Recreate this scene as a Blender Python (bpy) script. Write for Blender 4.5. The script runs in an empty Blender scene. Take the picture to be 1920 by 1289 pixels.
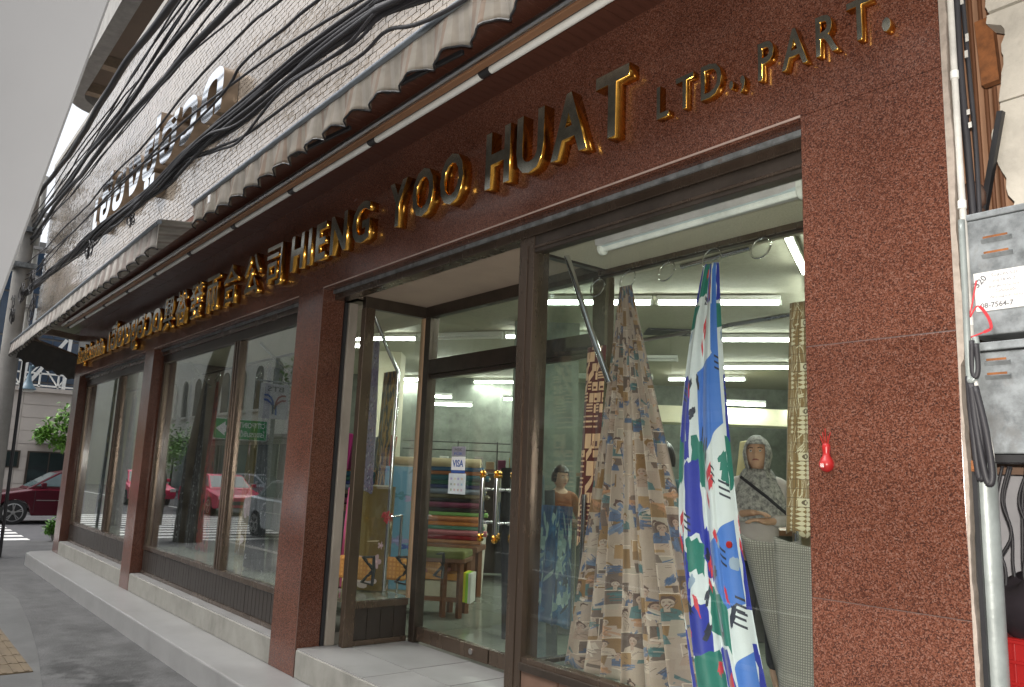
import bpy, bmesh, math, random
import numpy as np
from mathutils import Matrix, Vector
rnd = random.Random(7)
R = math.radians
sc = bpy.context.scene
COL = sc.collection

# ------------------------------------------------------------------ camera
cam_d = bpy.data.cameras.new('camera')
cam = bpy.data.objects.new('camera', cam_d)
COL.objects.link(cam)
cam_d.sensor_width = 36
cam_d.lens = 28.02
cam_d.clip_start = 0.05
cam_d.clip_end = 600
rx = Vector((0.62727919, 0.77786196, 0.03809968))
uy = Vector((0.10593858, -0.13369258, 0.98534426))
fz = Vector((-0.77155546, 0.61404973, 0.16626817))
m3 = Matrix((rx, uy, -fz)).transposed()
cam.matrix_world = Matrix.Translation((0, -2.4, 1.5285)) @ m3.to_4x4()
sc.camera = cam

# ------------------------------------------------------------------ daylight, sun, flash of the camera
w = bpy.data.worlds.new('World')
sc.world = w
w.use_nodes = True
nt = w.node_tree
bg = nt.nodes['Background']
sky = nt.nodes.new('ShaderNodeTexSky')
sky.sky_type = 'NISHITA'
sky.sun_disc = False
sky.sun_elevation = R(55)
sky.sun_rotation = R(200)
sky.dust_density = 5.0
sky.air_density = 1.0
sky.ozone_density = 1.0
hs = nt.nodes.new('ShaderNodeHueSaturation')            # overcast: the same sky with its blue washed out
hs.inputs['Saturation'].default_value = 0.22
hs.inputs['Value'].default_value = 1.75
nt.links.new(sky.outputs[0], hs.inputs['Color'])
nt.links.new(hs.outputs[0], bg.inputs[0])
bg.inputs[1].default_value = 0.15
sd = bpy.data.lights.new('sun', 'SUN')
sd.energy = 1.1
sd.angle = R(25)
sd.color = (1, 0.97, 0.93)
so = bpy.data.objects.new('sun', sd)
COL.objects.link(so)
az = R(200)
sdir = Vector((math.sin(az) * math.cos(R(55)), math.cos(az) * math.cos(R(55)), math.sin(R(55))))
so.rotation_euler = sdir.to_track_quat('Z', 'Y').to_euler()
fd = bpy.data.lights.new('camera_flash', 'POINT')      # the photographer's flash, seen mirrored in chrome and gold
fd.energy = 345
fd.shadow_soft_size = 0.02
fd.color = (1.0, 0.93, 0.84)
fo = bpy.data.objects.new('camera_flash', fd)
COL.objects.link(fo)
fo.location = (0.02, -2.42, 1.62)
vs = sc.view_settings
vs.view_transform = 'Standard'
vs.look = 'None'
vs.gamma = 1
vs.use_curve_mapping = False
vs.exposure = 0.2
sc.cycles.max_bounces = 10
sc.cycles.transparent_max_bounces = 24
sc.cycles.sample_clamp_indirect = 6

# ------------------------------------------------------------------ material helpers
def nm(name):
    m = bpy.data.materials.new(name)
    m.use_nodes = True
    return m, m.node_tree, m.node_tree.nodes['Principled BSDF']

def ramp(t, stops):
    r = t.nodes.new('ShaderNodeValToRGB')
    e = r.color_ramp.elements
    while len(e) < len(stops):
        e.new(0.5)
    for i, (p, c) in enumerate(stops):
        e[i].position = p
        e[i].color = (c[0], c[1], c[2], 1)
    return r

def mat(name, col, rough=0.6, metal=0.0, var=0.25, scale=6.0, bump=0.0, bscale=60.0, spec=0.5, stretch=None, dark=None, rvar=0.15):
    m, t, b = nm(name)
    N, L = t.nodes, t.links
    tc = N.new('ShaderNodeTexCoord')
    mp = N.new('ShaderNodeMapping')
    L.new(tc.outputs['Object'], mp.inputs[0])
    if stretch:
        mp.inputs['Scale'].default_value = stretch
    n = N.new('ShaderNodeTexNoise')
    n.inputs['Scale'].default_value = scale
    n.inputs['Detail'].default_value = 8
    n.inputs['Roughness'].default_value = 0.65
    L.new(mp.outputs[0], n.inputs[0])
    d = dark or tuple(c * (1 - var) for c in col)
    hi = tuple(min(1, c * (1 + var * 0.6)) for c in col)
    r = ramp(t, [(0.3, d), (0.55, col), (0.75, hi)])
    L.new(n.outputs[0], r.inputs[0])
    L.new(r.outputs[0], b.inputs['Base Color'])
    b.inputs['Metallic'].default_value = metal
    b.inputs['Specular IOR Level'].default_value = spec
    mr = N.new('ShaderNodeMapRange')
    mr.inputs['To Min'].default_value = max(0.02, rough - rvar * rough)
    mr.inputs['To Max'].default_value = min(1, rough + rvar * rough)
    L.new(n.outputs[0], mr.inputs[0])
    L.new(mr.outputs[0], b.inputs['Roughness'])
    if bump:
        n2 = N.new('ShaderNodeTexNoise')
        n2.inputs['Scale'].default_value = bscale
        n2.inputs['Detail'].default_value = 4
        L.new(mp.outputs[0], n2.inputs[0])
        bp = N.new('ShaderNodeBump')
        bp.inputs['Strength'].default_value = bump
        bp.inputs['Distance'].default_value = 0.01
        L.new(n2.outputs[0], bp.inputs['Height'])
        L.new(bp.outputs[0], b.inputs['Normal'])
    return m

def granite(name, tone=1.0, rough=0.1):
    m, t, b = nm(name)
    N, L = t.nodes, t.links
    tc = N.new('ShaderNodeTexCoord')
    v = N.new('ShaderNodeTexVoronoi')
    v.inputs['Scale'].default_value = 290
    L.new(tc.outputs['Object'], v.inputs['Vector'])
    n = N.new('ShaderNodeTexNoise')
    n.inputs['Scale'].default_value = 150
    n.inputs['Detail'].default_value = 6
    n.inputs['Roughness'].default_value = 0.7
    L.new(tc.outputs['Object'], n.inputs['Vector'])
    sep = N.new('ShaderNodeSeparateColor')
    L.new(v.outputs['Color'], sep.inputs[0])
    mx = N.new('ShaderNodeMix')
    mx.inputs[0].default_value = 0.55
    L.new(sep.outputs[0], mx.inputs[2])
    L.new(n.outputs[0], mx.inputs[3])
    k = tone
    r = ramp(t, [(0.22, (0.04 * k, 0.032 * k, 0.03 * k)), (0.36, (0.12 * k, 0.042 * k, 0.028 * k)), (0.5, (0.215 * k, 0.082 * k, 0.050 * k)),
                 (0.62, (0.29 * k, 0.115 * k, 0.072 * k)), (0.76, (0.36 * k, 0.21 * k, 0.165 * k))])
    L.new(mx.outputs[0], r.inputs[0])
    n3 = N.new('ShaderNodeTexNoise')
    n3.inputs['Scale'].default_value = 2.2
    n3.inputs['Detail'].default_value = 5
    L.new(tc.outputs['Object'], n3.inputs['Vector'])
    r3 = ramp(t, [(0.3, (0.8, 0.78, 0.78)), (0.7, (1.12, 1.1, 1.08))])
    L.new(n3.outputs[0], r3.inputs[0])
    mm = N.new('ShaderNodeMix')
    mm.data_type = 'RGBA'
    mm.blend_type = 'MULTIPLY'
    mm.inputs[0].default_value = 1
    L.new(r.outputs[0], mm.inputs[6])
    L.new(r3.outputs[0], mm.inputs[7])
    oi = N.new('ShaderNodeObjectInfo')
    m5 = N.new('ShaderNodeMapRange')
    m5.inputs['To Min'].default_value = 0.92
    m5.inputs['To Max'].default_value = 1.12
    L.new(oi.outputs['Random'], m5.inputs[0])
    m6 = N.new('ShaderNodeVectorMath')
    m6.operation = 'SCALE'
    L.new(mm.outputs[2], m6.inputs[0])
    L.new(m5.outputs[0], m6.inputs['Scale'])
    L.new(m6.outputs[0], b.inputs['Base Color'])
    b.inputs['Specular IOR Level'].default_value = 0.35
    mr = N.new('ShaderNodeMapRange')
    mr.inputs['To Min'].default_value = rough * 0.3
    mr.inputs['To Max'].default_value = rough * 3.6
    L.new(n3.outputs[0], mr.inputs[0])
    L.new(mr.outputs[0], b.inputs['Roughness'])
    bp = N.new('ShaderNodeBump')
    bp.inputs['Strength'].default_value = 0.04
    bp.inputs['Distance'].default_value = 0.004
    L.new(n.outputs[0], bp.inputs['Height'])
    L.new(bp.outputs[0], b.inputs['Normal'])
    return m

def glass(name, tint=(0.96, 0.985, 0.97), refl=1.0):
    m, t, b = nm(name)
    N, L = t.nodes, t.links
    N.remove(b)
    out = [n for n in N if n.type == 'OUTPUT_MATERIAL'][0]
    lw = N.new('ShaderNodeLayerWeight')
    lw.inputs['Blend'].default_value = 0.5
    p = N.new('ShaderNodeMath')
    p.operation = 'POWER'
    p.inputs[1].default_value = 4.6
    L.new(lw.outputs['Facing'], p.inputs[0])
    ma = N.new('ShaderNodeMath')
    ma.operation = 'MULTIPLY_ADD'
    ma.inputs[1].default_value = 0.95 * refl
    ma.inputs[2].default_value = 0.04 * refl
    ma.use_clamp = True
    L.new(p.outputs[0], ma.inputs[0])
    tr = N.new('ShaderNodeBsdfTransparent')
    tr.inputs[0].default_value = (*tint, 1)
    gl = N.new('ShaderNodeBsdfGlossy')
    gl.inputs['Roughness'].default_value = 0.0
    gl.inputs['Color'].default_value = (0.95, 0.97, 0.97, 1)
    tc = N.new('ShaderNodeTexCoord')
    n = N.new('ShaderNodeTexNoise')
    n.inputs['Scale'].default_value = 1.3
    L.new(tc.outputs['Object'], n.inputs[0])
    bp = N.new('ShaderNodeBump')
    bp.inputs['Strength'].default_value = 0.02
    bp.inputs['Distance'].default_value = 0.02
    L.new(n.outputs[0], bp.inputs['Height'])
    L.new(bp.outputs[0], gl.inputs['Normal'])
    mix = N.new('ShaderNodeMixShader')
    L.new(ma.outputs[0], mix.inputs[0])
    L.new(tr.outputs[0], mix.inputs[1])
    L.new(gl.outputs[0], mix.inputs[2])
    # a little dust on the pane
    df = N.new('ShaderNodeBsdfDiffuse')
    df.inputs[0].default_value = (0.5, 0.52, 0.5, 1)
    n4 = N.new('ShaderNodeTexNoise')
    n4.inputs['Scale'].default_value = 5
    n4.inputs['Detail'].default_value = 10
    L.new(tc.outputs['Object'], n4.inputs[0])
    r = ramp(t, [(0.45, (0, 0, 0)), (0.85, (0.025, 0.025, 0.025))])
    L.new(n4.outputs[0], r.inputs[0])
    m2 = N.new('ShaderNodeMixShader')
    L.new(r.outputs[0], m2.inputs[0])
    L.new(mix.outputs[0], m2.inputs[1])
    L.new(df.outputs[0], m2.inputs[2])
    L.new(m2.outputs[0], out.inputs[0])
    return m

def emis(name, col, s):
    m, t, b = nm(name)
    b.inputs['Base Color'].default_value = (*[min(1, c) for c in col], 1)
    b.inputs['Emission Color'].default_value = (*col, 1)
    b.inputs['Emission Strength'].default_value = s
    return m

def printed(name, arr, rough=0.85, sheen=0.2, weave=True):
    h, wd, _ = arr.shape
    im = bpy.data.images.new(name, wd, h, is_data=True)
    a = np.ones((h, wd, 4), np.float32)
    a[..., :3] = arr
    im.pixels.foreach_set(a.ravel())
    im.update()
    im.pack()
    m, t, b = nm(name)
    N, L = t.nodes, t.links
    tx = N.new('ShaderNodeTexImage')
    tx.image = im
    tx.extension = 'REPEAT'
    uv = N.new('ShaderNodeUVMap')
    L.new(uv.outputs[0], tx.inputs[0])
    L.new(tx.outputs[0], b.inputs['Base Color'])
    b.inputs['Roughness'].default_value = rough
    b.inputs['Sheen Weight'].default_value = sheen
    if weave:
        tc = N.new('ShaderNodeTexCoord')
        n2 = N.new('ShaderNodeTexNoise')
        n2.inputs['Scale'].default_value = 25
        L.new(tc.outputs['Object'], n2.inputs[0])
        bp = N.new('ShaderNodeBump')
        bp.inputs['Strength'].default_value = 0.25
        bp.inputs['Distance'].default_value = 0.01
        L.new(n2.outputs[0], bp.inputs['Height'])
        L.new(bp.outputs[0], b.inputs['Normal'])
    return m

def stripes(name, cols, period, axis=0, rough=0.9, dirt=0.35):
    """woven stripes across one object axis"""
    m, t, b = nm(name)
    N, L = t.nodes, t.links
    tc = N.new('ShaderNodeTexCoord')
    sp = N.new('ShaderNodeSeparateXYZ')
    L.new(tc.outputs['Object'], sp.inputs[0])
    d = N.new('ShaderNodeMath')
    d.operation = 'DIVIDE'
    d.inputs[1].default_value = period
    L.new(sp.outputs[axis], d.inputs[0])
    f = N.new('ShaderNodeMath')
    f.operation = 'FRACT'
    L.new(d.outputs[0], f.inputs[0])
    k = len(cols)
    r = ramp(t, [(i / k, c) for i, c in enumerate(cols)])
    r.color_ramp.interpolation = 'CONSTANT'
    L.new(f.outputs[0], r.inputs[0])
    n = N.new('ShaderNodeTexNoise')
    n.inputs['Scale'].default_value = 7
    n.inputs['Detail'].default_value = 8
    L.new(tc.outputs['Object'], n.inputs[0])
    r2 = ramp(t, [(0.35, (1 - dirt,) * 3), (0.65, (1, 1, 1))])
    L.new(n.outputs[0], r2.inputs[0])
    mm = N.new('ShaderNodeMix')
    mm.data_type = 'RGBA'
    mm.blend_type = 'MULTIPLY'
    mm.inputs[0].default_value = 1
    L.new(r.outputs[0], mm.inputs[6])
    L.new(r2.outputs[0], mm.inputs[7])
    L.new(mm.outputs[2], b.inputs['Base Color'])
    b.inputs['Roughness'].default_value = rough
    return m

def grime(m, col, sc_=5.0, lo=0.52, hi=0.62, amt=0.85):
    t = m.node_tree
    b = t.nodes['Principled BSDF']
    src = b.inputs['Base Color'].links[0].from_socket
    tc = t.nodes.new('ShaderNodeTexCoord')
    mp = t.nodes.new('ShaderNodeMapping')
    mp.inputs['Scale'].default_value = (1, 1, 0.45)
    t.links.new(tc.outputs['Object'], mp.inputs[0])
    n = t.nodes.new('ShaderNodeTexNoise')
    n.inputs['Scale'].default_value = sc_
    n.inputs['Detail'].default_value = 12
    n.inputs['Roughness'].default_value = 0.75
    t.links.new(mp.outputs[0], n.inputs[0])
    r = ramp(t, [(lo, (0, 0, 0)), (hi, (amt, amt, amt))])
    t.links.new(n.outputs[0], r.inputs[0])
    mx = t.nodes.new('ShaderNodeMix')
    mx.data_type = 'RGBA'
    t.links.new(r.outputs[0], mx.inputs[0])
    t.links.new(src, mx.inputs[6])
    mx.inputs[7].default_value = (*col, 1)
    t.links.new(mx.outputs[2], b.inputs['Base Color'])
M = {}
M['grout'] = mat('pale pillar grout', (0.12, 0.07, 0.055), 0.7)
M['pale_grout'] = mat('pale seal line', (0.36, 0.27, 0.23), 0.7)
M['granite'] = granite('red granite', 0.49)
M['terrazzo'] = mat('terrazzo step', (0.25, 0.25, 0.247), 0.3, var=0.2, scale=3, bump=0.03, bscale=120)
M['terrazzo_rough'] = mat('terrazzo riser', (0.24, 0.235, 0.21), 0.7, var=0.25, scale=5, bump=0.1, bscale=90)
M['asphalt'] = mat('road asphalt', (0.075, 0.075, 0.08), 0.85, var=0.3, scale=2, bump=0.3, bscale=90)
M['walk'] = mat('pavement concrete', (0.085, 0.085, 0.085), 0.7, var=0.45, scale=2.6, bump=0.5, bscale=55)
M['walk2'] = mat('older pavement concrete', (0.095, 0.096, 0.094), 0.6, var=0.3, scale=2.5, bump=0.2, bscale=40)
grime(M['walk'], (0.03, 0.03, 0.029), 3.2, 0.46, 0.70, 0.55)
grime(M['walk'], (0.16, 0.16, 0.155), 40.0, 0.62, 0.66, 0.5)
grime(M['walk2'], (0.06, 0.06, 0.058), 3.0, 0.5, 0.75, 0.8)
grime(M['terrazzo'], (0.13, 0.125, 0.11), 2.5, 0.55, 0.8, 0.6)
grime(M['terrazzo_rough'], (0.09, 0.085, 0.07), 4.0, 0.5, 0.75, 0.6)
def spots(m, pts):
    t = m.node_tree
    N, L = t.nodes, t.links
    b = N['Principled BSDF']
    tc = N.new('ShaderNodeTexCoord')
    n = N.new('ShaderNodeTexNoise')
    n.inputs['Scale'].default_value = 9
    n.inputs['Detail'].default_value = 8
    L.new(tc.outputs['Object'], n.inputs[0])
    for x, y, r_, k in pts:
        src = b.inputs['Base Color'].links[0].from_socket
        v = N.new('ShaderNodeVectorMath')
        v.operation = 'SUBTRACT'
        L.new(tc.outputs['Object'], v.inputs[0])
        v.inputs[1].default_value = (x, y, 0)
        v1 = N.new('ShaderNodeVectorMath')
        v1.operation = 'MULTIPLY'
        L.new(v.outputs[0], v1.inputs[0])
        v1.inputs[1].default_value = (1 / r_, 2.4 / r_, 0)
        l = N.new('ShaderNodeVectorMath')
        l.operation = 'LENGTH'
        L.new(v1.outputs[0], l.inputs[0])
        a = N.new('ShaderNodeMath')
        a.operation = 'MULTIPLY_ADD'
        L.new(n.outputs[0], a.inputs[0])
        a.inputs[1].default_value = 2.6
        L.new(l.outputs['Value'], a.inputs[2])
        r = ramp(t, [(0.55, (k,) * 3), (1.0, (0, 0, 0))])
        mr = N.new('ShaderNodeMapRange')
        mr.inputs['From Min'].default_value = 0.6
        mr.inputs['From Max'].default_value = 2.6
        L.new(a.outputs[0], mr.inputs[0])
        L.new(mr.outputs[0], r.inputs[0])
        mx = N.new('ShaderNodeMix')
        mx.data_type = 'RGBA'
        L.new(r.outputs[0], mx.inputs[0])
        L.new(src, mx.inputs[6])
        mx.inputs[7].default_value = (0.018, 0.018, 0.018, 1)
        L.new(mx.outputs[2], b.inputs['Base Color'])
SP = [(-6.16, -0.86, 0.42, 0.95), (-6.9, -1.0, 0.3, 0.8), (-6.75, -0.72, 0.5, 0.5), (-6.0, -1.0, 0.22, 0.8), (-7.6, -0.85, 0.3, 0.4), (-8.4, -0.6, 0.4, 0.4)]
spots(M['walk'], SP)
spots(M['walk2'], SP)
M['tactile'] = mat('yellow paver', (0.12, 0.09, 0.055), 0.8, var=0.35, scale=9, bump=0.2)
M['kerb'] = mat('kerb stone', (0.3, 0.29, 0.27), 0.8, var=0.3, bump=0.2)
M['paint'] = mat('road paint', (0.72, 0.72, 0.7), 0.7, var=0.25, scale=8)
M['bronze'] = mat('bronze anodised frame', (0.14, 0.105, 0.08), 0.27, 0.75, var=0.25, scale=5, stretch=(1, 1, 0.2))
M['bronze_dark'] = mat('dark bronze frame', (0.085, 0.068, 0.055), 0.35, 0.7, var=0.3)
M['bronze_panel'] = mat('brown ribbed panel', (0.05, 0.042, 0.036), 0.35, 0.4, var=0.3, scale=3, stretch=(1, 1, 0.3))
M['tan'] = mat('tan wood post', (0.42, 0.28, 0.17), 0.5, var=0.2, scale=8, stretch=(3, 3, 0.3))
M['chrome'] = mat('chrome', (0.75, 0.76, 0.78), 0.08, 1.0, var=0.05)
M['steel'] = mat('brushed steel', (0.5, 0.5, 0.5), 0.28, 1.0, var=0.2, stretch=(0.2, 1, 1))
M['gold'] = mat('polished gold', (0.80, 0.42, 0.08), 0.2, 1.0, var=0.12, scale=20)
M['grey_mirror_face'] = mat('gold face with grey reflection colour', (0.44, 0.43, 0.36), 0.24, 0.9, var=0.35, scale=14)  # letter fronts: grey of the mirrored surroundings put into the gold's colour
M['black'] = mat('black rubber', (0.02, 0.02, 0.022), 0.45, var=0.3)
M['cable'] = mat('black cable', (0.025, 0.024, 0.028), 0.55, var=0.3)
M['white'] = mat('white enamel', (0.72, 0.73, 0.7), 0.4, var=0.1)
M['offwhite'] = mat('aged white paint', (0.55, 0.54, 0.5), 0.6, var=0.3, scale=10, bump=0.1)
M['soffit'] = mat('varnished soffit plank', (0.085, 0.033, 0.022), 0.3, var=0.35, scale=8, stretch=(6, 1, 1))
M['soffit_back'] = mat('soffit backing', (0.17, 0.075, 0.045), 0.6)
M['lightstone'] = mat('grey stone strip', (0.30, 0.265, 0.22), 0.65, var=0.3, scale=5, bump=0.15, stretch=(1, 1, 0.4))
M['glass'] = glass('shop glass')
M['glass_far'] = glass('far bay glass', tint=(0.93, 0.95, 0.93), refl=1.3)
M['glass_side'] = glass('bay glass', refl=1.5)
M['ceiling_board'] = mat('speckled ceiling board', (0.52, 0.48, 0.38), 0.9, var=0.25, scale=120, bump=0.2, bscale=200)
M['recess_ceiling'] = mat('beige entrance ceiling', (0.40, 0.31, 0.24), 0.85, var=0.12, scale=3)
M['room_ceiling'] = mat('embossed room ceiling', (0.34, 0.325, 0.25), 0.75, var=0.15, scale=30, bump=0.25, bscale=35)
M['room_wall'] = mat('green grey wallpaper', (0.155, 0.17, 0.145), 0.8, var=0.4, scale=5)
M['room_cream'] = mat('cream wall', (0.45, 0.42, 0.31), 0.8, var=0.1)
M['room_floor'] = mat('polished floor', (0.26, 0.285, 0.24), 0.12, var=0.12, scale=4)
M['beam'] = mat('cream bulkhead', (0.66, 0.62, 0.46), 0.8, var=0.08)
M['tube_lit'] = emis('lit fluorescent tube', (0.95, 1.0, 0.90), 26)
M['wood_dark'] = mat('dark wood', (0.16, 0.07, 0.035), 0.45, var=0.3, stretch=(1, 1, 0.3))
M['grey_sheet'] = mat('light grey painted sheet', (0.235, 0.24, 0.25), 0.6, var=0.05, scale=2)
M['zinc'] = mat('galvanised steel', (0.23, 0.25, 0.26), 0.55, 0.3, var=0.6, scale=16, bump=0.08)
grime(M['zinc'], (0.13, 0.06, 0.025), 9.0, 0.60, 0.72)
grime(M['zinc'], (0.30, 0.31, 0.31), 14.0, 0.56, 0.66, 0.5)
grime(M['zinc'], (0.07, 0.065, 0.06), 7.0, 0.54, 0.70, 0.7)
M['zinc_pipe'] = mat('painted grey pipe', (0.27, 0.30, 0.29), 0.4, 0.2, var=0.2, scale=12, bump=0.1)
M['rust'] = mat('rust', (0.24, 0.09, 0.03), 0.9, var=0.5, scale=30)
M['plaster'] = mat('old plaster', (0.46, 0.43, 0.37), 0.85, var=0.25, scale=6, bump=0.3)
M['ply'] = mat('brown corrugated sheet', (0.36, 0.2, 0.12), 0.7, var=0.35, scale=7, stretch=(3, 3, 0.3))
M['concrete'] = mat('weathered concrete', (0.30, 0.29, 0.27), 0.85, var=0.25, scale=2.5, bump=0.2)
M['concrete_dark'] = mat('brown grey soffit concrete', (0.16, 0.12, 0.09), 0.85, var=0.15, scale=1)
M['red_plastic'] = mat('red plastic', (0.36, 0.015, 0.015), 0.35, var=0.1)
M['red_paper'] = mat('red ribbon', (0.5, 0.03, 0.04), 0.5, var=0.15)
M['leaf'] = mat('green leaf', (0.09, 0.22, 0.03), 0.45, var=0.5, scale=2)
M['bark'] = mat('bark', (0.045, 0.036, 0.028), 0.9)
M['beige_wall'] = mat('beige stone cladding', (0.52, 0.47, 0.42), 0.8, var=0.1, scale=1, bump=0.1)
M['dark_win'] = mat('dark window', (0.02, 0.03, 0.03), 0.08, var=0.2)
M['blue_win'] = mat('blue glass facade', (0.035, 0.06, 0.10), 0.1, var=0.3, scale=0.5)
M['cream_wall'] = mat('white colonial wall', (0.66, 0.66, 0.6), 0.8, var=0.12, scale=0.7)
M['grey_wall'] = mat('grey facade', (0.17, 0.165, 0.16), 0.8, var=0.25, scale=0.6)
M['green_sign'] = mat('green sign face', (0.01, 0.30, 0.08), 0.4, var=0.05)
M['sign_white'] = mat('sign white', (0.8, 0.8, 0.8), 0.5, var=0.03)
M['sign_blue'] = mat('sign blue', (0.03, 0.09, 0.35), 0.5, var=0.05)
M['sign_red'] = mat('sign dark red', (0.30, 0.06, 0.08), 0.5, var=0.05)
M['ink'] = mat('grey print', (0.12, 0.12, 0.13), 0.8, var=0.1)
M['car_red'] = mat('maroon car paint', (0.075, 0.008, 0.016), 0.18, 0.2, var=0.08)
M['car_pink'] = mat('bright red taxi paint', (0.62, 0.02, 0.09), 0.22, 0.0, var=0.06)
M['car_silver'] = mat('pale silver car paint', (0.5, 0.54, 0.58), 0.25, 0.4, var=0.06)
M['car_glass'] = mat('car window', (0.10, 0.14, 0.15), 0.05, var=0.1)
M['rim'] = mat('alloy rim', (0.45, 0.45, 0.45), 0.3, 0.9)
M['rubber'] = mat('tyre rubber', (0.02, 0.02, 0.02), 0.8)
M['skin'] = mat('skin', (0.60, 0.36, 0.25), 0.5, var=0.08, scale=12)
M['hair'] = mat('black hair', (0.012, 0.01, 0.01), 0.4, var=0.4, scale=40, stretch=(4, 4, 0.6))
M['lip'] = mat('lips', (0.35, 0.10, 0.09), 0.5)
M['eye_white'] = mat('eye white', (0.7, 0.68, 0.65), 0.3)
M['lamp_blue'] = mat('blue grey lamp shade', (0.10, 0.17, 0.22), 0.45, var=0.1)

# ------------------------------------------------------------------ mesh helpers
W = {}        # world location of each parent

class MB:
    def __init__(s):
        s.v, s.f, s.uv, s.mi = [], [], {}, []
    def add(s, vs_, fs, mi=0, uvs=None):
        o = len(s.v)
        s.v += [tuple(p) for p in vs_]
        for k, f in enumerate(fs):
            if uvs:
                s.uv[len(s.f)] = uvs[k]
            s.f.append(tuple(i + o for i in f))
            s.mi.append(mi)
        return s
    def box(s, x0, x1, y0, y1, z0, z1, mi=0):
        v = [(x, y, z) for x in (x0, x1) for y in (y0, y1) for z in (z0, z1)]
        return s.add(v, [(0, 1, 3, 2), (4, 6, 7, 5), (0, 4, 5, 1), (2, 3, 7, 6), (0, 2, 6, 4), (1, 5, 7, 3)], mi)
    def obox(s, c, ax, ay, azz, hx, hy, hz, mi=0):
        c, ax, ay, azz = Vector(c), Vector(ax).normalized(), Vector(ay).normalized(), Vector(azz).normalized()
        v = [c + ax * hx * i + ay * hy * j + azz * hz * k for i in (-1, 1) for j in (-1, 1) for k in (-1, 1)]
        return s.add(v, [(0, 1, 3, 2), (4, 6, 7, 5), (0, 4, 5, 1), (2, 3, 7, 6), (0, 2, 6, 4), (1, 5, 7, 3)], mi)
    def bar(s, a, b, wd, ht, up=(0, 0, 1), mi=0):
        a, b = Vector(a), Vector(b)
        d = (b - a).normalized()
        u = Vector(up)
        sd_ = d.cross(u).normalized()
        u = sd_.cross(d).normalized()
        return s.obox((a + b) / 2, d, sd_, u, (b - a).length / 2, wd / 2, ht / 2, mi)
    def tube(s, pts, r, n=10, cap=True, mi=0, rs=None):
        pts = [Vector(p) for p in pts]
        o = len(s.v)
        prev = None
        for i, p in enumerate(pts):
            d = (pts[min(i + 1, len(pts) - 1)] - pts[max(i - 1, 0)]).normalized()
            if prev is None:
                ref = Vector((0, 0, 1)) if abs(d.z) < 0.9 else Vector((1, 0, 0))
                u = d.cross(ref).normalized()
            else:
                u = (prev - d * prev.dot(d)).normalized()
            prev = u
            q = d.cross(u)
            rr = rs[i] if rs else r
            for k in range(n):
                a = 2 * math.pi * k / n
                s.v.append(tuple(p + (u * math.cos(a) + q * math.sin(a)) * rr))
        for i in range(len(pts) - 1):
            for k in range(n):
                s.f.append((o + i * n + k, o + i * n + (k + 1) % n, o + (i + 1) * n + (k + 1) % n, o + (i + 1) * n + k))
                s.mi.append(mi)
        if cap:
            s.f.append(tuple(o + k for k in reversed(range(n))))
            s.mi.append(mi)
            s.f.append(tuple(o + (len(pts) - 1) * n + k for k in range(n)))
            s.mi.append(mi)
        return s
    def lathe(s, c, prof, n=20, axis=(0, 0, 1), mi=0):
        """prof: (radius, height) pairs along axis"""
        c = Vector(c)
        a = Vector(axis).normalized()
        u = a.orthogonal().normalized()
        q = a.cross(u)
        o = len(s.v)
        for r, h in prof:
            for k in range(n):
                t = 2 * math.pi * k / n
                s.v.append(tuple(c + a * h + (u * math.cos(t) + q * math.sin(t)) * r))
        for i in range(len(prof) - 1):
            for k in range(n):
                s.f.append((o + i * n + k, o + i * n + (k + 1) % n, o + (i + 1) * n + (k + 1) % n, o + (i + 1) * n + k))
                s.mi.append(mi)
        s.f.append(tuple(o + k for k in reversed(range(n))))
        s.f.append(tuple(o + (len(prof) - 1) * n + k for k in range(n)))
        s.mi += [mi, mi]
        return s
    def prism(s, poly, y0, y1, mi=0, plane='xz'):
        n = len(poly)
        def P(a, b, t):
            return {'xz': (a, t, b), 'xy': (a, b, t), 'yz': (t, a, b)}[plane]
        v = [P(a, b, y0) for a, b in poly] + [P(a, b, y1) for a, b in poly]
        f = [tuple(range(n)), tuple(reversed(range(n, 2 * n)))] + [(i, (i + 1) % n + 0, (i + 1) % n + n, i + n)[::-1] for i in range(n)]
        return s.add(v, f, mi)
    def grid(s, fn, nu, nv, uvf=None, mi=0):
        o = len(s.v)
        for j in range(nv + 1):
            for i in range(nu + 1):
                s.v.append(tuple(fn(i / nu, j / nv)))
        for j in range(nv):
            for i in range(nu):
                q = (j * (nu + 1) + i, j * (nu + 1) + i + 1, (j + 1) * (nu + 1) + i + 1, (j + 1) * (nu + 1) + i)
                if uvf:
                    s.uv[len(s.f)] = [uvf(i / nu, j / nv), uvf((i + 1) / nu, j / nv), uvf((i + 1) / nu, (j + 1) / nv), uvf(i / nu, (j + 1) / nv)]
                s.f.append(tuple(o + k for k in q))
                s.mi.append(mi)
        return s
    def mesh(s, name, mats, smooth=False):
        me = bpy.data.meshes.new(name)
        me.from_pydata(s.v, [], s.f)
        for m in (mats if isinstance(mats, (list, tuple)) else [mats]):
            me.materials.append(m if not isinstance(m, str) else M[m])
        me.polygons.foreach_set('material_index', s.mi)
        if s.uv:
            ul = me.uv_layers.new(name='UVMap')
            for p in me.polygons:
                if p.index in s.uv:
                    for li, uvc in zip(p.loop_indices, s.uv[p.index]):
                        ul.data[li].uv = uvc
        if smooth:
            me.polygons.foreach_set('use_smooth', [True] * len(me.polygons))
        me.update()
        bm = bmesh.new()
        bm.from_mesh(me)
        bmesh.ops.recalc_face_normals(bm, faces=bm.faces)
        bm.to_mesh(me)
        bm.free()
        if smooth and smooth != 'all':
            try:
                me.set_sharp_from_angle(angle=R(40))
            except Exception:
                pass
        return me
    def build(s, name, mats, parent=None, smooth=False, bevel=0.0, solid=0.0, **kw):
        return put(name, s.mesh(name, mats, smooth), parent, bevel, solid, **kw)

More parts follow.
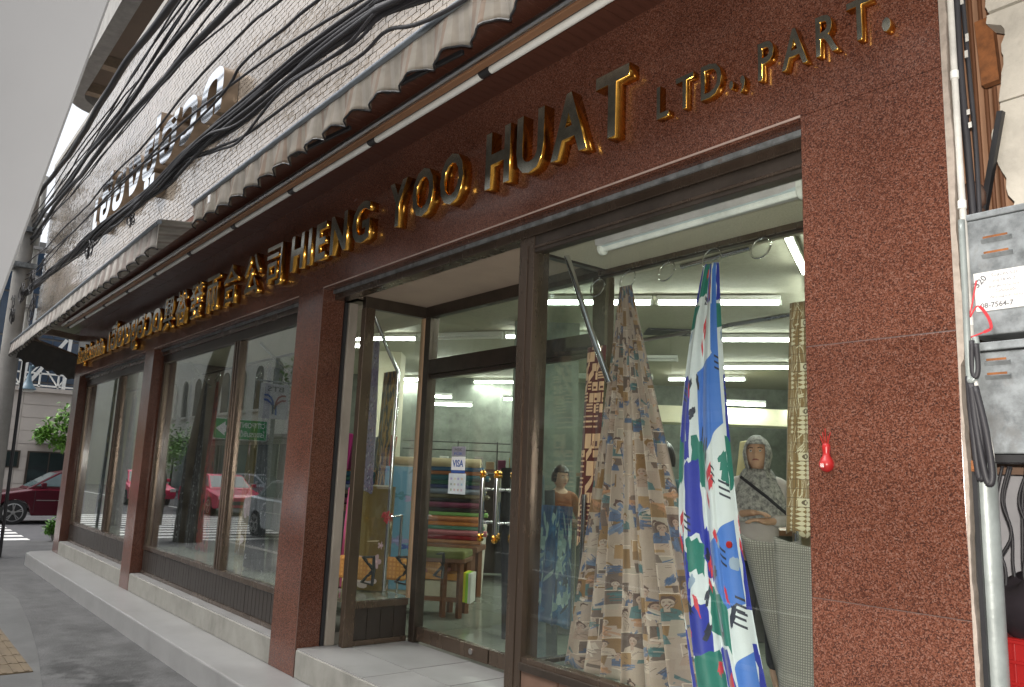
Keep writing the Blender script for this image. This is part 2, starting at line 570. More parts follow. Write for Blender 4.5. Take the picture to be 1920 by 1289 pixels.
def put(name, me, parent=None, bevel=0.0, solid=0.0, loc=None, rot=None, **kw):
    o = bpy.data.objects.new(name, me)
    COL.objects.link(o)
    if parent is not None:
        o.parent = parent
        pw = W.get(parent.name, Vector((0, 0, 0)))
        o.location = (Vector(loc) if loc is not None else Vector((0, 0, 0))) - pw
        W[o.name] = Vector(loc) if loc is not None else Vector((0, 0, 0))
    else:
        if loc is not None:
            o.location = loc
        W[o.name] = Vector(loc) if loc is not None else Vector((0, 0, 0))
    if rot is not None:
        o.rotation_euler = rot
    if bevel:
        b = o.modifiers.new('bevel', 'BEVEL')
        b.width = bevel
        b.segments = 2
        b.limit_method = 'ANGLE'
    if solid:
        q = o.modifiers.new('solid', 'SOLIDIFY')
        q.thickness = solid
        q.offset = 0
    for k, v in kw.items():
        o[k] = v
    return o

def tag(o, label, cat=None, group=None, kind=None):
    o['label'] = label
    if cat:
        o['category'] = cat
    if group:
        o['group'] = group
    if kind:
        o['kind'] = kind
    return o

def thing(name, label, cat, loc=(0, 0, 0), group=None, rotz=None):
    """an Empty at the thing's base; parts are given in world coordinates unless rotz is set (then local)"""
    o = bpy.data.objects.new(name, None)
    o.empty_display_size = 0.1
    COL.objects.link(o)
    o.location = loc
    W[o.name] = Vector(loc)
    if rotz is not None:
        o.rotation_euler = (0, 0, rotz)
        W[o.name] = Vector((0, 0, 0))
    return tag(o, label, cat, group)

def struct(o, label=None):
    o['kind'] = 'structure'
    if label:
        o['label'] = label
    return o

def text_mesh(s, h, depth, mats, bold=0.0, rim=0.0):
    """text extruded, base height h (cap height); returns mesh in local xz plane facing -y, origin bottom left"""
    c = bpy.data.curves.new('text', 'FONT')
    c.body = s
    c.extrude = depth / 2 / h * 0.69 if h else 0
    c.offset = bold
    c.bevel_depth = rim
    c.bevel_resolution = 0
    c.resolution_u = 3
    o = bpy.data.objects.new('text', c)
    COL.objects.link(o)
    bpy.context.view_layer.update()
    me = bpy.data.meshes.new_from_object(o.evaluated_get(bpy.context.evaluated_depsgraph_get()))
    COL.objects.unlink(o)
    bpy.data.objects.remove(o)
    bpy.data.curves.remove(c)
    if not me.vertices:
        return None, 0, 0
    k = h / 0.69
    for v in me.vertices:
        x, y, z = v.co
        v.co = (x * k, -z * k, y * k)
    me.materials.clear()
    for m in mats:
        me.materials.append(M[m])
    if len(mats) > 1:
        for p in me.polygons:
            p.material_index = 0 if abs(p.normal.y) > 0.97 else 1
    xs = [v.co.x for v in me.vertices]
    return me, min(xs), max(xs)

# ------------------------------------------------------------------ measurements of the shop front (metres)
XE, XR, XP0, XP1 = -0.965, -1.44, -3.10, -2.985
X2R, X2L, X1R, X1L, X0R, X0L = -5.2, -5.62, -9.5, -9.87, -13.54, -13.95
ZS, ZB, ZF, ZSOF = 0.175, 0.35, 2.818, 3.56
YD = 0.82

# ================================================================== GROUND
g = MB()
g.box(-400, 400, -400, 400, -0.6, -0.12)
struct(g.build('road', 'asphalt'), 'grey asphalt road beyond the corner')
p = MB()
p.prism([(-17.2, -3.4), (2.5, -3.4), (2.5, 0.9), (-14.2, 0.9), (-14.2, 6), (-17.6, 6), (-17.9, 0.4), (-17.85, -2.4)], -0.3, 0.0, plane='xy')
struct(p.build('pavement', 'walk'), 'stained dark grey pavement along the shop')
q = MB()
q.prism([(-13.2, -1.0), (-10.5, -0.86), (-8.95, -0.97), (-7.6, -1.1), (-6.45, -1.24), (-5.6, -1.5), (-5.0, -3.2), (-13.6, -3.2)], 0.0, 0.004, plane='xy')
struct(q.build('older_pavement', 'walk2'), 'lighter worn strip of pavement')
# kerbs
k1 = MB()
for i in range(20):
    k1.box(-17.2 + i, -16.215 + i, -3.55, -3.402, -0.3, 0.012)
struct(k1.build('kerb', 'kerb', bevel=0.01), 'stone kerb along the pavement')
k2 = MB()
for i in range(9):
    k2.box(-18.06, -17.92, -2.9 + i, -1.92 + i, -0.3, -0.02)
struct(k2.build('corner_kerb', 'kerb', bevel=0.01), 'low dropped kerb at the street corner')
# tactile pavers
tp = thing('tactile_paving', 'band of yellow ribbed paving tiles set in the pavement', 'paving', (-8.5, -1.4, 0))
tm = MB()
tm.box(-0.145, 0.145, -0.145, 0.145, 0, 0.03)
for i in range(4):
    tm.box(-0.14, 0.14, -0.118 + i * 0.07, -0.090 + i * 0.07, 0.03, 0.035)
tme = tm.mesh('tile', 'tactile')
for i in range(14):
    for j in range(2):
        put('tile', tme, tp, loc=(-7.06 - i * 0.3, -1.375 - j * 0.3 - 0.0, -0.018 + rnd.uniform(0, 0.003)))
# crosswalk over the side street
zb = MB()
x = -18.6
while x > -28:
    zb.box(x - 0.42, x, -9.0, 0.52, -0.12, -0.116)
    x -= 0.85
zz = zb.build('zebra_crossing', 'paint')
struct(zz, 'white zebra crossing over the side street')
zl = MB()
zl.box(-60, -29, -7.3, -7.15, -0.12, -0.116)
zl.box(-16, 30, -7.3, -7.15, -0.12, -0.116)
struct(zl.build('lane_line', 'paint'), 'white lane line on the road')

# ================================================================== SHOP SHELL
shop = thing('shop_building', 'two storey fabric shop faced with red granite', 'building', (-7.4, 0, 0))
# step and plinth
st = MB()
pts = [(-14.1, 0.75), (-14.1, -0.15), (-14.02, -0.29), (-13.85, -0.352), (-13.0, -0.358), (XE - 0.0, -0.358), (XE, 0.75)]
st.prism(pts, -0.2, ZS, plane='xy')
step = st.build('step', ['terrazzo'], shop, bevel=0.012)
step['label'] = 'long pale terrazzo step in front of the shop'
pl = MB()
for a, b_ in ((X0R, X1L), (X1R, X2L), (X2R, XR)):
    pl.box(a + 0.001, b_ - 0.001, 0.003, 0.165, ZS, ZB)
    pl.box(a + 0.001, b_ - 0.001, 0.165, YD + 0.1, ZS, ZB - 0.0015)
plo = pl.build('plinth', 'terrazzo_rough', shop, bevel=0.006)
# plinth top slabs, polished
xs_ = [(X0R, -11.7), (-11.7, X1L), (X1R, -7.55), (-7.55, X2L), (X2R, -4.30), (-4.30, XP1)]
for a, b_ in xs_:
    mb = MB()
    mb.box(a + 0.003, b_ - 0.003, 0.012, 0.345, ZB, ZB + 0.008)
    mb.build('floor_slab', 'terrazzo', shop)
for a, b_ in ((-5.085, -4.34), (-4.335, -3.9), (-3.895, -3.12)):
    mb = MB()
    mb.box(a + 0.003, b_ - 0.003, 0.35, 0.80, ZB, ZB + 0.008)
    mb.build('floor_slab', 'terrazzo', shop)
# fascia granite panels
for i, (a, b_) in enumerate(((-4.35, XE), (-7.75, -4.35), (-11.0, -7.75), (X0L, -11.0))):
    mb = MB()
    mb.box(a + 0.0015, b_ - 0.0015, 0, 0.07, ZF, ZSOF + 0.05)
    mb.build('granite_panel', 'granite', shop)
# pillars
def pillar(x0, x1, ys, segs, label, deep=0.17):
    pt = thing('granite_pillar', label, 'pillar', ((x0 + x1) / 2, 0, ZS))
    for a, b_ in segs:
        mb = MB()
        mb.box(x0, x1, 0, deep, a + 0.001, b_ - 0.001)
        mb.build('granite_panel', 'granite', pt, bevel=0.002)
        if b_ < ZF - 0.01:
            mb = MB()
            mb.box(x0 + 0.001, x1 - 0.001, -0.0004, 0.01, b_ - 0.0009, b_ + 0.0009)
            mb.build('joint_grout', 'grout', pt)
    return pt
pillar(XR, XE, 0, [(0.0, 1.192), (1.192, 1.998), (1.998, ZF)], 'wide granite pillar at the near end of the shop front, lit red brown', 0.035)
p2 = pillar(X2L, X2R, 0, [(ZS, ZF)], 'granite pillar just left of the shop entrance')
p1 = pillar(X1L, X1R, 0, [(ZS, ZF)], 'dark granite pillar between the two far show windows')
p0 = pillar(X0L, X0R, 0, [(ZS, ZF)], 'dark granite pillar at the far corner by the red car')
# pale sealant edge lines
for a, b_ in ((X0R, X1L), (X1R, X2L), (X2R, XR)):
    mb = MB()
    mb.box(a, b_, -0.0035, 0.0, ZF - 0.004, ZF + 0.004)
    mb.build('edge_trim', mat('pale grout', (0.55, 0.42, 0.36), 0.7) if 'grout' not in M else M['pale_grout'], shop)
mb = MB()
mb.box(X2R - 0.001, X2R + 0.003, -0.003, 0.001, ZS, ZF)
mb.build('edge_trim', 'grout', p2)
# lintel underside and headers per bay
def header(x0, x1, y, par):
    mb = MB()
    mb.box(x0, x1, 0.004, 0.069, ZF - 0.012, ZF)
    mb.build('lintel_slab', 'granite', par)
    mb = MB()
    mb.box(x0, x1, 0.075, 0.088, ZF - 0.03, ZF + 0.03)
    o = mb.build('shutter_slat', M['zinc'], par)
    mb = MB()
    mb.box(x0, x1, 0.09, 0.18, ZF - 0.075, ZF + 0.1)
    mb.build('header_box', 'bronze', par, bevel=0.004)
for a, b_ in ((X0R, X1L), (X1R, X2L), (X2R, XR)):
    header(a, b_, 0, shop)

# stone guide strips beside the pillars, with shutter channels
def guide(x, side):
    t = thing('shutter_guide', 'grey stone strip and black shutter channel beside the ' + {X2R: 'entrance pillar', X1R: 'middle pillar', X0R: 'far corner pillar'}[x], 'strip', (x, 0.2, ZB))
    mb = MB()
    mb.box(x - 0.06, x + 0.012, 0.172, 0.198, ZB + 0.009, ZF - 0.08)
    mb.build('channel', 'black', t)
    mb = MB()
    mb.box(x - 0.05, x + 0.03, 0.2, 0.268, ZB + 0.009, ZF - 0.08)
    mb.build('stone_strip', 'lightstone', t, bevel=0.004)
for x in (X2R, X1R, X0R):
    guide(x, 1)

# ---------------- show windows
def frame_box(par, name, x0, x1, y0, y1, z0, z1, m='bronze', bev=0.003):
    mb = MB()
    mb.box(x0, x1, y0, y1, z0, z1)
    return mb.build(name, m, par, bevel=bev)
slat_me = None
def ribbed(par, x0, x1, y, z0, z1, pitch, m='bronze_panel'):
    n = max(1, int(round((x1 - x0) / pitch)))
    wd = (x1 - x0) / n
    mb = MB()
    mb.box(-wd / 2 + 0.003, wd / 2 - 0.003, -0.006, 0.006, z0, z1)
    me = mb.mesh('slat', m)
    mb = MB()
    mb.box(x0, x1, y + 0.007, y + 0.02, z0, z1)
    mb.build('panel_back', 'bronze_dark', par)
    for i in range(n):
        put('slat', me, par, loc=(x0 + wd * (i + 0.5), y + rnd.uniform(-0.0008, 0.0008), 0))

def show_window(x0, x1, xm, label):
    t = thing('show_window', label, 'window', ((x0 + x1) / 2, 0.12, ZB))
    zg0, zg1 = 0.655, 2.655
    frame_box(t, 'bottom_rail', x0, x1, 0.10, 0.16, 0.612, zg0)
    frame_box(t, 'base_rail', x0, x1, 0.10, 0.15, ZB + 0.009, 0.395)
    frame_box(t, 'top_rail', x0, x1, 0.10, 0.16, zg1, ZF - 0.076, 'bronze_dark')
    frame_box(t, 'jamb', x0, x0 + 0.09, 0.269, 0.33, ZB + 0.01, zg1) if False else None
    frame_box(t, 'jamb', x0, x0 + 0.07, 0.105, 0.165, zg0, zg1)
    frame_box(t, 'jamb', x1 - 0.07, x1, 0.105, 0.165, zg0, zg1)
    frame_box(t, 'mullion', xm - 0.075, xm + 0.075, 0.095, 0.17, zg0, zg1, 'bronze')
    for dx in (-0.03, 0.03):
        frame_box(t, 'mullion_rib', xm + dx - 0.008, xm + dx + 0.008, 0.088, 0.0945, zg0, zg1, 'bronze', 0.002)
    for a, b_ in ((x0 + 0.07, xm - 0.075), (xm + 0.075, x1 - 0.07)):
        mb = MB()
        mb.box(a, b_, 0.128, 0.134, zg0, zg1)
        mb.build('glass_pane', 'glass_far', t)
    ribbed(t, x0, x1, 0.118, 0.396, 0.611, 0.075)
    return t
w0 = show_window(X0R + 0.04, X1L, -11.38, 'far show window with street trees mirrored in it')
w1 = show_window(X1R + 0.04, X2L, -7.12, 'middle show window mirroring a green hotel sign')

# show window floors, ceilings, side and back for the two left bays
def case_room(x0, x1, name, y1=YD + 0.05):
    mb = MB()
    mb.box(x0, x1, 0.17, y1, 0.60, 0.64)
    mb.build('display_floor', 'room_floor', shop)
    mb = MB()
    mb.box(x0, x1, 0.181, y1, 2.70, 2.74)
    mb.build('display_ceiling', 'ceiling_board', shop)
case_room(X0R, X1L, 'a')
case_room(X1R, X2L, 'b')
mb = MB()
mb.box(X2L + 0.001, -5.115, 0.30, YD + 0.05, 0.60, 0.639)
mb.build('display_floor', 'room_floor', shop)
mb = MB()
mb.box(X2L + 0.001, -5.117, 0.30, YD + 0.05, 2.701, 2.739)
mb.build('display_ceiling', 'ceiling_board', shop)
case_room(-3.07, XR, 'c')
mb = MB()
mb.box(X1L, X1R, 0.171, YD + 0.05, 0.36, 2.85)
mb.build('inner_wall', 'bronze_dark', shop)

# near bay (beside the entrance)
t = thing('corner_show_window', 'near show window with draped fabrics and brown tiled base', 'window', (-2.3, 0.1, ZB))
frame_box(t, 'post', XP0, XP1, 0.095, 0.20, ZB + 0.009, ZF - 0.076, 'bronze')
frame_box(t, 'post_rib', XP1 - 0.055, XP1 - 0.045, 0.089, 0.0945, ZB + 0.01, 2.70, 'bronze', 0.002)
frame_box(t, 'top_rail', XP1, XR, 0.10, 0.155, 2.655, ZF - 0.076, 'bronze_dark')
frame_box(t, 'top_lip', XP1, XR, 0.094, 0.0995, 2.675, 2.688, 'bronze')
frame_box(t, 'bottom_rail', XP1, XR, 0.10, 0.16, 0.665, 0.712, 'bronze')
frame_box(t, 'sill_bead', XP1, XR, 0.086, 0.0995, 0.655, 0.69, 'bronze_dark')
mb = MB()
mb.box(XP1, XR, 0.124, 0.132, 0.712, 2.655)
mb.build('glass_pane', 'glass', t)
mb = MB()
mb.box(XP1, XR, 0.115, 0.15, ZB, 0.664)
mb.build('grout_bed', 'grout', t)
M['base_tile'] = mat('brown base tile', (0.14, 0.085, 0.06), 0.35, var=0.35, scale=6)
tmb = MB()
tmb.box(-0.124, 0.124, -0.006, 0.006, -0.145, 0.145)
tme = tmb.mesh('tile', 'base_tile')
for i in range(6):
    put('tile', tme, t, loc=(XP1 + 0.13 + i * 0.258, 0.107, 0.505))

# entrance side glass, left and right
def side_bay(x, y0, y1, label, sx):
    t = thing('side_glass_screen', label, 'glass screen', (x, (y0 + y1) / 2, ZB))
    frame_box(t, 'front_post', x - 0.03, x + 0.03, y0, y0 + 0.08, ZB + 0.009, 2.70, 'bronze')
    frame_box(t, 'bottom_rail', x - 0.022, x + 0.022, y0 + 0.08, y1, 0.605, 0.65, 'bronze')
    frame_box(t, 'base_rail', x - 0.02, x + 0.02, y0 + 0.08, y1, ZB + 0.009, 0.395, 'bronze')
    frame_box(t, 'top_rail', x - 0.025, x + 0.025, y0, y1 + 0.05, 2.70, 2.783, 'bronze_dark')
    mb = MB()
    mb.box(x - 0.003, x + 0.003, y0 + 0.08, y1, 0.65, 2.70)
    mb.build('glass_pane', 'glass_side', t)
    n = 4
    wd = (y1 - y0 - 0.08) / n
    pm = MB()
    pm.box(-0.008, 0.008, -wd / 2 + 0.002, wd / 2 - 0.002, 0.396, 0.604)
    me = pm.mesh('panel', 'bronze_panel')
    for i in range(n):
        put('panel', me, t, loc=(x, y0 + 0.08 + wd * (i + 0.5), 0))
    return t
side_bay(-5.09, 0.272, 0.775, 'glass screen on the left flank of the recessed entrance', 1)
side_bay(-3.13, 0.205, 0.775, 'glass screen on the right flank of the recessed entrance', -1)
# posts of the door wall
dw = thing('door_screen', 'bronze framed door wall at the back of the entrance recess', 'door frame', (-4.15, YD, ZB))
frame_box(dw, 'corner_post', -5.06, -4.99, 0.782, 0.86, ZB + 0.009, 2.70, 'bronze_dark')
frame_box(dw, 'tan_post', -5.118, -5.068, 0.78, 0.825, 0.65, 2.70, 'tan')
frame_box(dw, 'corner_post', -3.26, -3.16, 0.782, 0.86, ZB + 0.009, 2.70, 'bronze')
frame_box(dw, 'head_rail', -5.06, -3.16, 0.785, 0.85, 2.701, 2.783, 'bronze_dark')
frame_box(dw, 'transom', -4.99, -3.26, 0.785, 0.86, 2.265, 2.375, 'bronze_dark')
mb = MB()
mb.box(-4.99, -3.26, 0.81, 0.816, 2.375, 2.70)
mb.build('transom_pane', 'glass', dw)
mb = MB()
mb.box(-5.2, XP0, 0.16, 0.90, 2.785, 2.83)
mb.build('entrance_ceiling', 'recess_ceiling', shop)
# glass doors
def sign_text(par, s, x0, z, h, mats, depth, yloc, width=None, name='lettering', bold=0.0, rotz=None):
    me, a, b_ = text_mesh(s, h, depth, mats, bold)
    sc_ = 1.0 if not width else width / (b_ - a)
    for v in me.vertices:
        v.co.x = (v.co.x - a) * sc_
    o = put(name, me, par, loc=(x0, yloc, z))
    return o
def door(x0, x1, hx, label, stickers=False):
    t = thing('glass_door', label, 'door', ((x0 + x1) / 2, YD, ZB), 'the pair of glass entrance doors')
    frame_box(t, 'bottom_rail', x0 + 0.004, x1 - 0.004, 0.80, 0.845, 0.375, 0.465, 'bronze')
    frame_box(t, 'top_rail', x0 + 0.004, x1 - 0.004, 0.80, 0.845, 2.235, 2.262, 'bronze_dark')
    mb = MB()
    mb.box(x0 + 0.004, x1 - 0.004, 0.817, 0.827, 0.465, 2.235)
    mb.build('glass_pane', 'glass', t)
    for yy, yo in ((0.755, 0.817), (0.89, 0.827)):
        mb = MB()
        mb.tube([(hx, yy, 1.16), (hx, yy, 1.53)], 0.017, 14)
        hd = mb.build('handle', 'chrome', t, smooth=True)
        for zc in (1.145, 1.545):
            mb = MB()
            s_ = 1 if zc > 1.3 else -1
            mb.lathe((hx, yy, zc), [(0.006, -0.028), (0.02, -0.02), (0.023, -0.008), (0.015, 0.0), (0.022, 0.008), (0.019, 0.02), (0.008, 0.028)], 14)
            mb.build('gold_cap', 'gold', hd, smooth=True)
        for zc in (1.24, 1.45):
            mb = MB()
            mb.tube([(hx, yy, zc), (hx, yo, zc)], 0.009, 10)
            mb.lathe((hx, (yy + yo) / 2, zc), [(0.009, -0.006), (0.015, 0), (0.009, 0.006)], 12, axis=(0, 1, 0))
            mb.build('standoff', 'steel', hd, smooth=True)
    for sx in (x0 + 0.5 * (x1 - x0),):
        mb = MB()
        mb.lathe((sx + 0.24, 0.80, 0.42), [(0.02, -0.004), (0.02, 0.0), (0.012, 0.002)], 14, axis=(0, 1, 0))
        mb.build('lock', 'steel', t)
    return t
d1 = door(-4.985, -4.143, -4.215, 'wider glass door leaf with payment card stickers')
d2 = door(-4.137, -3.265, -4.065, 'plain glass door leaf next to the bronze post')
# stickers
mb = MB()
mb.box(-4.665, -4.505, 0.812, 0.8165, 1.568, 1.66)
s1 = mb.build('sticker', 'sign_white', d1)
sign_text(s1, 'VISA', -4.65, 1.592, 0.045, ['sign_blue'], 0.001, 0.8112, 0.13, bold=0.02)
mb = MB()
mb.box(-4.665, -4.505, 0.812, 0.8165, 1.664, 1.73)
s2 = mb.build('sticker', mat('grey sticker', (0.30, 0.29, 0.34), 0.5), d1)
sign_text(s2, 'MBK', -4.63, 1.697, 0.022, ['ink'], 0.001, 0.8112, 0.09)
sign_text(s2, 'PCSK', -4.635, 1.672, 0.018, ['sign_blue'], 0.001, 0.8112, 0.1)
mb = MB()
mb.box(-4.665, -4.505, 0.812, 0.8165, 1.548, 1.566)
mb.build('sticker', 'sign_blue', d1)
mb = MB()
mb.box(-4.69, -4.49, 0.812, 0.8165, 1.405, 1.545)
s3 = mb.build('sticker', mat('pale sticker', (0.62, 0.68, 0.70), 0.5), d1)
for i in range(4):
    for j in range(3):
        mb = MB()
        mb.box(-4.665 + i * 0.042, -4.645 + i * 0.042, 0.8105, 0.8118, 1.425 + j * 0.038, 1.44 + j * 0.038)
        mb.build('badge', mat('badge colour', (rnd.uniform(.3, .7), rnd.uniform(.35, .6), rnd.uniform(.3, .6)), 0.5), s3)

# ================================================================== SOFFIT, UPPER WALL
so_ = thing('soffit', 'varnished brown plank soffit under the upper storey', 'soffit', (-7.5, -0.25, ZSOF))
so_['kind'] = 'structure'
mb = MB()
mb.box(-15.05, XE + 0.02, -0.5, 0.0, ZSOF + 0.012, ZSOF + 0.05)
mb.build('soffit_backing', 'soffit_back', so_)
pm = MB()
pm.box(-0.0292, 0.0292, -0.249, 0.249, 0, 0.010)
pme = pm.mesh('plank', 'soffit')
x = XE - 0.01
i = 0
while x > -14.6:
    put('plank', pme, so_, loc=(x, -0.25, ZSOF + rnd.uniform(0, 0.0015)))
    x -= 0.0605
uw = thing('tiled_upper_wall', 'upper storey wall of small glossy cream tiles', 'wall', (-8, -0.5, ZSOF))
mb = MB()
mb.box(-15.06, XE + 0.2, -0.478, 0.3, ZSOF + 0.051, 6.42)
mb.build('wall_core', mat('tile grout', (0.17, 0.145, 0.12), 0.9), uw)
M['mosaic'] = mat('cream glazed tile', (0.40, 0.345, 0.285), 0.13, var=0.35, scale=0.9, bump=0.02, bscale=30, spec=0.8)
M['coping'] = mat('wall coping', (0.4, 0.38, 0.34), 0.6)
mb = MB()
mb.box(-15.1, XE + 0.2, -0.52, 0.3, 6.42, 6.5)
mb.build('coping', 'coping', uw)
TW, TH = 0.082, 0.041
singles = []
rest = MB()
tl = MB()
tl.box(-TW / 2 + 0.003, TW / 2 - 0.003, -0.497, -0.477, -TH / 2 + 0.003, TH / 2 - 0.003)
tlme = tl.mesh('tile', 'mosaic')
nr = int((6.41 - ZSOF - 0.06) / TH)
cells = []
for r_ in range(nr):
    z = ZSOF + 0.06 + TH * (r_ + 0.5)
    off = (r_ % 2) * TW / 2
    x = XE + 0.1 - off
    while x > -15.0:
        cells.append((x, z))
        x -= TW
vis = [c for c in cells if (-3.7 < c[0] < -1.9 and c[1] < 4.3)]
vis.sort(key=lambda c: c[1] * 1.0 + abs(c[0] + 2.6) * 0.5)
near = set(vis[:290])
for c in cells:
    jig = rnd.uniform(-0.0015, 0.0015)
    if c in near:
        put('tile', tlme, uw, loc=(c[0], jig, c[1]))
    else:
        x, z = c
        x0, x1, z0, z1 = x - TW / 2 + 0.003, x + TW / 2 - 0.003, z - TH / 2 + 0.003, z + TH / 2 - 0.003
        y = -0.497 + jig
        a1, a2 = rnd.uniform(-0.0012, 0.0012), rnd.uniform(-0.0012, 0.0012)
        rest.add([(x0, y + a1, z0), (x1, y - a1, z0), (x1, y + a2, z1), (x0, y - a2, z1), (x0, -0.4781, z0), (x1, -0.4781, z0), (x1, -0.4781, z1), (x0, -0.4781, z1)],
                 [(0, 1, 2, 3), (0, 4, 5, 1), (1, 5, 6, 2), (2, 6, 7, 3), (3, 7, 4, 0)])
rest.build('tile_field', 'mosaic', uw, kind='stuff')

# torsion bar under the soffit
tb = thing('awning_torsion_bar', 'long jointed metal awning bar hung under the plank soffit', 'bar', (-7.5, -0.26, 3.5))
xj = [-0.9, -1.82, -2.97, -4.1, -5.27, -6.42, -7.57, -8.72, -9.87, -11.02, -12.17, -13.3]
for a, b_ in zip(xj[:-1], xj[1:]):
    mb = MB()
    mb.tube([(a - 0.035, -0.26, 3.495), (b_ + 0.035, -0.26, 3.495)], 0.019, 14)
    mb.build('bar_segment', 'white', tb, smooth=True)
for a in xj:
    mb = MB()
    mb.tube([(a - 0.036, -0.265, 3.5), (a + 0.036, -0.265, 3.5)], 0.027, 12)
    mb.box(a - 0.012, a + 0.012, -0.285, -0.235, 3.51, ZSOF)
    mb.build('coupling', 'black', tb)
mb = MB()
mb.box(-13.3, XE, -0.335, -0.288, 3.495, 3.535)
mb.build('backing_rail', mat('brown rail', (0.30, 0.16, 0.09), 0.4, 0.3, var=0.4, scale=2, stretch=(0.3, 1, 1)), tb, bevel=0.006)
mb = MB()
mb.tube([(-13.3, -0.36, 3.51), (XE, -0.36, 3.51)], 0.02, 10)
mb.build('side_pipe', 'steel', tb, smooth=True)

# awnings
M['awning'] = stripes('striped awning cloth', [(0.27, 0.245, 0.205), (0.29, 0.265, 0.225), (0.23, 0.175, 0.135), (0.28, 0.25, 0.21), (0.245, 0.185, 0.14), (0.29, 0.265, 0.225), (0.26, 0.23, 0.19), (0.295, 0.27, 0.235)], 0.30)
M['awning2'] = stripes('faded awning cloth', [(0.46, 0.43, 0.39), (0.5, 0.47, 0.43), (0.38, 0.33, 0.3), (0.52, 0.49, 0.45)], 0.28)
M['awning_arm'] = M['black']
def awning(x0, x1, y, zt, drop, label, m, slope, per=0.27):
    t = thing('awning', label, 'awning', ((x0 + x1) / 2, y, zt))
    nn = int((x1 - x0) / 0.015)
    def fn(u, v):
        x = x0 + (x1 - x0) * u
        ph = 2 * math.pi * x / per + 1.3 * math.sin(x * 1.3) + 0.7 * math.sin(x * 2.9)
        amp = 0.028 * v
        zz_ = zt + slope * (x - x1) - v * (drop + 0.02 * math.sin(ph) + 0.010 * math.sin(2.3 * x + 1))
        return (x, y + amp * math.cos(ph) + 0.006 * v * math.sin(3.1 * ph), zz_)
    mb = MB()
    mb.grid(fn, nn, 8)
    mb.build('valance', m, t, smooth='all', solid=0.004)
    bw = MB()
    pts = [(lambda q: (q[0], q[1], q[2] - 0.003))(fn(i / 300, 1)) for i in range(301)]
    bw.tube(pts, 0.0055, 5)
    bw.build('hem', 'black', t)
    mb = MB()
    mb.tube([(x0, y, zt + slope * (x0 - x1) + 0.012), (x1, y, zt + 0.012)], 0.02, 10)
    mb.build('front_rail', mat('grey blue rail', (0.22, 0.25, 0.28), 0.4, 0.5), t, smooth=True)
    mb = MB()
    za, zb_ = zt + slope * (x0 - x1), zt
    mb.add([(x0, y, za + 0.035), (x1, y, zb_ + 0.035), (x1, -0.50, zb_ + 0.075), (x0, -0.50, za + 0.075),
            (x0, y, za + 0.03), (x1, y, zb_ + 0.03), (x1, -0.50, zb_ + 0.07), (x0, -0.50, za + 0.07)],
           [(0, 1, 2, 3), (4, 7, 6, 5), (0, 4, 5, 1), (1, 5, 6, 2), (2, 6, 7, 3), (3, 7, 4, 0)])
    mb.build('roof_cloth', m, t)
    k = int(abs(x1 - x0) / 1.15) if x1 > -2 else 0
    for i in range(k):
        xx = x1 - 0.25 - i * 1.15
        mb = MB()
        mb.box(xx - 0.03, xx + 0.03, y + 0.04, y + 0.08, zt - 0.12 + slope * (xx - x1), zt - 0.07 + slope * (xx - x1))
        mb.bar((xx, y + 0.07, zt - 0.1 + slope * (xx - x1)), (xx + 0.5, -0.42, zt - 0.06), 0.02, 0.025)
        mb.build('folding_arm', 'black', t, bevel=0.004)
    return t
awning(-6.46, -0.9, -0.60, 3.595, 0.19, 'near striped brown and cream awning with a wavy hem', 'awning', 0.0)
awning(-15.2, -6.62, -0.80, 3.44, 0.20, 'far faded grey awning sagging over the corner', 'awning2', 0.012, 0.27)
mb = MB()
mb.box(-6.52, -6.505, -0.66, -0.645, 3.44, 3.5)
t = thing('end_awning', 'short awning hanging on the far corner side, coloured dark as backlit', 'awning', (-14.2, -0.35, 3.1))
def fn(u, v):
    y = -0.72 + 0.86 * u
    ph = 2 * math.pi * y / 0.16
    return (-14.25 - 0.5 * v + 0.015 * v * math.cos(ph), y, 3.40 - 0.27 * u - v * (0.31 + 0.02 * math.sin(ph)) + 0.02)
mb = MB()
mb.grid(fn, 60, 8)
mb.build('valance', mat('awning cloth darkened as backlit', (0.05, 0.045, 0.04), 0.9, var=0.3), t, smooth='all', solid=0.004)  # near black cloth colour stands for the backlit side
mb = MB()
mb.bar((-14.25, -0.74, 3.43), (-14.25, 0.2, 3.15), 0.03, 0.03)
mb.bar((-13.95, -0.6, 3.5), (-13.95, 0.3, 3.4), 0.05, 0.09)
mb.build('awning_bar', 'bronze', t)

# white paper tag on the near awning
mb = MB()
mb.box(-5.93, -5.89, -0.648, -0.642, 3.47, 3.53)
tag(mb.build('paper_tag', 'sign_white'), 'small white paper tag pinned to the striped awning', 'tag')

# ================================================================== SIGNS
sg = thing('gold_shop_sign', 'raised gold letters of the shop name on the granite fascia', 'sign', (-6, -0.03, 3.0))
def put_word(par, wd, x0, x1, z, h, mats, depth, y, bold=0.03, name='letter', gap=None, clusters=None):
    items = clusters or list(wd)
    ms = []
    for ch in items:
        me, a, b_ = text_mesh(ch, h, depth, mats, bold, 0.007 if mats[0] == 'grey_mirror_face' else 0.0)
        ms.append((me, a, b_))
    tot = sum(b_ - a for _, a, b_ in ms)
    n = len(ms)
    g_ = gap if gap is not None else 0.16 * h
    k = (x1 - x0 - g_ * (n - 1)) / tot
    x = x0
    for me, a, b_ in ms:
        for v in me.vertices:
            v.co.x = (v.co.x - a) * k
        put(name, me, par, loc=(x, y, z))
        x += (b_ - a) * k + g_
GM = ['grey_mirror_face', 'gold']
put_word(sg, 'HIENG', -5.69, -4.46, 3.015, 0.262, GM, 0.06, -0.03, 0.022, gap=0.075)
put_word(sg, 'YOO', -4.22, -3.42, 3.02, 0.275, GM, 0.06, -0.03, 0.022, gap=0.065)
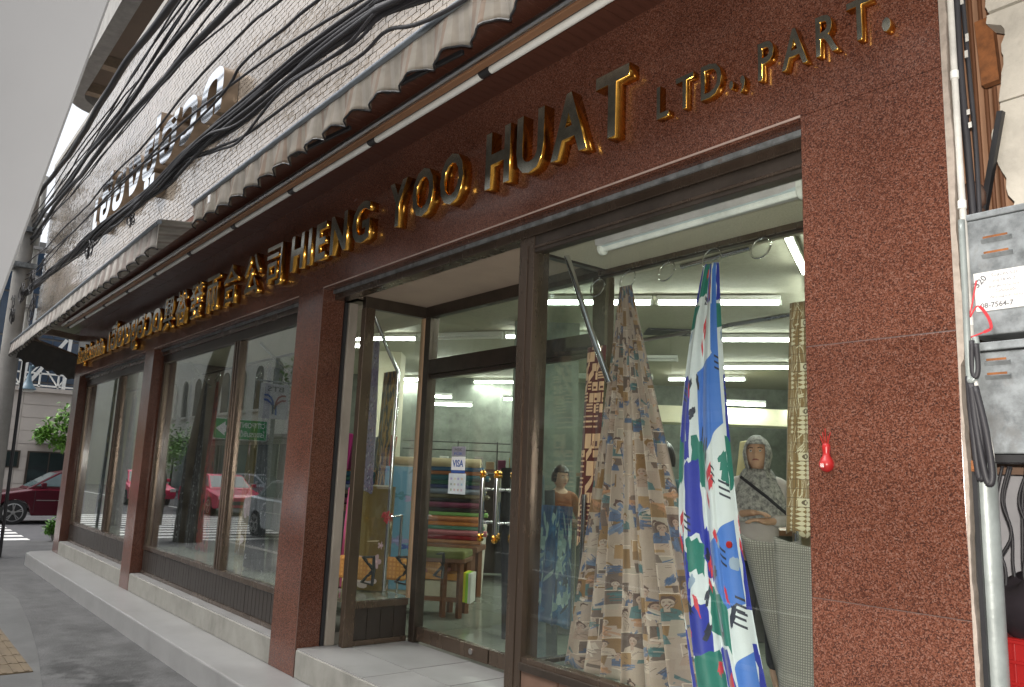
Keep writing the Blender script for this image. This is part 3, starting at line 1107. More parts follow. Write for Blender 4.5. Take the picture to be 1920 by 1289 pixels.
put_word(sg, 'HUAT', -3.22, -2.2, 3.012, 0.292, GM, 0.06, -0.03, 0.022, gap=0.05)
put_word(sg, 'LTD', -2.07, -1.745, 3.012, 0.138, GM, 0.035, -0.0175, 0.012, gap=0.035)
put_word(sg, '.,', -1.712, -1.64, 3.012, 0.16, GM, 0.035, -0.0175, 0.012, gap=0.03)
put_word(sg, 'PART', -1.585, -1.155, 2.995, 0.142, GM, 0.035, -0.0175, 0.012, gap=0.03)
put_word(sg, '.', -1.125, -1.095, 2.995, 0.16, GM, 0.035, -0.0175, 0.04)
cx_ = [-8.87, -8.43, -7.96, -7.48, -7.0, -6.49, -6.02]
for ch, xx in zip('興裕發兩合公司', cx_):
    me, a, b_ = text_mesh(ch, 0.27, 0.06, GM, 0.006, 0.005)
    for v in me.vertices:
        v.co.x = (v.co.x - (a + b_) / 2) * 0.95
    put('character', me, sg, loc=(xx, -0.03, 2.985))
put_word(sg, '', -11.65, -9.2, 3.0, 0.30, GM, 0.05, -0.03, 0.02, gap=0.04, name='character', clusters=['เ', 'ฮี', 'ย', 'ง', 'ยู', 'ฮ', 'ว', 'ด'])
put_word(sg, '', -13.6, -11.9, 3.0, 0.2, GM, 0.05, -0.03, 0.02, gap=0.015, name='character', clusters=['ห้', 'า', 'ง', 'หุ้', 'น', 'ส่', 'ว', 'น', 'จำ', 'กั', 'ด'])
us = thing('chrome_wall_sign', 'mirror polished Thai letters standing on the tiled upper wall', 'sign', (-8, -0.55, 4.2))
M['mirror'] = mat('mirror steel', (0.72, 0.76, 0.8), 0.07, 1.0, var=0.1, scale=5)
M['sign_side'] = mat('brown letter return', (0.35, 0.27, 0.2), 0.35, 0.6)
put_word(us, '', -10.45, -5.95, 4.27, 0.46, ['mirror', 'sign_side'], 0.12, -0.56, 0.03, gap=0.1, name='character', clusters=['เ', 'ฮี', 'ย', 'ง', 'ยู่', 'ฮ', 'ว', 'ด'])

# ================================================================== CABLES
cab = {
 'u1': [(-4.2, -1.02, 5.0), (-6.41, -.96, 5.2), (-7.8, -.92, 5.34), (-9.89, -.85, 5.46), (-12.81, -.77, 5.7), (-15.0, -.74, 5.75)],
 'u2': [(-4.0, -1.0, 4.85), (-5.95, -.97, 5.01), (-9.37, -.87, 5.15), (-12.87, -.76, 5.33), (-15.0, -.74, 5.35)],
 'u3': [(-3.6, -1.0, 4.7), (-5.66, -.98, 4.86), (-8.82, -.89, 4.96), (-12.8, -.77, 5.2), (-15.0, -.74, 5.3)],
 'u4': [(-3.2, -1.0, 4.5), (-5.26, -.99, 4.67), (-7.99, -.91, 4.84), (-11.78, -.8, 5.1), (-15.0, -.74, 5.25)],
 'u5': [(-2.6, -1.05, 4.0), (-4.57, -1.01, 4.29), (-7.29, -.93, 4.64), (-12.0, -.77, 5.05), (-15.0, -.73, 5.1)],
 'u6': [(-2.4, -1.05, 3.95), (-4.3, -1.02, 4.19), (-6.98, -.94, 4.53), (-13.08, -.76, 4.95), (-15.0, -.73, 5.0)],
 'u7': [(-2.0, -1.05, 3.7), (-3.77, -1.04, 3.93), (-4.69, -1.01, 4.04), (-8.45, -.9, 4.22), (-13.6, -.74, 4.6), (-15.0, -.73, 4.7)],
 'u8': [(-1.6, -1.06, 3.4), (-3.2, -1.05, 3.65), (-3.59, -1.04, 3.7), (-4.28, -1.02, 3.79), (-4.92, -1.0, 3.76), (-8.27, -.9, 4.06), (-13.66, -.74, 4.4), (-15.0, -.73, 4.5)],
 'u9': [(-1.4, -1.07, 3.2), (-2.84, -1.06, 3.47), (-4.83, -1.0, 3.78), (-7.54, -.92, 4.01), (-13.7, -.74, 4.33), (-15.0, -.73, 4.4)],
 'M': [(-1.2, -1.09, 2.95), (-2.43, -1.08, 3.27), (-2.64, -1.07, 3.32), (-3.24, -1.05, 3.40), (-3.98, -1.03, 3.44), (-5.25, -.99, 3.55), (-6.18, -.96, 3.58), (-8.16, -.91, 3.74), (-9.61, -.86, 3.83), (-14.1, -.73, 4.15), (-15.0, -.72, 4.2)],
 'B': [(-1.2, -1.09, 2.95), (-2.21, -1.08, 3.16), (-2.54, -1.07, 3.25), (-2.8, -1.07, 3.22), (-3.45, -1.05, 3.32), (-4.15, -1.03, 3.31), (-4.71, -1.01, 3.43), (-5.39, -.99, 3.50), (-6.71, -.95, 3.55), (-8.62, -.89, 3.72), (-13.93, -.73, 4.08), (-15, -.73, 4.1)],
}
def catmull(pts, k=6):
    P = [Vector(p) for p in pts]
    P = [P[0] * 2 - P[1]] + P + [P[-1] * 2 - P[-2]]
    out = []
    for i in range(1, len(P) - 2):
        for j in range(k):
            t = j / k
            a, b_, c, d = P[i - 1], P[i], P[i + 1], P[i + 2]
            out.append(0.5 * ((2 * b_) + (c - a) * t + (2 * a - 5 * b_ + 4 * c - d) * t * t + (3 * b_ - a - 3 * c + d) * t ** 3))
    out.append(P[-2])
    return out
def cable(pts, r, label, group='overhead cables in front of the tiled wall', wob=0.012):
    ph = rnd.uniform(0, 6)
    f1, f2 = rnd.uniform(0.8, 2.2), rnd.uniform(2.5, 5)
    c = []
    for p in catmull(pts):
        c.append((p.x, p.y + wob * math.sin(f1 * p.x + ph), p.z + wob * math.sin(f2 * p.x + 2 * ph) * 0.6 + wob * math.cos(f1 * p.x + ph)))
    mb = MB()
    mb.tube(c, r, 6)
    return tag(mb.build('overhead_cable', 'cable', smooth='all'), label, 'cable', group)
cable(cab['u1'], 0.035, 'thickest black cable, topmost against the sky', wob=0.02)
for k, lab in (('u2', 'thin black cable just below the thickest top cable'), ('u3', 'second thin cable below the thickest top cable')):
    cable(cab[k], 0.009, lab)
cable(cab['u4'], 0.02, 'medium thick black cable crossing high on the tiled wall')
cable(cab['u5'], 0.026, 'thick black cable above the mirror letters')
cable(cab['u6'], 0.007, 'hair thin cable close under the thick cable above the letters')
cable(cab['u7'], 0.009, 'thin cable crossing just over the mirror letters')
cable(cab['u8'], 0.009, 'wavy thin cable crossing the tops of the mirror letters')
cable(cab['u9'], 0.008, 'thin cable crossing the middle of the mirror letters')
for i in range(20):
    a = rnd.uniform(0, 6.28)
    rr = 0.05 * math.sqrt(rnd.random())
    tw = rnd.uniform(-0.5, 0.5)
    pts = []
    for p in cab['M']:
        an = a + tw * p[0]
        pts.append((p[0], p[1] + rr * math.cos(an) * 0.6, p[2] + rr * math.sin(an)))
    cable(pts, rnd.uniform(0.006, 0.013), 'black cable of the thick bundle sagging over the awnings', 'cables of the thick bundle above the awnings', 0.012)
for i in range(3):
    pts = [(p[0], p[1] - 0.01 * i, p[2] + 0.02 * i - 0.02) for p in cab['B']]
    cable(pts, 0.008, 'loose black cable dipping below the thick bundle', 'loose cables under the thick bundle', 0.03)
for i, (dy, dz) in enumerate(((0.0, 0.15), (0.02, 0.1), (0.01, 0.07), (0.02, -0.12), (-0.03, 0.22), (0.02, -0.2))):
    pts = [(p[0], p[1] + dy, p[2] + dz) for p in cab['u4']]
    cable(pts, 0.008, 'thin black cable of the high parallel run', 'parallel thin cables high on the wall', 0.014)
def coil(c, r, n, label):
    pts = []
    for i in range(n * 14):
        t = i / 14 * 2 * math.pi
        k = 1 + 0.25 * math.sin(t * 0.37)
        pts.append((c[0] + r * k * math.cos(t), c[1] + 0.02 * math.sin(t * 0.7), c[2] + r * 0.8 * k * math.sin(t)))
    mb = MB()
    mb.tube(pts, 0.005, 5)
    tag(mb.build('cable_coil', 'cable'), label, 'cable', 'curled cable ends on the bundle')
coil((-8.7, -0.92, 3.62), 0.10, 4, 'messy black cable coil hanging under the mirror letters')
coil((-6.9, -0.95, 3.5), 0.06, 3, 'small curled cable end under the bundle')
for i in range(9):
    coil((-14.4 + rnd.uniform(-0.6, 0.9), -0.75 + rnd.uniform(-0.15, 0.1), rnd.uniform(3.75, 4.35)), rnd.uniform(0.1, 0.25), 3, 'tangled cable loop around the corner pole')

# poles at the corner
t = thing('utility_pole', 'round grey concrete utility pole behind the grey board', 'pole', (-15.0, -0.76, 0))
mb = MB()
mb.tube([(-15, -0.76, -0.05), (-15, -0.79, 3.6), (-15, -0.79, 6.2)], 0.13, 16, rs=[0.15, 0.13, 0.11])
mb.build('shaft', 'concrete', t, smooth=True)
mb = MB()
mb.box(-15.3, -14.8, -0.95, -0.60, 4.6, 4.68)
mb.build('cross_arm', 'zinc', t)
mb = MB()
mb.box(-15.3, -14.8, -0.95, -0.60, 5.2, 5.28)
mb.build('cross_arm', 'zinc', t)
t = thing('steel_mast', 'slim dark steel mast right beside the concrete pole', 'pole', (-15.0, -0.57, 0))
mb = MB()
mb.tube([(-15.0, -0.535, 0), (-15.0, -0.575, 3.4)], 0.025, 10)
mb.build('shaft', 'black', t, smooth=True)
mb = MB()
mb.tube([(-15.25, -0.60, 3.6), (-15.2, -0.62, 6.3)], 0.05, 12)
mb.build('upper_tube', 'white', t, smooth=True)
for z in (4.0, 4.5, 5.0, 5.6):
    mb = MB()
    mb.box(-15.3, -15.1, -0.68, -0.52, z, z + 0.05)
    mb.build('clamp', 'steel', t)

# grey board near the camera
t = thing('blank_signboard', 'large blank light grey board leaning close to the camera', 'signboard', (-1.9, -2.5, 0))
def gp(u, v):      # a point on the board's plane
    P = [Vector((-2.252, -2.047, 2.764)), Vector((-2.525, -2.168, 1.949))]
    e = (P[1] - P[0]).normalized()
    u *= 1.8
    v *= 1.8
    s_ = Vector((-0.62, -0.78, 0.0)).normalized()
    return P[0] + e * u + s_ * v
nrm = (gp(1, 0) - gp(0, 0)).cross(gp(0, 1) - gp(0, 0)).normalized()
poly = [gp(-0.9, 0), gp(0.66, 0.004), gp(0.74, 0.25), gp(0.85, 1.2), gp(-0.9, 1.2)]
mb = MB()
n = len(poly)
mb.add([q for q in poly] + [q + nrm * 0.01 * (1 if nrm.dot(poly[0] - Vector((0, -2.4, 1.53))) > 0 else -1) for q in poly], [tuple(range(n)), tuple(range(2 * n - 1, n - 1, -1))] + [(i, (i + 1) % n, (i + 1) % n + n, i + n) for i in range(n)])
mb.build('board', 'grey_sheet', t)
mb = MB()
q = gp(0.65, 0.45)
mb.bar((q.x, q.y, 0), (q.x, q.y, q.z), 0.05, 0.05, (0, 1, 0))
q2 = gp(0.65, 1.0)
mb.bar((q2.x, q2.y, 0), (q2.x, q2.y, q2.z), 0.05, 0.05, (0, 1, 0))
mb.build('leg', 'grey_sheet', t)


# ================================================================== SHOP INTERIOR
room = thing('shop_interior', 'fluorescent lit sales room behind the show windows', 'room', (-6, 6, 0.35))
room['kind'] = 'structure'
# party wall towards the alley
mb = MB()
mb.box(-1.43, -1.22, 0.036, 13.3, -0.1, 6.0)
mb.build('party_wall', 'room_cream', room)
poly = [(-1.44, 0.9), (-1.44, 13.24), (-6.66, 13.24), (-14.0, 4.14), (-14.0, 0.9)]
mb = MB()
mb.prism(poly, 0.2, 0.345, plane='xy')
mb.build('floor_base', 'room_floor', room)
mb = MB()
mb.prism(poly, 3.35, 3.5, plane='xy')
mb.build('ceiling', 'room_ceiling', room)
# big floor tiles near the door
ft = MB()
ft.box(-0.297, 0.297, -0.297, 0.297, 0, 0.008)
fme = ft.mesh('tile', 'room_floor')
for i in range(13):
    for j in range(9):
        put('tile', fme, room, loc=(-2.0 - i * 0.6, 1.2 + j * 0.6, 0.345))
def wallseg(a, b_, m, name='wall', z0=0.3, z1=3.5):
    a, b_ = Vector((*a, 0)), Vector((*b_, 0))
    d = (b_ - a).normalized()
    nn_ = Vector((-d.y, d.x, 0))
    mb = MB()
    mb.obox((a + b_) / 2 + Vector((0, 0, (z0 + z1) / 2)) - nn_ * 0.05, d, nn_, (0, 0, 1), (b_ - a).length / 2, 0.05, (z1 - z0) / 2)
    return mb.build(name, m, room)
wallseg((-14.02, 4.14), (-6.6, 13.3), 'room_wall')
wallseg((-6.66, 13.34), (-1.3, 13.34), 'room_cream')
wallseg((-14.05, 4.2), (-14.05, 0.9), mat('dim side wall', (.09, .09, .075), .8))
mb = MB()
mb.box(-14.0, -1.44, YD + 0.05, YD + 0.10, 2.74, 3.5)
mb.build('front_wall', 'room_cream', room)
mb = MB()
mb.box(-14.02, -13.56, 0.17, 0.9, 0.2, 3.5)
mb.build('end_wall', 'room_cream', room)
mb = MB()
mb.box(-14.0, XE, 0.0705, YD + 0.12, 3.40, 3.559)
mb.build('shell_slab', 'concrete', room)
A2 = Vector((0.6277, 0.7785, 0))
B2 = Vector((-0.7785, 0.6277, 0))
C0 = Vector((0, -2.4, 0))
def AB(a, b_, z=0):
    return C0 + A2 * a + B2 * b_ + Vector((0, 0, z))
# bulkhead and pillar inside
mb = MB()
mb.obox(AB(5.5, 12.8, 2.62), A2, B2, (0, 0, 1), 3.4, 0.25, 0.13)
mb.build('bulkhead', 'beam', room)
mb = MB()
mb.obox(AB(-2.05, 12.2, 1.85), A2, B2, (0, 0, 1), 0.30, 0.25, 1.5)
mb.build('column', 'room_cream', room)
mb = MB()
mb.obox(AB(0.35, 9.4, 1.85), A2, B2, (0, 0, 1), 0.38, 0.2, 1.5)
mb.build('column', 'room_wall', room)
# air vent
mb = MB()
P = Vector((-6.2, 5.0, 3.335))
for i in range(9):
    mb.obox(P + A2 * 0.0 + B2 * (-0.16 + 0.04 * i), A2, B2, (0, 0, 1), 0.32, 0.012, 0.012)
vt = mb.build('ceiling_vent', 'black')
tag(vt, 'small dark slotted air vent in the shop ceiling', 'vent')

def fluoro(a, b_, label, power=30, lit=True, group='fluorescent battens on the shop ceiling', drop=0.0):
    a, b_ = Vector(a), Vector(b_)
    d = (b_ - a).normalized()
    c = (a + b_) / 2
    t = thing('fluorescent_lamp', label, 'lamp', tuple(c), group)
    mb = MB()
    mb.bar(a - d * 0.02 + Vector((0, 0, 0.045)), b_ + d * 0.02 + Vector((0, 0, 0.045)), 0.06, 0.045)
    mb.build('housing', 'white', t, bevel=0.006)
    for p, s_ in ((a, -1), (b_, 1)):
        mb = MB()
        mb.bar(p + d * s_ * 0.001, p + d * s_ * 0.028, 0.034, 0.055)
        mb.build('socket', 'white', t, bevel=0.006)
    mb = MB()
    mb.tube([a, b_], 0.02, 10)
    mb.build('tube', 'tube_lit' if lit else 'white', t, smooth=True)
    if lit and power:
        ld = bpy.data.lights.new('tube_light', 'AREA')
        ld.shape = 'RECTANGLE'
        ld.size = (b_ - a).length
        ld.size_y = 0.04
        ld.energy = power
        ld.color = (0.93, 1.0, 0.88)
        lo = bpy.data.objects.new('tube_light', ld)
        COL.objects.link(lo)
        lo.parent = t
        lo.location = Vector((0, 0, -0.03))
        lo.rotation_euler = (0, 0, math.atan2(d.y, d.x))
    return t
zc = 3.27
rows = [((-5.933, 2.677), (-5.13, 3.39), 'left lamp of the front lit row on the shop ceiling'),
        ((-5.066, 3.441), (-4.222, 4.184), 'right lamp of the front lit row on the shop ceiling'),
        ((-6.0, 5.35), (-5.1, 6.09), 'lit lamp of the second row, beside the right granite pillar'),
        ((-7.45, 7.25), (-6.4, 8.01), 'lit lamp of the third row, beside the right granite pillar'),
        ((-8.79, 8.02), (-7.78, 8.70), 'lit lamp glowing behind the blue draped cloth'),
        ((-9.65, 2.32), (-8.82, 3.0), 'lit lamp seen through the left glass screen top'),
        ((-7.744, 3.674), (-6.9, 4.4), 'lit lamp seen through the door transom'),
        ((-12.03, 6.32), (-11.2, 6.9), 'lit lamp high behind the glass door'),
        ((-10.9, 4.41), (-10.2, 5.0), 'lit lamp just under the transom at left'),
        ((-13.2, 5.0), (-12.6, 5.5), 'far lit lamp behind the bent chrome pole'),
        ((-3.45, 3.35), (-2.87, 2.10), 'lamp running away from the window beside the right pillar'),
        ((-4.3, 4.9), (-3.62, 3.72), 'second lamp running away beside the right pillar'),
        ((-10.4, 2.3), (-9.9, 2.9), 'lit lamp behind the middle show window')]
for a, b_, lab in rows:
    fluoro((*a, zc), (*b_, zc), lab, 20)
# wall washing lamps in the back
for a, b_, z, lab in ((3.1, 3.9, 2.80, 'lit lamp along the cream bulkhead, left'), (4.3, 5.1, 2.80, 'lit lamp along the cream bulkhead, middle'), (5.2, 6.0, 2.80, 'lit lamp along the cream bulkhead, right end')):
    fluoro(tuple(AB(a, 12.45, z)), tuple(AB(b_, 12.45, z)), lab, 5)
for a, b_, bb, z, lab in ((-1.45, -0.75, 13.8, 2.74, 'lower lit lamp behind the glass door'), (-1.45, -1.15, 14.3, 2.92, 'short lit lamp behind the glass door'), (-0.2, 0.5, 14.3, 2.92, 'lit lamp behind the right door leaf')):
    fluoro(tuple(AB(a, bb, z)), tuple(AB(b_, bb, z)), lab, 2)
# unlit battens
for (a, b_, lab) in (((-8.75, 3.03), (-7.8, 3.63), 'unlit batten between two lit lamps of one row'), ((-9.9, 6.9), (-8.9, 7.7), 'unlit batten in the middle of the ceiling'), ((-8.2, 5.7), (-7.3, 6.4), 'unlit batten behind the collage cloth')):
    fluoro((*a, zc), (*b_, zc), lab, 0, False)

# display case lamp
t = thing('display_lamp', 'unlit white tube lamp under the near window ceiling', 'lamp', (-2.15, 0.3, 2.7))
a, b_ = Vector((-2.66, 0.27, 2.645)), Vector((-1.60, 0.245, 2.645))
mb = MB()
mb.bar(a + Vector((-0.03, 0.02, 0.03)), b_ + Vector((0.03, 0.02, 0.03)), 0.085, 0.05)
mb.build('housing', mat('blue grey housing', (0.48, 0.55, 0.58), 0.4), t, bevel=0.008)
mb = MB()
mb.prism([(0.225, 2.655), (0.335, 2.655), (0.345, 2.70), (0.215, 2.70)], -2.68, -1.58, plane='yz')
mb.build('reflector', mat('pink grey reflector', (0.50, 0.47, 0.48), 0.35), t, bevel=0.003)
for p, s_ in ((a, -1), (b_, 1)):
    mb = MB()
    mb.lathe(p + Vector((s_ * 0.014, 0, 0)), [(0.024, -0.014), (0.03, -0.008), (0.03, 0.008), (0.022, 0.014)], 18, axis=(1, 0, 0))
    mb.box(p.x + s_ * 0.014 - 0.013, p.x + s_ * 0.014 + 0.013, p.y - 0.026, p.y + 0.03, p.z, p.z + 0.05)
    mb.build('end_cap', 'white', t, smooth=True)
mb = MB()
mb.tube([a, b_], 0.016, 14)
mb.build('tube', mat('unlit tube', (0.85, 0.86, 0.84), 0.25), t, smooth=True)

# rail and rings
t = thing('curtain_rail', 'dark rail along the back of the near window', 'rail', (-2.3, 0.7, 2.68))
mb = MB()
mb.box(-3.13, XR, 0.715, 0.75, 2.668, 2.6995)
mb.build('rail', 'bronze_dark', t)
mb = MB()
mb.box(-3.13, XR, 0.69, 0.70, 2.672, 2.699)
mb.build('front_lip', 'bronze', t)
def ring(c, rr, label, tilt=0.3):
    pts = []
    for i in range(29):
        an = 2 * math.pi * i / 28
        pts.append((c[0] + rr * math.cos(an), c[1] + tilt * rr * math.sin(an), c[2] + rr * math.sin(an)))
    mb = MB()
    mb.tube(pts, 0.0045, 8)
    mb.tube([(c[0], c[1] + tilt * rr, c[2] + rr), (c[0], c[1] + tilt * rr, c[2] + rr + 0.02)], 0.003, 6)
    tag(mb.build('curtain_ring', 'chrome', smooth='all'), label, 'ring', 'chrome rings hanging from the window rail')
for c, lab in (((-3.20 + 0.07, 0.69, 2.605), 'leftmost empty chrome ring, by the bronze post'), ((-2.90, 0.69, 2.610), 'chrome ring holding the collage print cloth'),
               ((-2.63, 0.69, 2.608), 'empty chrome ring between the two draped cloths'), ((-2.345, 0.69, 2.625), 'chrome ring holding the blue and green cloth'),
               ((-2.07, 0.69, 2.618), 'rightmost empty chrome ring, near the angled lamp')):
    ring(c, 0.052, lab)
def rod(name, pts, r, label, cat='rod', m='chrome', group=None):
    mb = MB()
    mb.tube(pts, r, 14)
    return tag(mb.build(name, m, smooth=True), label, cat, group)
rod('chrome_tube', [(-2.62, 0.80, 2.655), (-2.2, 0.80, 2.67)], 0.015, 'short chrome tube lying level behind the rings')
rod('hanging_rail', [(-2.95, 0.84, 2.30), (-1.6, 1.15, 2.41)], 0.011, 'long thin rail behind both draped cloths', 'rail', 'steel')
rod('display_pole', [(-3.03, 0.36, 2.70), (-2.905, 0.42, 2.30), (-2.80, 0.46, 2.02)], 0.016, 'slanting chrome pole beside the bronze post', 'pole')
rod('display_pole', [(-3.02, 0.52, 1.46), (-3.04, 0.52, 0.65)], 0.014, 'upright chrome pole below the brown patterned cloth', 'pole')
rod('floor_stand', [(-3.75, 1.15, 1.22), (-3.75, 1.15, 0.36)], 0.01, 'thin chrome clothes stand near the bronze post', 'stand')

# ---------------- prints (flat pictures on cloth)
class Canvas:
    def __init__(s, w, h, bg):
        s.a = np.zeros((h, w, 3), np.float32)
        s.a[:] = bg
        s.w, s.h = w, h
        s.Y, s.X = np.mgrid[0:h, 0:w]
        s.X = (s.X + 0.5) / w
        s.Y = (s.Y + 0.5) / h
    def poly(s, pts, c, al=1.0):
        xs = [p[0] for p in pts]
        ys = [p[1] for p in pts]
        x0, x1 = max(0, int(min(xs) * s.w) - 1), min(s.w, int(max(xs) * s.w) + 2)
        y0, y1 = max(0, int(min(ys) * s.h) - 1), min(s.h, int(max(ys) * s.h) + 2)
        if x1 <= x0 or y1 <= y0:
            return
        X, Y = s.X[y0:y1, x0:x1], s.Y[y0:y1, x0:x1]
        ins = np.zeros(X.shape, bool)
        n = len(pts)
        for i in range(n):
            xa, ya = pts[i]
            xb, yb = pts[(i + 1) % n]
            if ya == yb:
                continue
            cnd = ((ya > Y) != (yb > Y)) & (X < (xb - xa) * (Y - ya) / (yb - ya) + xa)
            ins ^= cnd
        sub = s.a[y0:y1, x0:x1]
        sub[ins] = sub[ins] * (1 - al) + np.array(c, np.float32) * al
    def ell(s, x, y, rx_, ry, c, rot=0, al=1.0, n=18, wob=0.0, rr=None):
        pts = []
        for i in range(n):
            t = 2 * math.pi * i / n
            k = 1 + (rr.uniform(-wob, wob) if rr else 0)
            u, v = rx_ * k * math.cos(t), ry * k * math.sin(t)
            pts.append((x + u * math.cos(rot) - v * math.sin(rot), y + u * math.sin(rot) + v * math.cos(rot)))
        s.poly(pts, c, al)
    def line(s, x0, y0, x1, y1, wd, c, al=1.0):
        dx, dy = x1 - x0, y1 - y0
        l = math.hypot(dx, dy) or 1
        nx, ny = -dy / l * wd / 2, dx / l * wd / 2
        s.poly([(x0 + nx, y0 + ny), (x1 + nx, y1 + ny), (x1 - nx, y1 - ny), (x0 - nx, y0 - ny)], c, al)
    def grain(s, k, seed=0):
        g_ = np.random.RandomState(seed)
        s.a *= 1 + k * (g_.rand(s.h, s.w, 1).astype(np.float32) - 0.5)
        s.a = np.clip(s.a, 0, 1)
        return s.a

def collage():
    q = random.Random(5)
    c = Canvas(1100, 1700, (0.50, 0.44, 0.39))
    paper = [(0.52, 0.46, 0.42), (0.47, 0.40, 0.36), (0.56, 0.51, 0.47), (0.48, 0.46, 0.41)]
    taupe, ochre, blue, teal, ink = (0.17, 0.13, 0.115), (0.29, 0.18, 0.075), (0.07, 0.15, 0.34), (0.07, 0.20, 0.24), (0.14, 0.09, 0.08)
    def strokes(x, y, col, n_, l, wd, an, sp):
        for k in range(n_):
            a_ = an + q.uniform(-.3, .3)
            ox, oy = q.gauss(0, sp), q.gauss(0, sp * .65)
            ll = l * q.uniform(.5, 1.2)
            kk = q.uniform(.7, 1.3)
            cc = tuple(min(1, v * kk) for v in col)
            c.line(x + ox - ll * math.cos(a_), y + oy - ll * .65 * math.sin(a_), x + ox + ll * math.cos(a_), y + oy + ll * .65 * math.sin(a_), wd * q.uniform(.5, 1.3), cc, .75)
    def bust(hx, hy, s_):
        fc = q.choice([(0.58, 0.48, 0.42), (0.54, 0.48, 0.43), (0.48, 0.38, 0.33)])
        bc = q.choice([blue, taupe, fc, (0.66, 0.60, 0.54), teal])
        tilt = q.uniform(-0.4, 0.4)
        c.poly([(hx - s_ * 1.9, hy - s_ * 2.2), (hx - s_ * 1.4, hy - s_ * 0.8), (hx - s_ * .3, hy - s_ * .45), (hx + s_ * .5, hy - s_ * .5), (hx + s_ * 1.6, hy - s_ * .9), (hx + s_ * 2, hy - s_ * 2.2)], bc, .9)
        c.poly([(hx - s_ * .3, hy - s_), (hx - s_ * .3, hy), (hx + s_ * .32, hy), (hx + s_ * .3, hy - s_)], fc)
        c.ell(hx, hy + s_ * .42, s_ * .92, s_ * .70, ink if q.random() < .75 else ochre, tilt, wob=.22, rr=q)
        c.ell(hx + s_ * .1, hy + s_ * .16, s_ * .66, s_ * .60, fc, tilt, wob=.05, rr=q)
        c.poly([(hx + s_ * .25, hy + s_ * .5), (hx + s_ * .74, hy + s_ * .2), (hx + s_ * .5, hy - s_ * .3)], tuple(v * .72 for v in fc), .7)
        for ex in (-.22, .34):
            c.line(hx + s_ * (ex - .12), hy + s_ * .22, hx + s_ * (ex + .13), hy + s_ * .25, s_ * .08, ink)
            c.line(hx + s_ * (ex - .15), hy + s_ * .34, hx + s_ * (ex + .15), hy + s_ * .38, s_ * .05, ink)
        c.line(hx - s_ * .1, hy - s_ * .14, hx + s_ * .24, hy - s_ * .12, s_ * .09, (0.42, 0.16, 0.13))
        for k in range(6):
            c.line(hx + s_ * q.uniform(-1.5, 1.5), hy - s_ * q.uniform(1, 2), hx + s_ * q.uniform(-1.2, 1.2), hy - s_ * q.uniform(.6, 1.6), s_ * .06, ink, .7)
    for k in range(300):
        x, y = q.uniform(-.08, 1), q.uniform(-.05, 1)
        w_, h_ = q.uniform(.05, .14), q.uniform(.03, .085)
        sk = q.uniform(-.012, .012)
        col = q.choice([taupe, taupe, taupe, ochre, ochre, (0.42, .28, .14)] + paper + paper)
        c.poly([(x, y), (x + w_, y + sk), (x + w_ - sk, y + h_), (x - sk, y + h_)], col, .95)
        if q.random() < .3:
            c.line(x, y + h_, x + w_, y + h_, .003, (0.75, .7, .64))
            c.line(x, y, x, y + h_, .002, (0.75, .7, .64))
        if q.random() < .62:
            bust(x + w_ * .5, y + h_ * .55, q.uniform(.013, .028))
        if q.random() < .6:
            strokes(x + q.uniform(0, w_), y + q.uniform(0, h_), q.choice([blue, blue, teal, (.15, .25, .45), (.75, .72, .68), (.5, .28, .16)]), 9, q.uniform(.015, .045), q.uniform(.004, .010), q.uniform(-1.5, 1.5), .012)
        if q.random() < .6:
            strokes(x + w_ * .5, y + h_ * .5, ink, 6, .012, .002, q.uniform(0, 3), .02)
    c.a *= np.array([0.58, 0.51, 0.455], np.float32)
    return c.grain(0.16, 1)

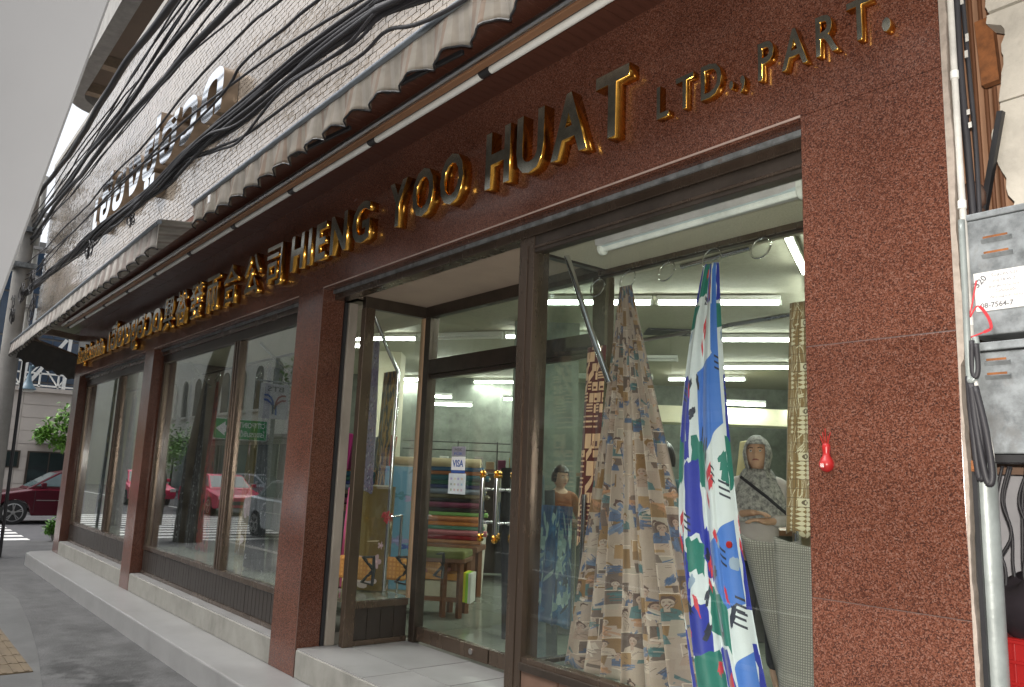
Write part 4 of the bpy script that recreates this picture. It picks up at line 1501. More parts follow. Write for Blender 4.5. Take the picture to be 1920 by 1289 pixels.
def bluewhite():
    q = random.Random(11)
    c = Canvas(700, 1500, (0.58, 0.62, 0.64))
    royal, mid, green, red, blk, gry = (0.012, 0.022, 0.30), (0.045, 0.15, 0.50), (0.006, 0.15, 0.115), (0.50, 0.02, 0.035), (0.012, 0.016, 0.035), (0.25, 0.32, 0.42)
    def jag(pts, col):
        out = []
        for i in range(len(pts)):
            a, b_ = pts[i], pts[(i + 1) % len(pts)]
            n_ = 5
            for k in range(n_):
                t_ = k / n_
                off = (0.014 if k % 2 else -0.004) * q.uniform(.2, 1.3)
                out.append((a[0] + (b_[0] - a[0]) * t_ + off, a[1] + (b_[1] - a[1]) * t_ + off * .6))
        c.poly(out, col)
    V = lambda u, v: (u, 1 - v)
    def P(col, *pp, j=True):
        (jag if j else c.poly)([V(*p_) for p_ in pp], col)
    P(green, (0, 0), (.35, 0), (.2, .06), (0, .07), j=False)
    P(mid, (.8, 0), (1, 0), (1, .16), (.86, .13), j=False)
    P(mid, (.42, .19), (1, .13), (1, .33), (.70, .40), (.50, .42), j=False)
    P(royal, (0.05, .20), (.3, .21), (.34, .42), (.20, .44), (.02, .38))
    P(green, (0.0, .36), (.16, .40), (.12, .48), (0, .50))
    P(green, (.36, .36), (.66, .40), (.60, .50), (.36, .48))
    P(green, (.92, .42), (1.0, .40), (1, .50), (.94, .47))
    P(royal, (.25, .44), (.46, .42), (.50, .60), (.30, .62))
    P(mid, (.62, .63), (1, .57), (1, .76), (.80, .78), (.62, .72), j=False)
    P(royal, (.42, .60), (.60, .60), (.64, .73), (.48, .71))
    P(royal, (.03, .62), (.30, .66), (.28, .78), (.0, .77))
    P(green, (.48, .73), (.84, .77), (.80, .87), (.44, .83))
    P(green, (.26, .625), (.46, .63), (.44, .71), (.28, .70))
    P(royal, (.16, .80), (.42, .77), (.44, .90), (.28, .93), (.20, .88))
    P(royal, (.0, .84), (.12, .90), (.16, .99), (.0, .99))
    P(green, (.20, .90), (.50, .87), (.54, .97), (.22, .98))
    P(royal, (.52, .87), (.72, .86), (.80, 1.0), (.55, .99))
    P(mid, (.80, .90), (1, .86), (1, 1.0), (.86, 1.0), j=False)
    def rmark(u, v, s_):
        for (dx, dy, l, an) in ((0, 0, .10, .5), (.03, .018, .09, .45), (-.02, .03, .07, -.9), (.06, -.008, .06, -1.0)):
            a_ = V(u + dx * s_, v + dy * s_)
            c.line(a_[0], a_[1], a_[0] + l * s_ * math.cos(an), a_[1] + l * s_ * .5 * math.sin(an), .022 * s_, red)
    for u, v, s_ in ((.5, .07, 1.2), (.66, .47, 1.2), (.05, .585, 1.2), (.5, .69, .9), (.62, .955, 1.4)):
        rmark(u, v, s_)
    for u, v in ((.30, .225), (.36, .30), (.56, .36), (.62, .385), (.68, .40), (.1, .655), (.2, .67), (.66, .70), (.45, .755), (.52, .66), (.4, .835), (.9, .79), (.66, .83), (.25, .785), (.44, .22)):
        c.ell(*V(u, v), .045, .014, blk, q.uniform(-.8, .8), wob=.35, rr=q)
    for k in range(11):
        u, v = q.uniform(0, 1), q.uniform(.08, 1)
        for m_ in range(3):
            a_ = V(u, v + .016 * m_)
            c.line(a_[0], a_[1], a_[0] + .09, a_[1] - .012, .006, blk)
    for k in range(8):
        c.ell(*V(q.random(), q.random()), .035, .014, gry, q.uniform(-.8, .8), wob=.3, rr=q)
    for u, v in ((.27, .235), (.33, .775), (.2, .835), (.48, .91), (.85, .745), (.75, .61)):
        c.ell(*V(u, v), .035, .014, red, q.uniform(-.8, .8), wob=.4, rr=q)
    return c.grain(0.05, 2)

def brownblocks():
    q = random.Random(3)
    c = Canvas(240, 900, (0.095, 0.018, 0.014))
    y = 0
    while y < 1:
        x = 0
        h_ = q.uniform(.03, .07)
        while x < 1:
            w_ = q.uniform(.12, .34)
            k = q.random()
            cr = (0.62, 0.40, 0.24)
            if k < .45:
                c.poly([(x, y), (x + w_ * .85, y), (x + w_ * .85, y + h_ * .8), (x, y + h_ * .8)], cr)
                if q.random() < .5:
                    c.poly([(x + .03, y + .008), (x + w_ * .5, y + .008), (x + w_ * .5, y + h_ * .4), (x + .03, y + h_ * .4)], (0.095, 0.018, 0.014))
            elif k < .75:
                for m_ in range(3):
                    c.line(x, y + h_ * (.2 + m_ * .3), x + w_ * .8, y + h_ * (.2 + m_ * .3), .006, cr)
            elif k < .9:
                c.line(x, y, x + w_ * .7, y + h_, .03, cr)
            x += w_
        y += h_
    return c.grain(0.1, 3)

def batik():
    c = Canvas(180, 1100, (0.20, 0.125, 0.05))
    cr = (0.55, 0.50, 0.35)
    q = random.Random(9)
    n = 26
    for i in range(n):
        y = (i + .5) / n
        if i < 3 or i % 5 in (1, 2):
            for xx in (.25, .58, .9):
                for dy in (-.01, .01):
                    c.poly([(xx - .13, y + dy), (xx, y + dy + .010), (xx + .13, y + dy), (xx, y + dy - .010)], cr)
        elif i % 5 == 3:
            c.poly([(.5, y - .017), (.97, y - .017), (.97, y + .017), (.5, y + .017)], cr)
            c.ell(.735, y, .17, .013, (0.10, .07, .04))
            c.ell(.735, y, .09, .007, cr)
            for k in range(6):
                c.ell(q.uniform(.05, .42), y + q.uniform(-.014, .014), .05, .004, cr, q.uniform(0, 3))
        else:
            for k in range(14):
                c.ell(q.uniform(.05, .95), y + q.uniform(-.016, .016), .07, .0035, cr, q.uniform(0, 3))
        c.line(0, (i) / n, 1, i / n, .0018, (0.09, .06, .03))
    c.line(.45, 0, .45, 1, .012, (0.09, .06, .03))
    return c.grain(0.15, 4)

def florals(bg, cols, seed, n=60, sz=.05, w_=300, h_=600):
    q = random.Random(seed)
    c = Canvas(w_, h_, bg)
    for k in range(n):
        x, y = q.random(), q.random()
        col = q.choice(cols)
        s_ = sz * q.uniform(.4, 1.2)
        if q.random() < .5:
            for p_ in range(5):
                a_ = p_ * 1.257
                c.ell(x + s_ * .55 * math.cos(a_), y + s_ * .28 * math.sin(a_), s_ * .5, s_ * .27, col, a_, n=10)
            c.ell(x, y, s_ * .3, s_ * .15, tuple(min(1, v * 1.4) for v in col), n=8)
        else:
            c.ell(x, y, s_ * .7, s_ * .12, col, q.uniform(0, 3), n=10)
    return c.grain(.12, seed)
def speck(bg, cols, seed, n=1200, s_=.012):
    q = random.Random(seed)
    c = Canvas(256, 512, bg)
    for k in range(n):
        c.ell(q.random(), q.random(), s_ * q.uniform(.5, 1.5), s_ * .5, q.choice(cols), q.uniform(0, 3), n=6)
    return c.grain(.1, seed)

M['collage'] = printed('collage print', collage())
M['bluewhite'] = printed('blue green white print', bluewhite(), rough=0.55)
M['brownblocks'] = printed('brown block print', brownblocks())
M['batik'] = printed('brown batik print', batik())
M['olive_floral'] = printed('olive floral print', florals((0.15, 0.095, 0.018), [(0.5, 0.35, 0.38), (0.55, 0.45, 0.3), (0.6, 0.5, 0.5)], 4, 26, .09))
M['blue_floral'] = printed('pale blue floral print', florals((0.17, 0.36, 0.50), [(0.05, 0.1, 0.35), (0.3, 0.3, 0.5), (0.1, 0.25, 0.3), (.3, .45, .6)], 8, 60, .06))
M['purple_print'] = printed('purple speckled print', speck((0.17, 0.14, 0.24), [(0.03, 0.03, 0.05), (0.3, 0.18, 0.22), (0.35, 0.35, 0.42), (0.06, 0.06, 0.12)], 2))
M['orange_black'] = printed('orange black print', speck((0.22, 0.12, 0.02), [(0.015, 0.012, 0.01), (0.3, 0.16, 0.02), (0.02, 0.015, 0.01)], 3, 500, .05))
M['dark_speck'] = printed('dark spotted cloth', speck((0.02, 0.022, 0.028), [(0.3, 0.3, 0.33), (0.12, 0.12, 0.14)], 5, 500, .01))
M['red_speck'] = printed('dark red print', speck((0.22, 0.02, 0.015), [(0.25, 0.05, 0.03), (0.05, 0.01, 0.01), (0.2, 0.08, 0.03)], 6, 500, .03))
M['fig_dark'] = printed('dark figured cloth', florals((0.05, 0.06, 0.07), [(0.35, 0.33, 0.12), (0.3, 0.12, 0.06), (0.3, 0.3, 0.32), (0.06, 0.1, 0.12)], 12, 120, .07))
M['fig_blue'] = printed('blue white figured cloth', florals((0.02, 0.05, 0.13), [(0.3, 0.38, 0.36), (0.02, 0.03, 0.06), (0.2, 0.27, 0.27), (0.03, 0.09, 0.2)], 31, 60, .16))
M['polka'] = printed('cream dotted cloth', florals((0.55, 0.46, 0.28), [(0.25, 0.10, 0.05)], 13, 220, .02))
M['check'] = mat('grey check weave', (0.135, 0.125, 0.11), 0.9, var=0.15, scale=160, bump=0.25, bscale=300)

def weave(name, base, dark, pitch=0.009):
    m, t, b = nm(name)
    N, L = t.nodes, t.links
    tc = N.new('ShaderNodeTexCoord')
    mp = N.new('ShaderNodeMapping')
    L.new(tc.outputs['Object'], mp.inputs[0])
    k = 1 / pitch
    mp.inputs['Scale'].default_value = (k, k, k)
    br = N.new('ShaderNodeTexBrick')
    br.offset = 0
    br.inputs['Color1'].default_value = (*base, 1)
    br.inputs['Color2'].default_value = (*[c * .85 for c in base], 1)
    br.inputs['Mortar'].default_value = (*dark, 1)
    br.inputs['Scale'].default_value = 1
    br.inputs['Mortar Size'].default_value = 0.22
    br.inputs['Brick Width'].default_value = 1
    br.inputs['Row Height'].default_value = 1
    sp = N.new('ShaderNodeSeparateXYZ')
    cb = N.new('ShaderNodeCombineXYZ')
    L.new(mp.outputs[0], sp.inputs[0])
    L.new(sp.outputs[0], cb.inputs[0])
    L.new(sp.outputs[2], cb.inputs[1])
    L.new(cb.outputs[0], br.inputs['Vector'])
    L.new(br.outputs[0], b.inputs['Base Color'])
    b.inputs['Roughness'].default_value = 0.9
    return m
M['check'] = weave('grey check weave', (0.25, 0.235, 0.205), (0.105, 0.098, 0.085))

# ---------------- draped cloths in the near window
def drape(name, top, wt, bot, wb, nf, mats, label, seed, amp=0.05, shear=0.0, nv=90, nu=150, cat='fabric', group=None, sol=0.0015, uvs=(1, 1), sag=1.0, bulge=0.0):
    q = random.Random(seed)
    top, bot = Vector(top), Vector(bot)
    phs = [q.uniform(0, 6.28) for _ in range(4)]
    def prof(v):
        return v ** sag
    def fn(u, v):
        wd = wt + (wb - wt) * prof(v) + bulge * 4 * v * (1 - v)
        c = top.lerp(bot, v)
        s_ = (u - .5)
        ph = 2 * math.pi * nf * u + phs[0] + 0.5 * math.sin(2.2 * v + phs[1])
        A = amp * (0.22 + 0.78 * v)
        yy = A * (math.sin(ph) + 0.38 * math.sin(2.3 * ph + phs[2]) + 0.2 * math.sin(0.6 * ph + 5 * v + phs[3]))
        xx = wd * (s_ + 0.35 / (nf * 2 * math.pi) * math.sin(2 * ph)) + shear * v * (1 - v)
        x = c.x + xx
        z = c.z - 0.015 * math.sin(ph) * v * (1 if v > .97 else 0)
        return (x, c.y + yy - 0.10 * wd * (1 - 4 * s_ * s_) * 0.5, z)
    mb = MB()
    mb.grid(fn, nu, nv, uvf=lambda u, v: (u * uvs[0], (1 - v) * uvs[1]))
    o = mb.build(name, mats, smooth='all', solid=sol)
    return tag(o, label, cat, group)
drape('draped_cloth', (-2.885, 0.66, 2.565), 0.075, (-2.56, 0.42, 0.645), 0.93, 7, 'collage', 'cloth printed with a collage of faces, hung from a ring in the near window', 3, 0.045, uvs=(1.35, 1.6), sag=1.06)
drape('draped_cloth', (-2.33, 0.66, 2.585), 0.085, (-2.04, 0.40, 0.645), 0.36, 2.0, 'bluewhite', 'white cloth with royal blue, green and red shapes hung from a ring', 8, 0.030, shear=-0.36, uvs=(1.1, 1.12), sag=0.95, bulge=0.06)
drape('draped_cloth', (-2.99, 0.56, 2.235), 0.15, (-3.05, 0.56, 1.20), 0.13, 1.3, 'brownblocks', 'brown and cream block print cloth hanging left of the collage cloth', 9, 0.012, nu=30, nv=30, uvs=(0.8, 0.75))
drape('draped_cloth', (-1.82, 0.60, 2.31), 0.11, (-1.85, 0.60, 1.345), 0.115, 1.0, 'batik', 'brown and cream batik strip hanging against the right pillar', 10, 0.010, nu=24, nv=30)
rod('display_rod', [(-1.855, 0.60, 1.36), (-1.855, 0.60, 0.64)], 0.013, 'chrome rod carrying the batik strip', 'rod')
# grey check bolts
def bolt(name, x0, x1, y, z0, z1, m, label, seed):
    q = random.Random(seed)
    def fn(u, v):
        th = math.pi * (1 - u)
        x = (x0 + x1) / 2 + (x1 - x0) / 2 * math.cos(th) * (1 + .04 * math.sin(6 * v + seed))
        return (x, y - 0.09 * math.sin(th) ** .6 + 0.012 * math.sin(9 * u + 3 * v + seed), z0 + (z1 - z0) * v + 0.012 * math.sin(7 * u + seed) * v)
    mb = MB()
    mb.grid(fn, 36, 24)
    fn2 = fn
    n_ = 36
    o = mb.build(name, m, smooth='all', solid=0.006)
    return tag(o, label, 'fabric')
def leaning(x_top0, x_top1, x_bot0, x_bot1, y0, y1, z0, z1, m, label, seed, folds=2.2):
    def fn(u, v):
        xa = x_bot0 + (x_top0 - x_bot0) * v
        xb = x_bot1 + (x_top1 - x_bot1) * v
        k = math.sin(math.pi * folds * u + seed + 1.2 * v)
        return (xa + (xb - xa) * u, y0 + (y1 - y0) * v + 0.035 * k + 0.02 * (2 * u - 1) ** 2, z0 + (z1 - z0) * v + 0.012 * math.sin(5 * u + seed) * v)
    mb = MB()
    mb.grid(fn, 44, 30)
    return tag(mb.build('folded_cloth', m, smooth='all', solid=0.006), label, 'fabric')
bolt('fabric_bolt', -1.80, -1.46, 0.40, 0.645, 1.335, 'check', 'fat upright roll of grey check cloth against the right pillar', 1)
leaning(-2.0, -1.72, -1.93, -1.66, 0.56, 0.40, 0.645, 1.33, 'check', 'grey check cloth standing folded between the blue cloth and the roll', 2)
for x, z, lab in ((-1.757, 1.30, 'small red price dot on the grey folded cloth'), (-1.995, 1.30, 'small red price dot half hidden by the blue cloth')):
    mb = MB()
    mb.lathe((x, 0.335, z), [(0.014, -0.004), (0.014, 0.002)], 12, axis=(0, 1, 0))
    tag(mb.build('price_dot', 'red_plastic'), lab, 'price tag')

# ---------------- left case, seen through the entrance glass
drape('hanging_cloth', (-5.60, 0.66, 2.56), 0.16, (-5.62, 0.66, 1.38), 0.36, 2.6, 'purple_print', 'purple speckled cloth hanging behind the entrance glass', 21, 0.02, nu=50, nv=40)
drape('hanging_cloth', (-5.78, 0.92, 2.36), 0.22, (-5.86, 0.92, 0.95), 0.24, 1.4, 'orange_black', 'black and amber cloth hanging behind the bent chrome pole', 22, 0.02, nu=40, nv=30)
def flat_bolt(c, wd, th, ht, m, label, tilt=0.0, rot=0.0, cat='fabric', group=None):
    """cloth wound on a board: a rounded slab"""
    t = thing('fabric_bolt', label, cat, tuple(c), group)
    def fn(u, v):
        a_ = 2 * math.pi * u
        ex = 0.35
        cx = math.copysign(abs(math.cos(a_)) ** ex, math.cos(a_)) * wd / 2
        cy = math.copysign(abs(math.sin(a_)) ** ex, math.sin(a_)) * th / 2
        k = 1 + 0.01 * math.sin(20 * u)
        zz_ = v * ht
        x, y = cx * k, cy * k
        xr = x * math.cos(rot) - y * math.sin(rot)
        yr = x * math.sin(rot) + y * math.cos(rot)
        return (c[0] + xr + tilt * zz_, c[1] + yr, c[2] + zz_)
    mb = MB()
    mb.grid(fn, 40, 6, uvf=lambda u, v: (u * 2, v))
    o0 = len(mb.v)
    top_ = [fn(i / 40, 1) for i in range(40)]
    mb.add(top_, [tuple(range(40))])
    mb.build('wound_cloth', m, t, smooth=True)
    mb = MB()
    xr = Vector((math.cos(rot), math.sin(rot), 0))
    yr = Vector((-math.sin(rot), math.cos(rot), 0))
    mb.obox((c[0] + tilt * ht, c[1], c[2] + ht + 0.004), xr, yr, (0, 0, 1), wd * 0.36, th * 0.12, 0.006)
    mb.build('board_end', 'room_cream', t)
    return t
flat_bolt((-5.62, 0.72, 0.645), 0.36, 0.09, 0.78, 'olive_floral', 'olive brown flowered bolt standing behind the entrance glass', 0.03, 0.75)
flat_bolt((-5.55, 0.97, 0.645), 0.32, 0.08, 0.94, 'blue_floral', 'pale blue flowered bolt beside the bent chrome pole', 0.02, 0.75)
flat_bolt((-5.80, 0.66, 0.645), 0.14, 0.05, 0.76, mat('pink cloth', (0.62, 0.12, 0.27), 0.8), 'narrow pink bolt at the left of the olive flowered bolt', 0.10, 0.75)
rod('display_pole', [(-5.30, 0.44, 2.765), (-5.28, 0.62, 2.42), (-5.275, 0.70, 2.29), (-5.285, 0.70, 1.5), (-5.295, 0.70, 0.645)], 0.015, 'bent chrome pole standing behind the entrance glass', 'pole')
rod('display_pole', [(-5.33, 0.84, 1.22), (-5.34, 0.84, 0.645)], 0.010, 'short chrome upright right of the blue flowered bolt', 'pole')
rod('display_pole', [(-5.28, 0.70, 1.21), (-5.33, 0.84, 1.215)], 0.008, 'level chrome link between the two uprights', 'pole')
def bow_bolt(a, b_, z, label, seed):
    t = thing('packed_cloth', label, 'fabric', tuple((Vector(a) + Vector(b_)) / 2) if False else (a[0], a[1], z), 'orange checked packs tied with black ribbon')
    mb = MB()
    A_, B_ = Vector((a[0], a[1], z + 0.08)), Vector((b_[0], b_[1], z + 0.08))
    mb.bar(A_, B_, 0.07, 0.165)
    mb.build('pack', 'pack_orange', t, bevel=0.02)
    d = (B_ - A_).normalized()
    e = B_ + d * 0.02
    for s_ in (-1, 1):
        mb = MB()
        pts = [e + Vector((0, 0, 0.0)), e - d * 0.05 + Vector((0, -0.05, s_ * 0.09)), e + d * 0.05 + Vector((0, -0.05, s_ * 0.10)), e]
        mb.tube(pts, 0.014, 6)
        mb.build('ribbon', 'black', t)
M['pack_orange'] = weave('orange checked cloth', (0.66, 0.33, 0.09), (0.5, 0.22, 0.06), 0.03)
bow_bolt((-5.72, 0.55, 0), (-5.42, 0.66, 0), 0.735, 'orange checked pack with black ribbon left of the chrome pole', 1)
bow_bolt((-5.46, 0.80, 0), (-5.30, 0.88, 0), 0.74, 'smaller orange checked pack between pole and upright', 2)
bow_bolt((-6.1, 1.50, 0), (-5.80, 1.55, 0), 0.70, 'orange checked pack just inside the glass door', 3)
mb = MB()
q = random.Random(4)
for i in range(24):
    a_ = q.uniform(0, 6.28)
    c_ = Vector((-5.26 + 0.05 * math.cos(a_) * q.random(), 0.67 + q.uniform(-.02, .02), 1.21 + 0.05 * math.sin(a_) * q.random()))
    mb.tube([c_, c_ + Vector((q.uniform(-.02, .02), q.uniform(-.02, .02), q.uniform(-.03, .03))), c_ + Vector((q.uniform(-.03, .03), 0, q.uniform(-.03, .03)))], 0.003, 4)
tag(mb.build('yarn_bow', 'red_paper'), 'small tuft of red ribbon tied round the chrome pole', 'ribbon')

# hanging cloths in the middle and far windows
gar = [(-9.42, 0.42, 0.26, 'dark_speck', 'dark spotted cloth nearest the middle pillar'), (-9.08, 0.48, 0.24, 'dark_speck', 'second dark spotted cloth from the middle pillar'),
       (-8.78, 0.50, 0.22, 'red_speck', 'dark red cloth hanging in the middle window'), (-8.25, 0.75, 0.3, 'olive_floral', 'olive flowered cloth far back in the middle window'), (-7.08, 0.40, 0.30, 'dark_speck', 'dark dotted cloth just right of the middle mullion'),
       (-6.74, 0.50, 0.42, 'check', 'grey cloth hanging in the middle window'), (-6.34, 0.50, 0.36, 'fig_dark', 'dark figured cloth next to the entrance pillar'), (-5.95, 0.60, 0.3, 'olive_floral', 'olive flowered cloth behind the entrance pillar'),
       (-13.1, 0.4, 0.25, 'fig_dark', 'dark figured cloth nearest the far corner pillar'), (-12.7, 0.5, 0.3, 'dark_speck', 'dark spotted cloth in the far window'), (-12.3, 0.5, 0.3, 'fig_dark', 'second dark figured cloth in the far window'), (-11.95, 0.45, 0.26, 'dark_speck', 'thin dark spotted cloth left of the far mullion'),
       (-10.9, 0.55, 0.34, 'olive_floral', 'olive cloth in the right half of the far window')]
for x, y, wd, m, lab in gar:
    drape('hanging_cloth', (x, y, 2.44), wd * .28, (x, y, 0.645), wd * 1.3, 3, m, lab, int(-x * 100), 0.02, nu=40, nv=24)
    ring((x, y, 2.49), 0.05, 'chrome ring above the ' + lab)
for x0, x1, lab in ((-9.44, -5.7, 'middle'), (-13.4, -9.95, 'far')):
    rod('hanging_rail', [(x0, 0.5, 2.56), (x1, 0.5, 2.56)], 0.012, 'dark rail across the top of the %s window' % lab, 'rail', 'bronze_dark')
rod('display_pole', [(-9.35, 0.36, 2.69), (-9.0, 0.5, 2.4)], 0.014, 'slanting pole in the left half of the middle window', 'pole')
rod('display_pole', [(-7.25, 0.36, 2.69), (-6.9, 0.5, 2.4)], 0.014, 'slanting pole in the right half of the middle window', 'pole')

# ---------------- goods inside, seen through the door
def roll(c, d, L_, r, m, label, group='fabric rolls stacked behind the glass door'):
    c, d = Vector(c), Vector(d).normalized()
    t = thing('fabric_roll', label, 'fabric', tuple(c), group)
    mb = MB()
    mb.tube([c - d * L_ / 2, c + d * L_ / 2], r, 16)
    mb.build('wound_cloth', m, t, smooth=True)
    mb = MB()
    mb.tube([c + d * (L_ / 2), c + d * (L_ / 2 + 0.012)], r * 0.35, 12)
    mb.build('core', 'room_cream', t)
D2 = Vector((0.74, 0.66, 0)).normalized()
cen = AB(-1.12, 8.2, 0)
cols = [('polka', 'cream dotted', None), (None, 'steel blue', (0.05, 0.13, 0.25)), (None, 'rust brown', (0.36, 0.14, 0.06)), (None, 'dark teal', (0.02, 0.10, 0.13)), (None, 'deep green', (0.03, 0.12, 0.09)),
        (None, 'navy', (0.03, 0.05, 0.16)), (None, 'grey blue', (0.16, 0.2, 0.26)), (None, 'olive grey', (0.15, 0.14, 0.09)), (None, 'black', (0.02, 0.02, 0.025)), (None, 'maroon', (0.15, 0.03, 0.07)),
        (None, 'charcoal', (0.03, 0.03, 0.03)), (None, 'lime green', (0.25, 0.5, 0.15)), (None, 'orange brown', (0.42, 0.16, 0.06)), (None, 'bright orange', (0.62, 0.25, 0.07)), (None, 'sea green', (0.12, 0.3, 0.22)),
        (None, 'dusty pink', (0.42, 0.15, 0.17)), (None, 'crimson', (0.3, 0.02, 0.03)), (None, 'tan orange', (0.5, 0.25, 0.12))]
z = 1.70
for i, (mm_, nme, col) in enumerate(cols):
    r_ = 0.042 if i == 0 else 0.0205 if i % 3 else 0.026
    z -= r_
    m = mm_ or mat(nme + ' cloth', col, 0.85, var=0.2, scale=14, stretch=(1, 1, 3))
    off = B2 * (0.01 * ((i * 7) % 3)) + D2 * (0.03 * ((i * 5) % 4 - 2))
    roll(cen + Vector((0, 0, z)) + off, D2, 1.75, r_ + 0.002, m, '%s roll in the stack behind the door, %s from the top' % (nme, ['first', 'second', 'third', 'fourth', 'fifth', 'sixth', 'seventh', 'eighth', 'ninth', 'tenth', 'eleventh', 'twelfth', 'thirteenth', 'fourteenth', 'fifteenth', 'sixteenth', 'seventeenth', 'eighteenth'][i]))
    z -= r_
zt_ = z
# table under the rolls
t = thing('sales_table', 'brown wooden table carrying the stack of fabric rolls', 'table', tuple(cen + Vector((0, 0, 0.35))))
mb = MB()
mb.obox(cen + Vector((0, 0, zt_ - 0.03)), D2, D2.cross(Vector((0, 0, 1))), (0, 0, 1), 0.86, 0.22, 0.025)
mb.build('tabletop', 'wood_dark', t, bevel=0.006)
for sx in (-0.8, 0.45, 0.8):
    for sy in (-0.17, 0.17):
        P = cen + D2 * sx + D2.cross(Vector((0, 0, 1))) * sy
        mb = MB()
        mb.bar((P.x, P.y, 0.354), (P.x, P.y, zt_ - 0.055), 0.05, 0.05, (0, 1, 0))
        mb.build('leg', 'wood_dark', t)
# stool with cushion, boxes
sc0 = AB(-0.72, 7.15, 0)
t = thing('wooden_stool', 'wooden stool with an olive green cloth on its seat', 'stool', (sc0.x, sc0.y, 0.354))
Dn = D2.cross(Vector((0, 0, 1)))
mb = MB()
mb.obox(sc0 + Vector((0, 0, 0.82)), D2, Dn, (0, 0, 1), 0.38, 0.16, 0.02)
mb.build('seat', 'wood_dark', t, bevel=0.006)
mb = MB()
mb.obox(sc0 + Vector((0, 0, 0.865)), D2, Dn, (0, 0, 1), 0.38, 0.17, 0.035)
mb.build('seat_cover', mat('olive cover', (0.13, 0.14, 0.04), 0.9, var=0.3), t, bevel=0.02)
for sx in (-0.33, 0.2, 0.34):
    for sy in (-0.13, 0.13):
        P = sc0 + D2 * sx + Dn * sy
        mb = MB()
        mb.bar((P.x, P.y, 0.354), (P.x, P.y, 0.80), 0.04, 0.04, (0, 1, 0))
        mb.build('leg', 'wood_dark', t)
mb = MB()
mb.bar(sc0 - D2 * 0.35 + Dn * 0.13 + Vector((0, 0, 0.5)), sc0 + D2 * 0.35 + Dn * 0.13 + Vector((0, 0, 0.5)), 0.03, 0.035)
mb.build('stretcher', 'wood_dark', t)
for i, (dz, hh, m, lab, ww) in enumerate(((0.545, 0.075, mat('cream box', (0.5, 0.46, 0.33), 0.8), 'cream carton of cloth under the stool', 0.32), (0.655, 0.028, mat('orange pack', (0.5, 0.22, 0.04), 0.7), 'flat orange pack on the cream carton', 0.30), (0.70, 0.014, mat('pink pack', (0.42, 0.16, 0.15), 0.7), 'thin pink pack on the orange pack', 0.2))):
    mb = MB()
    mb.obox(sc0 + Vector((0, 0, dz + 0.02)) - Dn * 0.02, D2, Dn, (0, 0, 1), ww, 0.10, hh)
    tag(mb.build('cloth_pack', m, bevel=0.006), lab, 'pack')
for i, (m, lab) in enumerate(((mat('yellow pack', (0.7, 0.7, 0.03), 0.6), 'bright yellow pack standing at the end of the carton'), (mat('lime pack', (0.3, 0.62, 0.05), 0.6), 'lime green pack behind the yellow one'), (mat('white pack', (0.6, 0.6, 0.55), 0.6), 'white pack leaning against the cream carton'))):
    mb = MB()
    mb.obox(sc0 + D2 * (0.37 + 0.03 * i) + Vector((0, 0, 0.60)) + Dn * (0.03 * i), D2, Dn, (0, 0, 1), 0.012, 0.10, 0.12)
    tag(mb.build('cloth_pack', m), lab, 'pack')
for i in range(5):
    P = AB(-0.35 - 0.22 * i, 8.4, 0.354)
    h_ = [0.7, 0.62, 0.5, 0.66, 0.55][i]
    mb = MB()
    mb.bar(P, P + Vector((0.05, 0, h_)), 0.16, 0.08)
    cc = [(0.55, 0.52, 0.45), (0.3, 0.16, 0.1), (0.5, 0.5, 0.48), (0.15, 0.12, 0.1), (0.6, 0.55, 0.5)][i]
    tag(mb.build('cloth_pack', mat('pack cloth', cc, 0.85), bevel=0.01), ['off white', 'brown', 'light grey', 'dark brown', 'cream'][i] + ' bundle on the floor behind the stool', 'pack')
# shelf at the back with small goods
shelf = thing('back_shelf', 'long cluttered counter against the back wall', 'shelf', tuple(AB(-0.8, 10.0, 0.35)))
mb = MB()
mb.obox(AB(-0.6, 9.9, 1.60), A2, B2, (0, 0, 1), 2.2, 0.25, 0.02)
mb.build('shelf_board', 'wood_dark', shelf)
mb = MB()
mb.obox(AB(-0.6, 10.1, 0.97), A2, B2, (0, 0, 1), 2.2, 0.02, 0.6)
mb.build('back_panel', mat('grey panel', (0.12, 0.12, 0.11), 0.8), shelf)
q = random.Random(6)
names_ = ['pink', 'violet', 'cream', 'white', 'brown', 'ivory', 'grey', 'tan', 'plum', 'ochre', 'teal', 'black']
cc_ = [(0.5, 0.12, 0.2), (0.35, 0.1, 0.3), (0.6, 0.55, 0.4), (0.65, 0.65, 0.6), (0.25, 0.13, 0.08), (0.6, 0.6, 0.5), (0.3, 0.3, 0.3), (0.45, 0.33, 0.2), (0.2, 0.05, 0.12), (0.45, 0.3, 0.08), (0.08, 0.2, 0.2), (0.03, 0.03, 0.03)]
for i in range(12):
    P = AB(-1.25 + i * 0.14, 9.75, 1.62)
    h_ = q.uniform(0.06, 0.17)
    mb = MB()
    if i in (0, 1):
        for k in range(14):
            c_ = P + Vector((q.uniform(-.04, .04), q.uniform(-.04, .04), q.uniform(.02, .10)))
            mb.lathe(c_, [(0.004, -0.02), (0.02, 0), (0.004, 0.02)], 7)
        o = mb.build('yarn_ball', mat(names_[i] + ' yarn', cc_[i], 0.9))
        tag(o, names_[i] + ' ball of yarn on the back counter', 'yarn')
    else:
        mb.obox(P + Vector((0, 0, h_ / 2)), A2, B2, (0, 0, 1), 0.05, 0.06, h_ / 2)
        tag(mb.build('small_box', mat(names_[i] + ' box', cc_[i], 0.8), bevel=0.004), names_[i] + ' small box on the back counter', 'box')
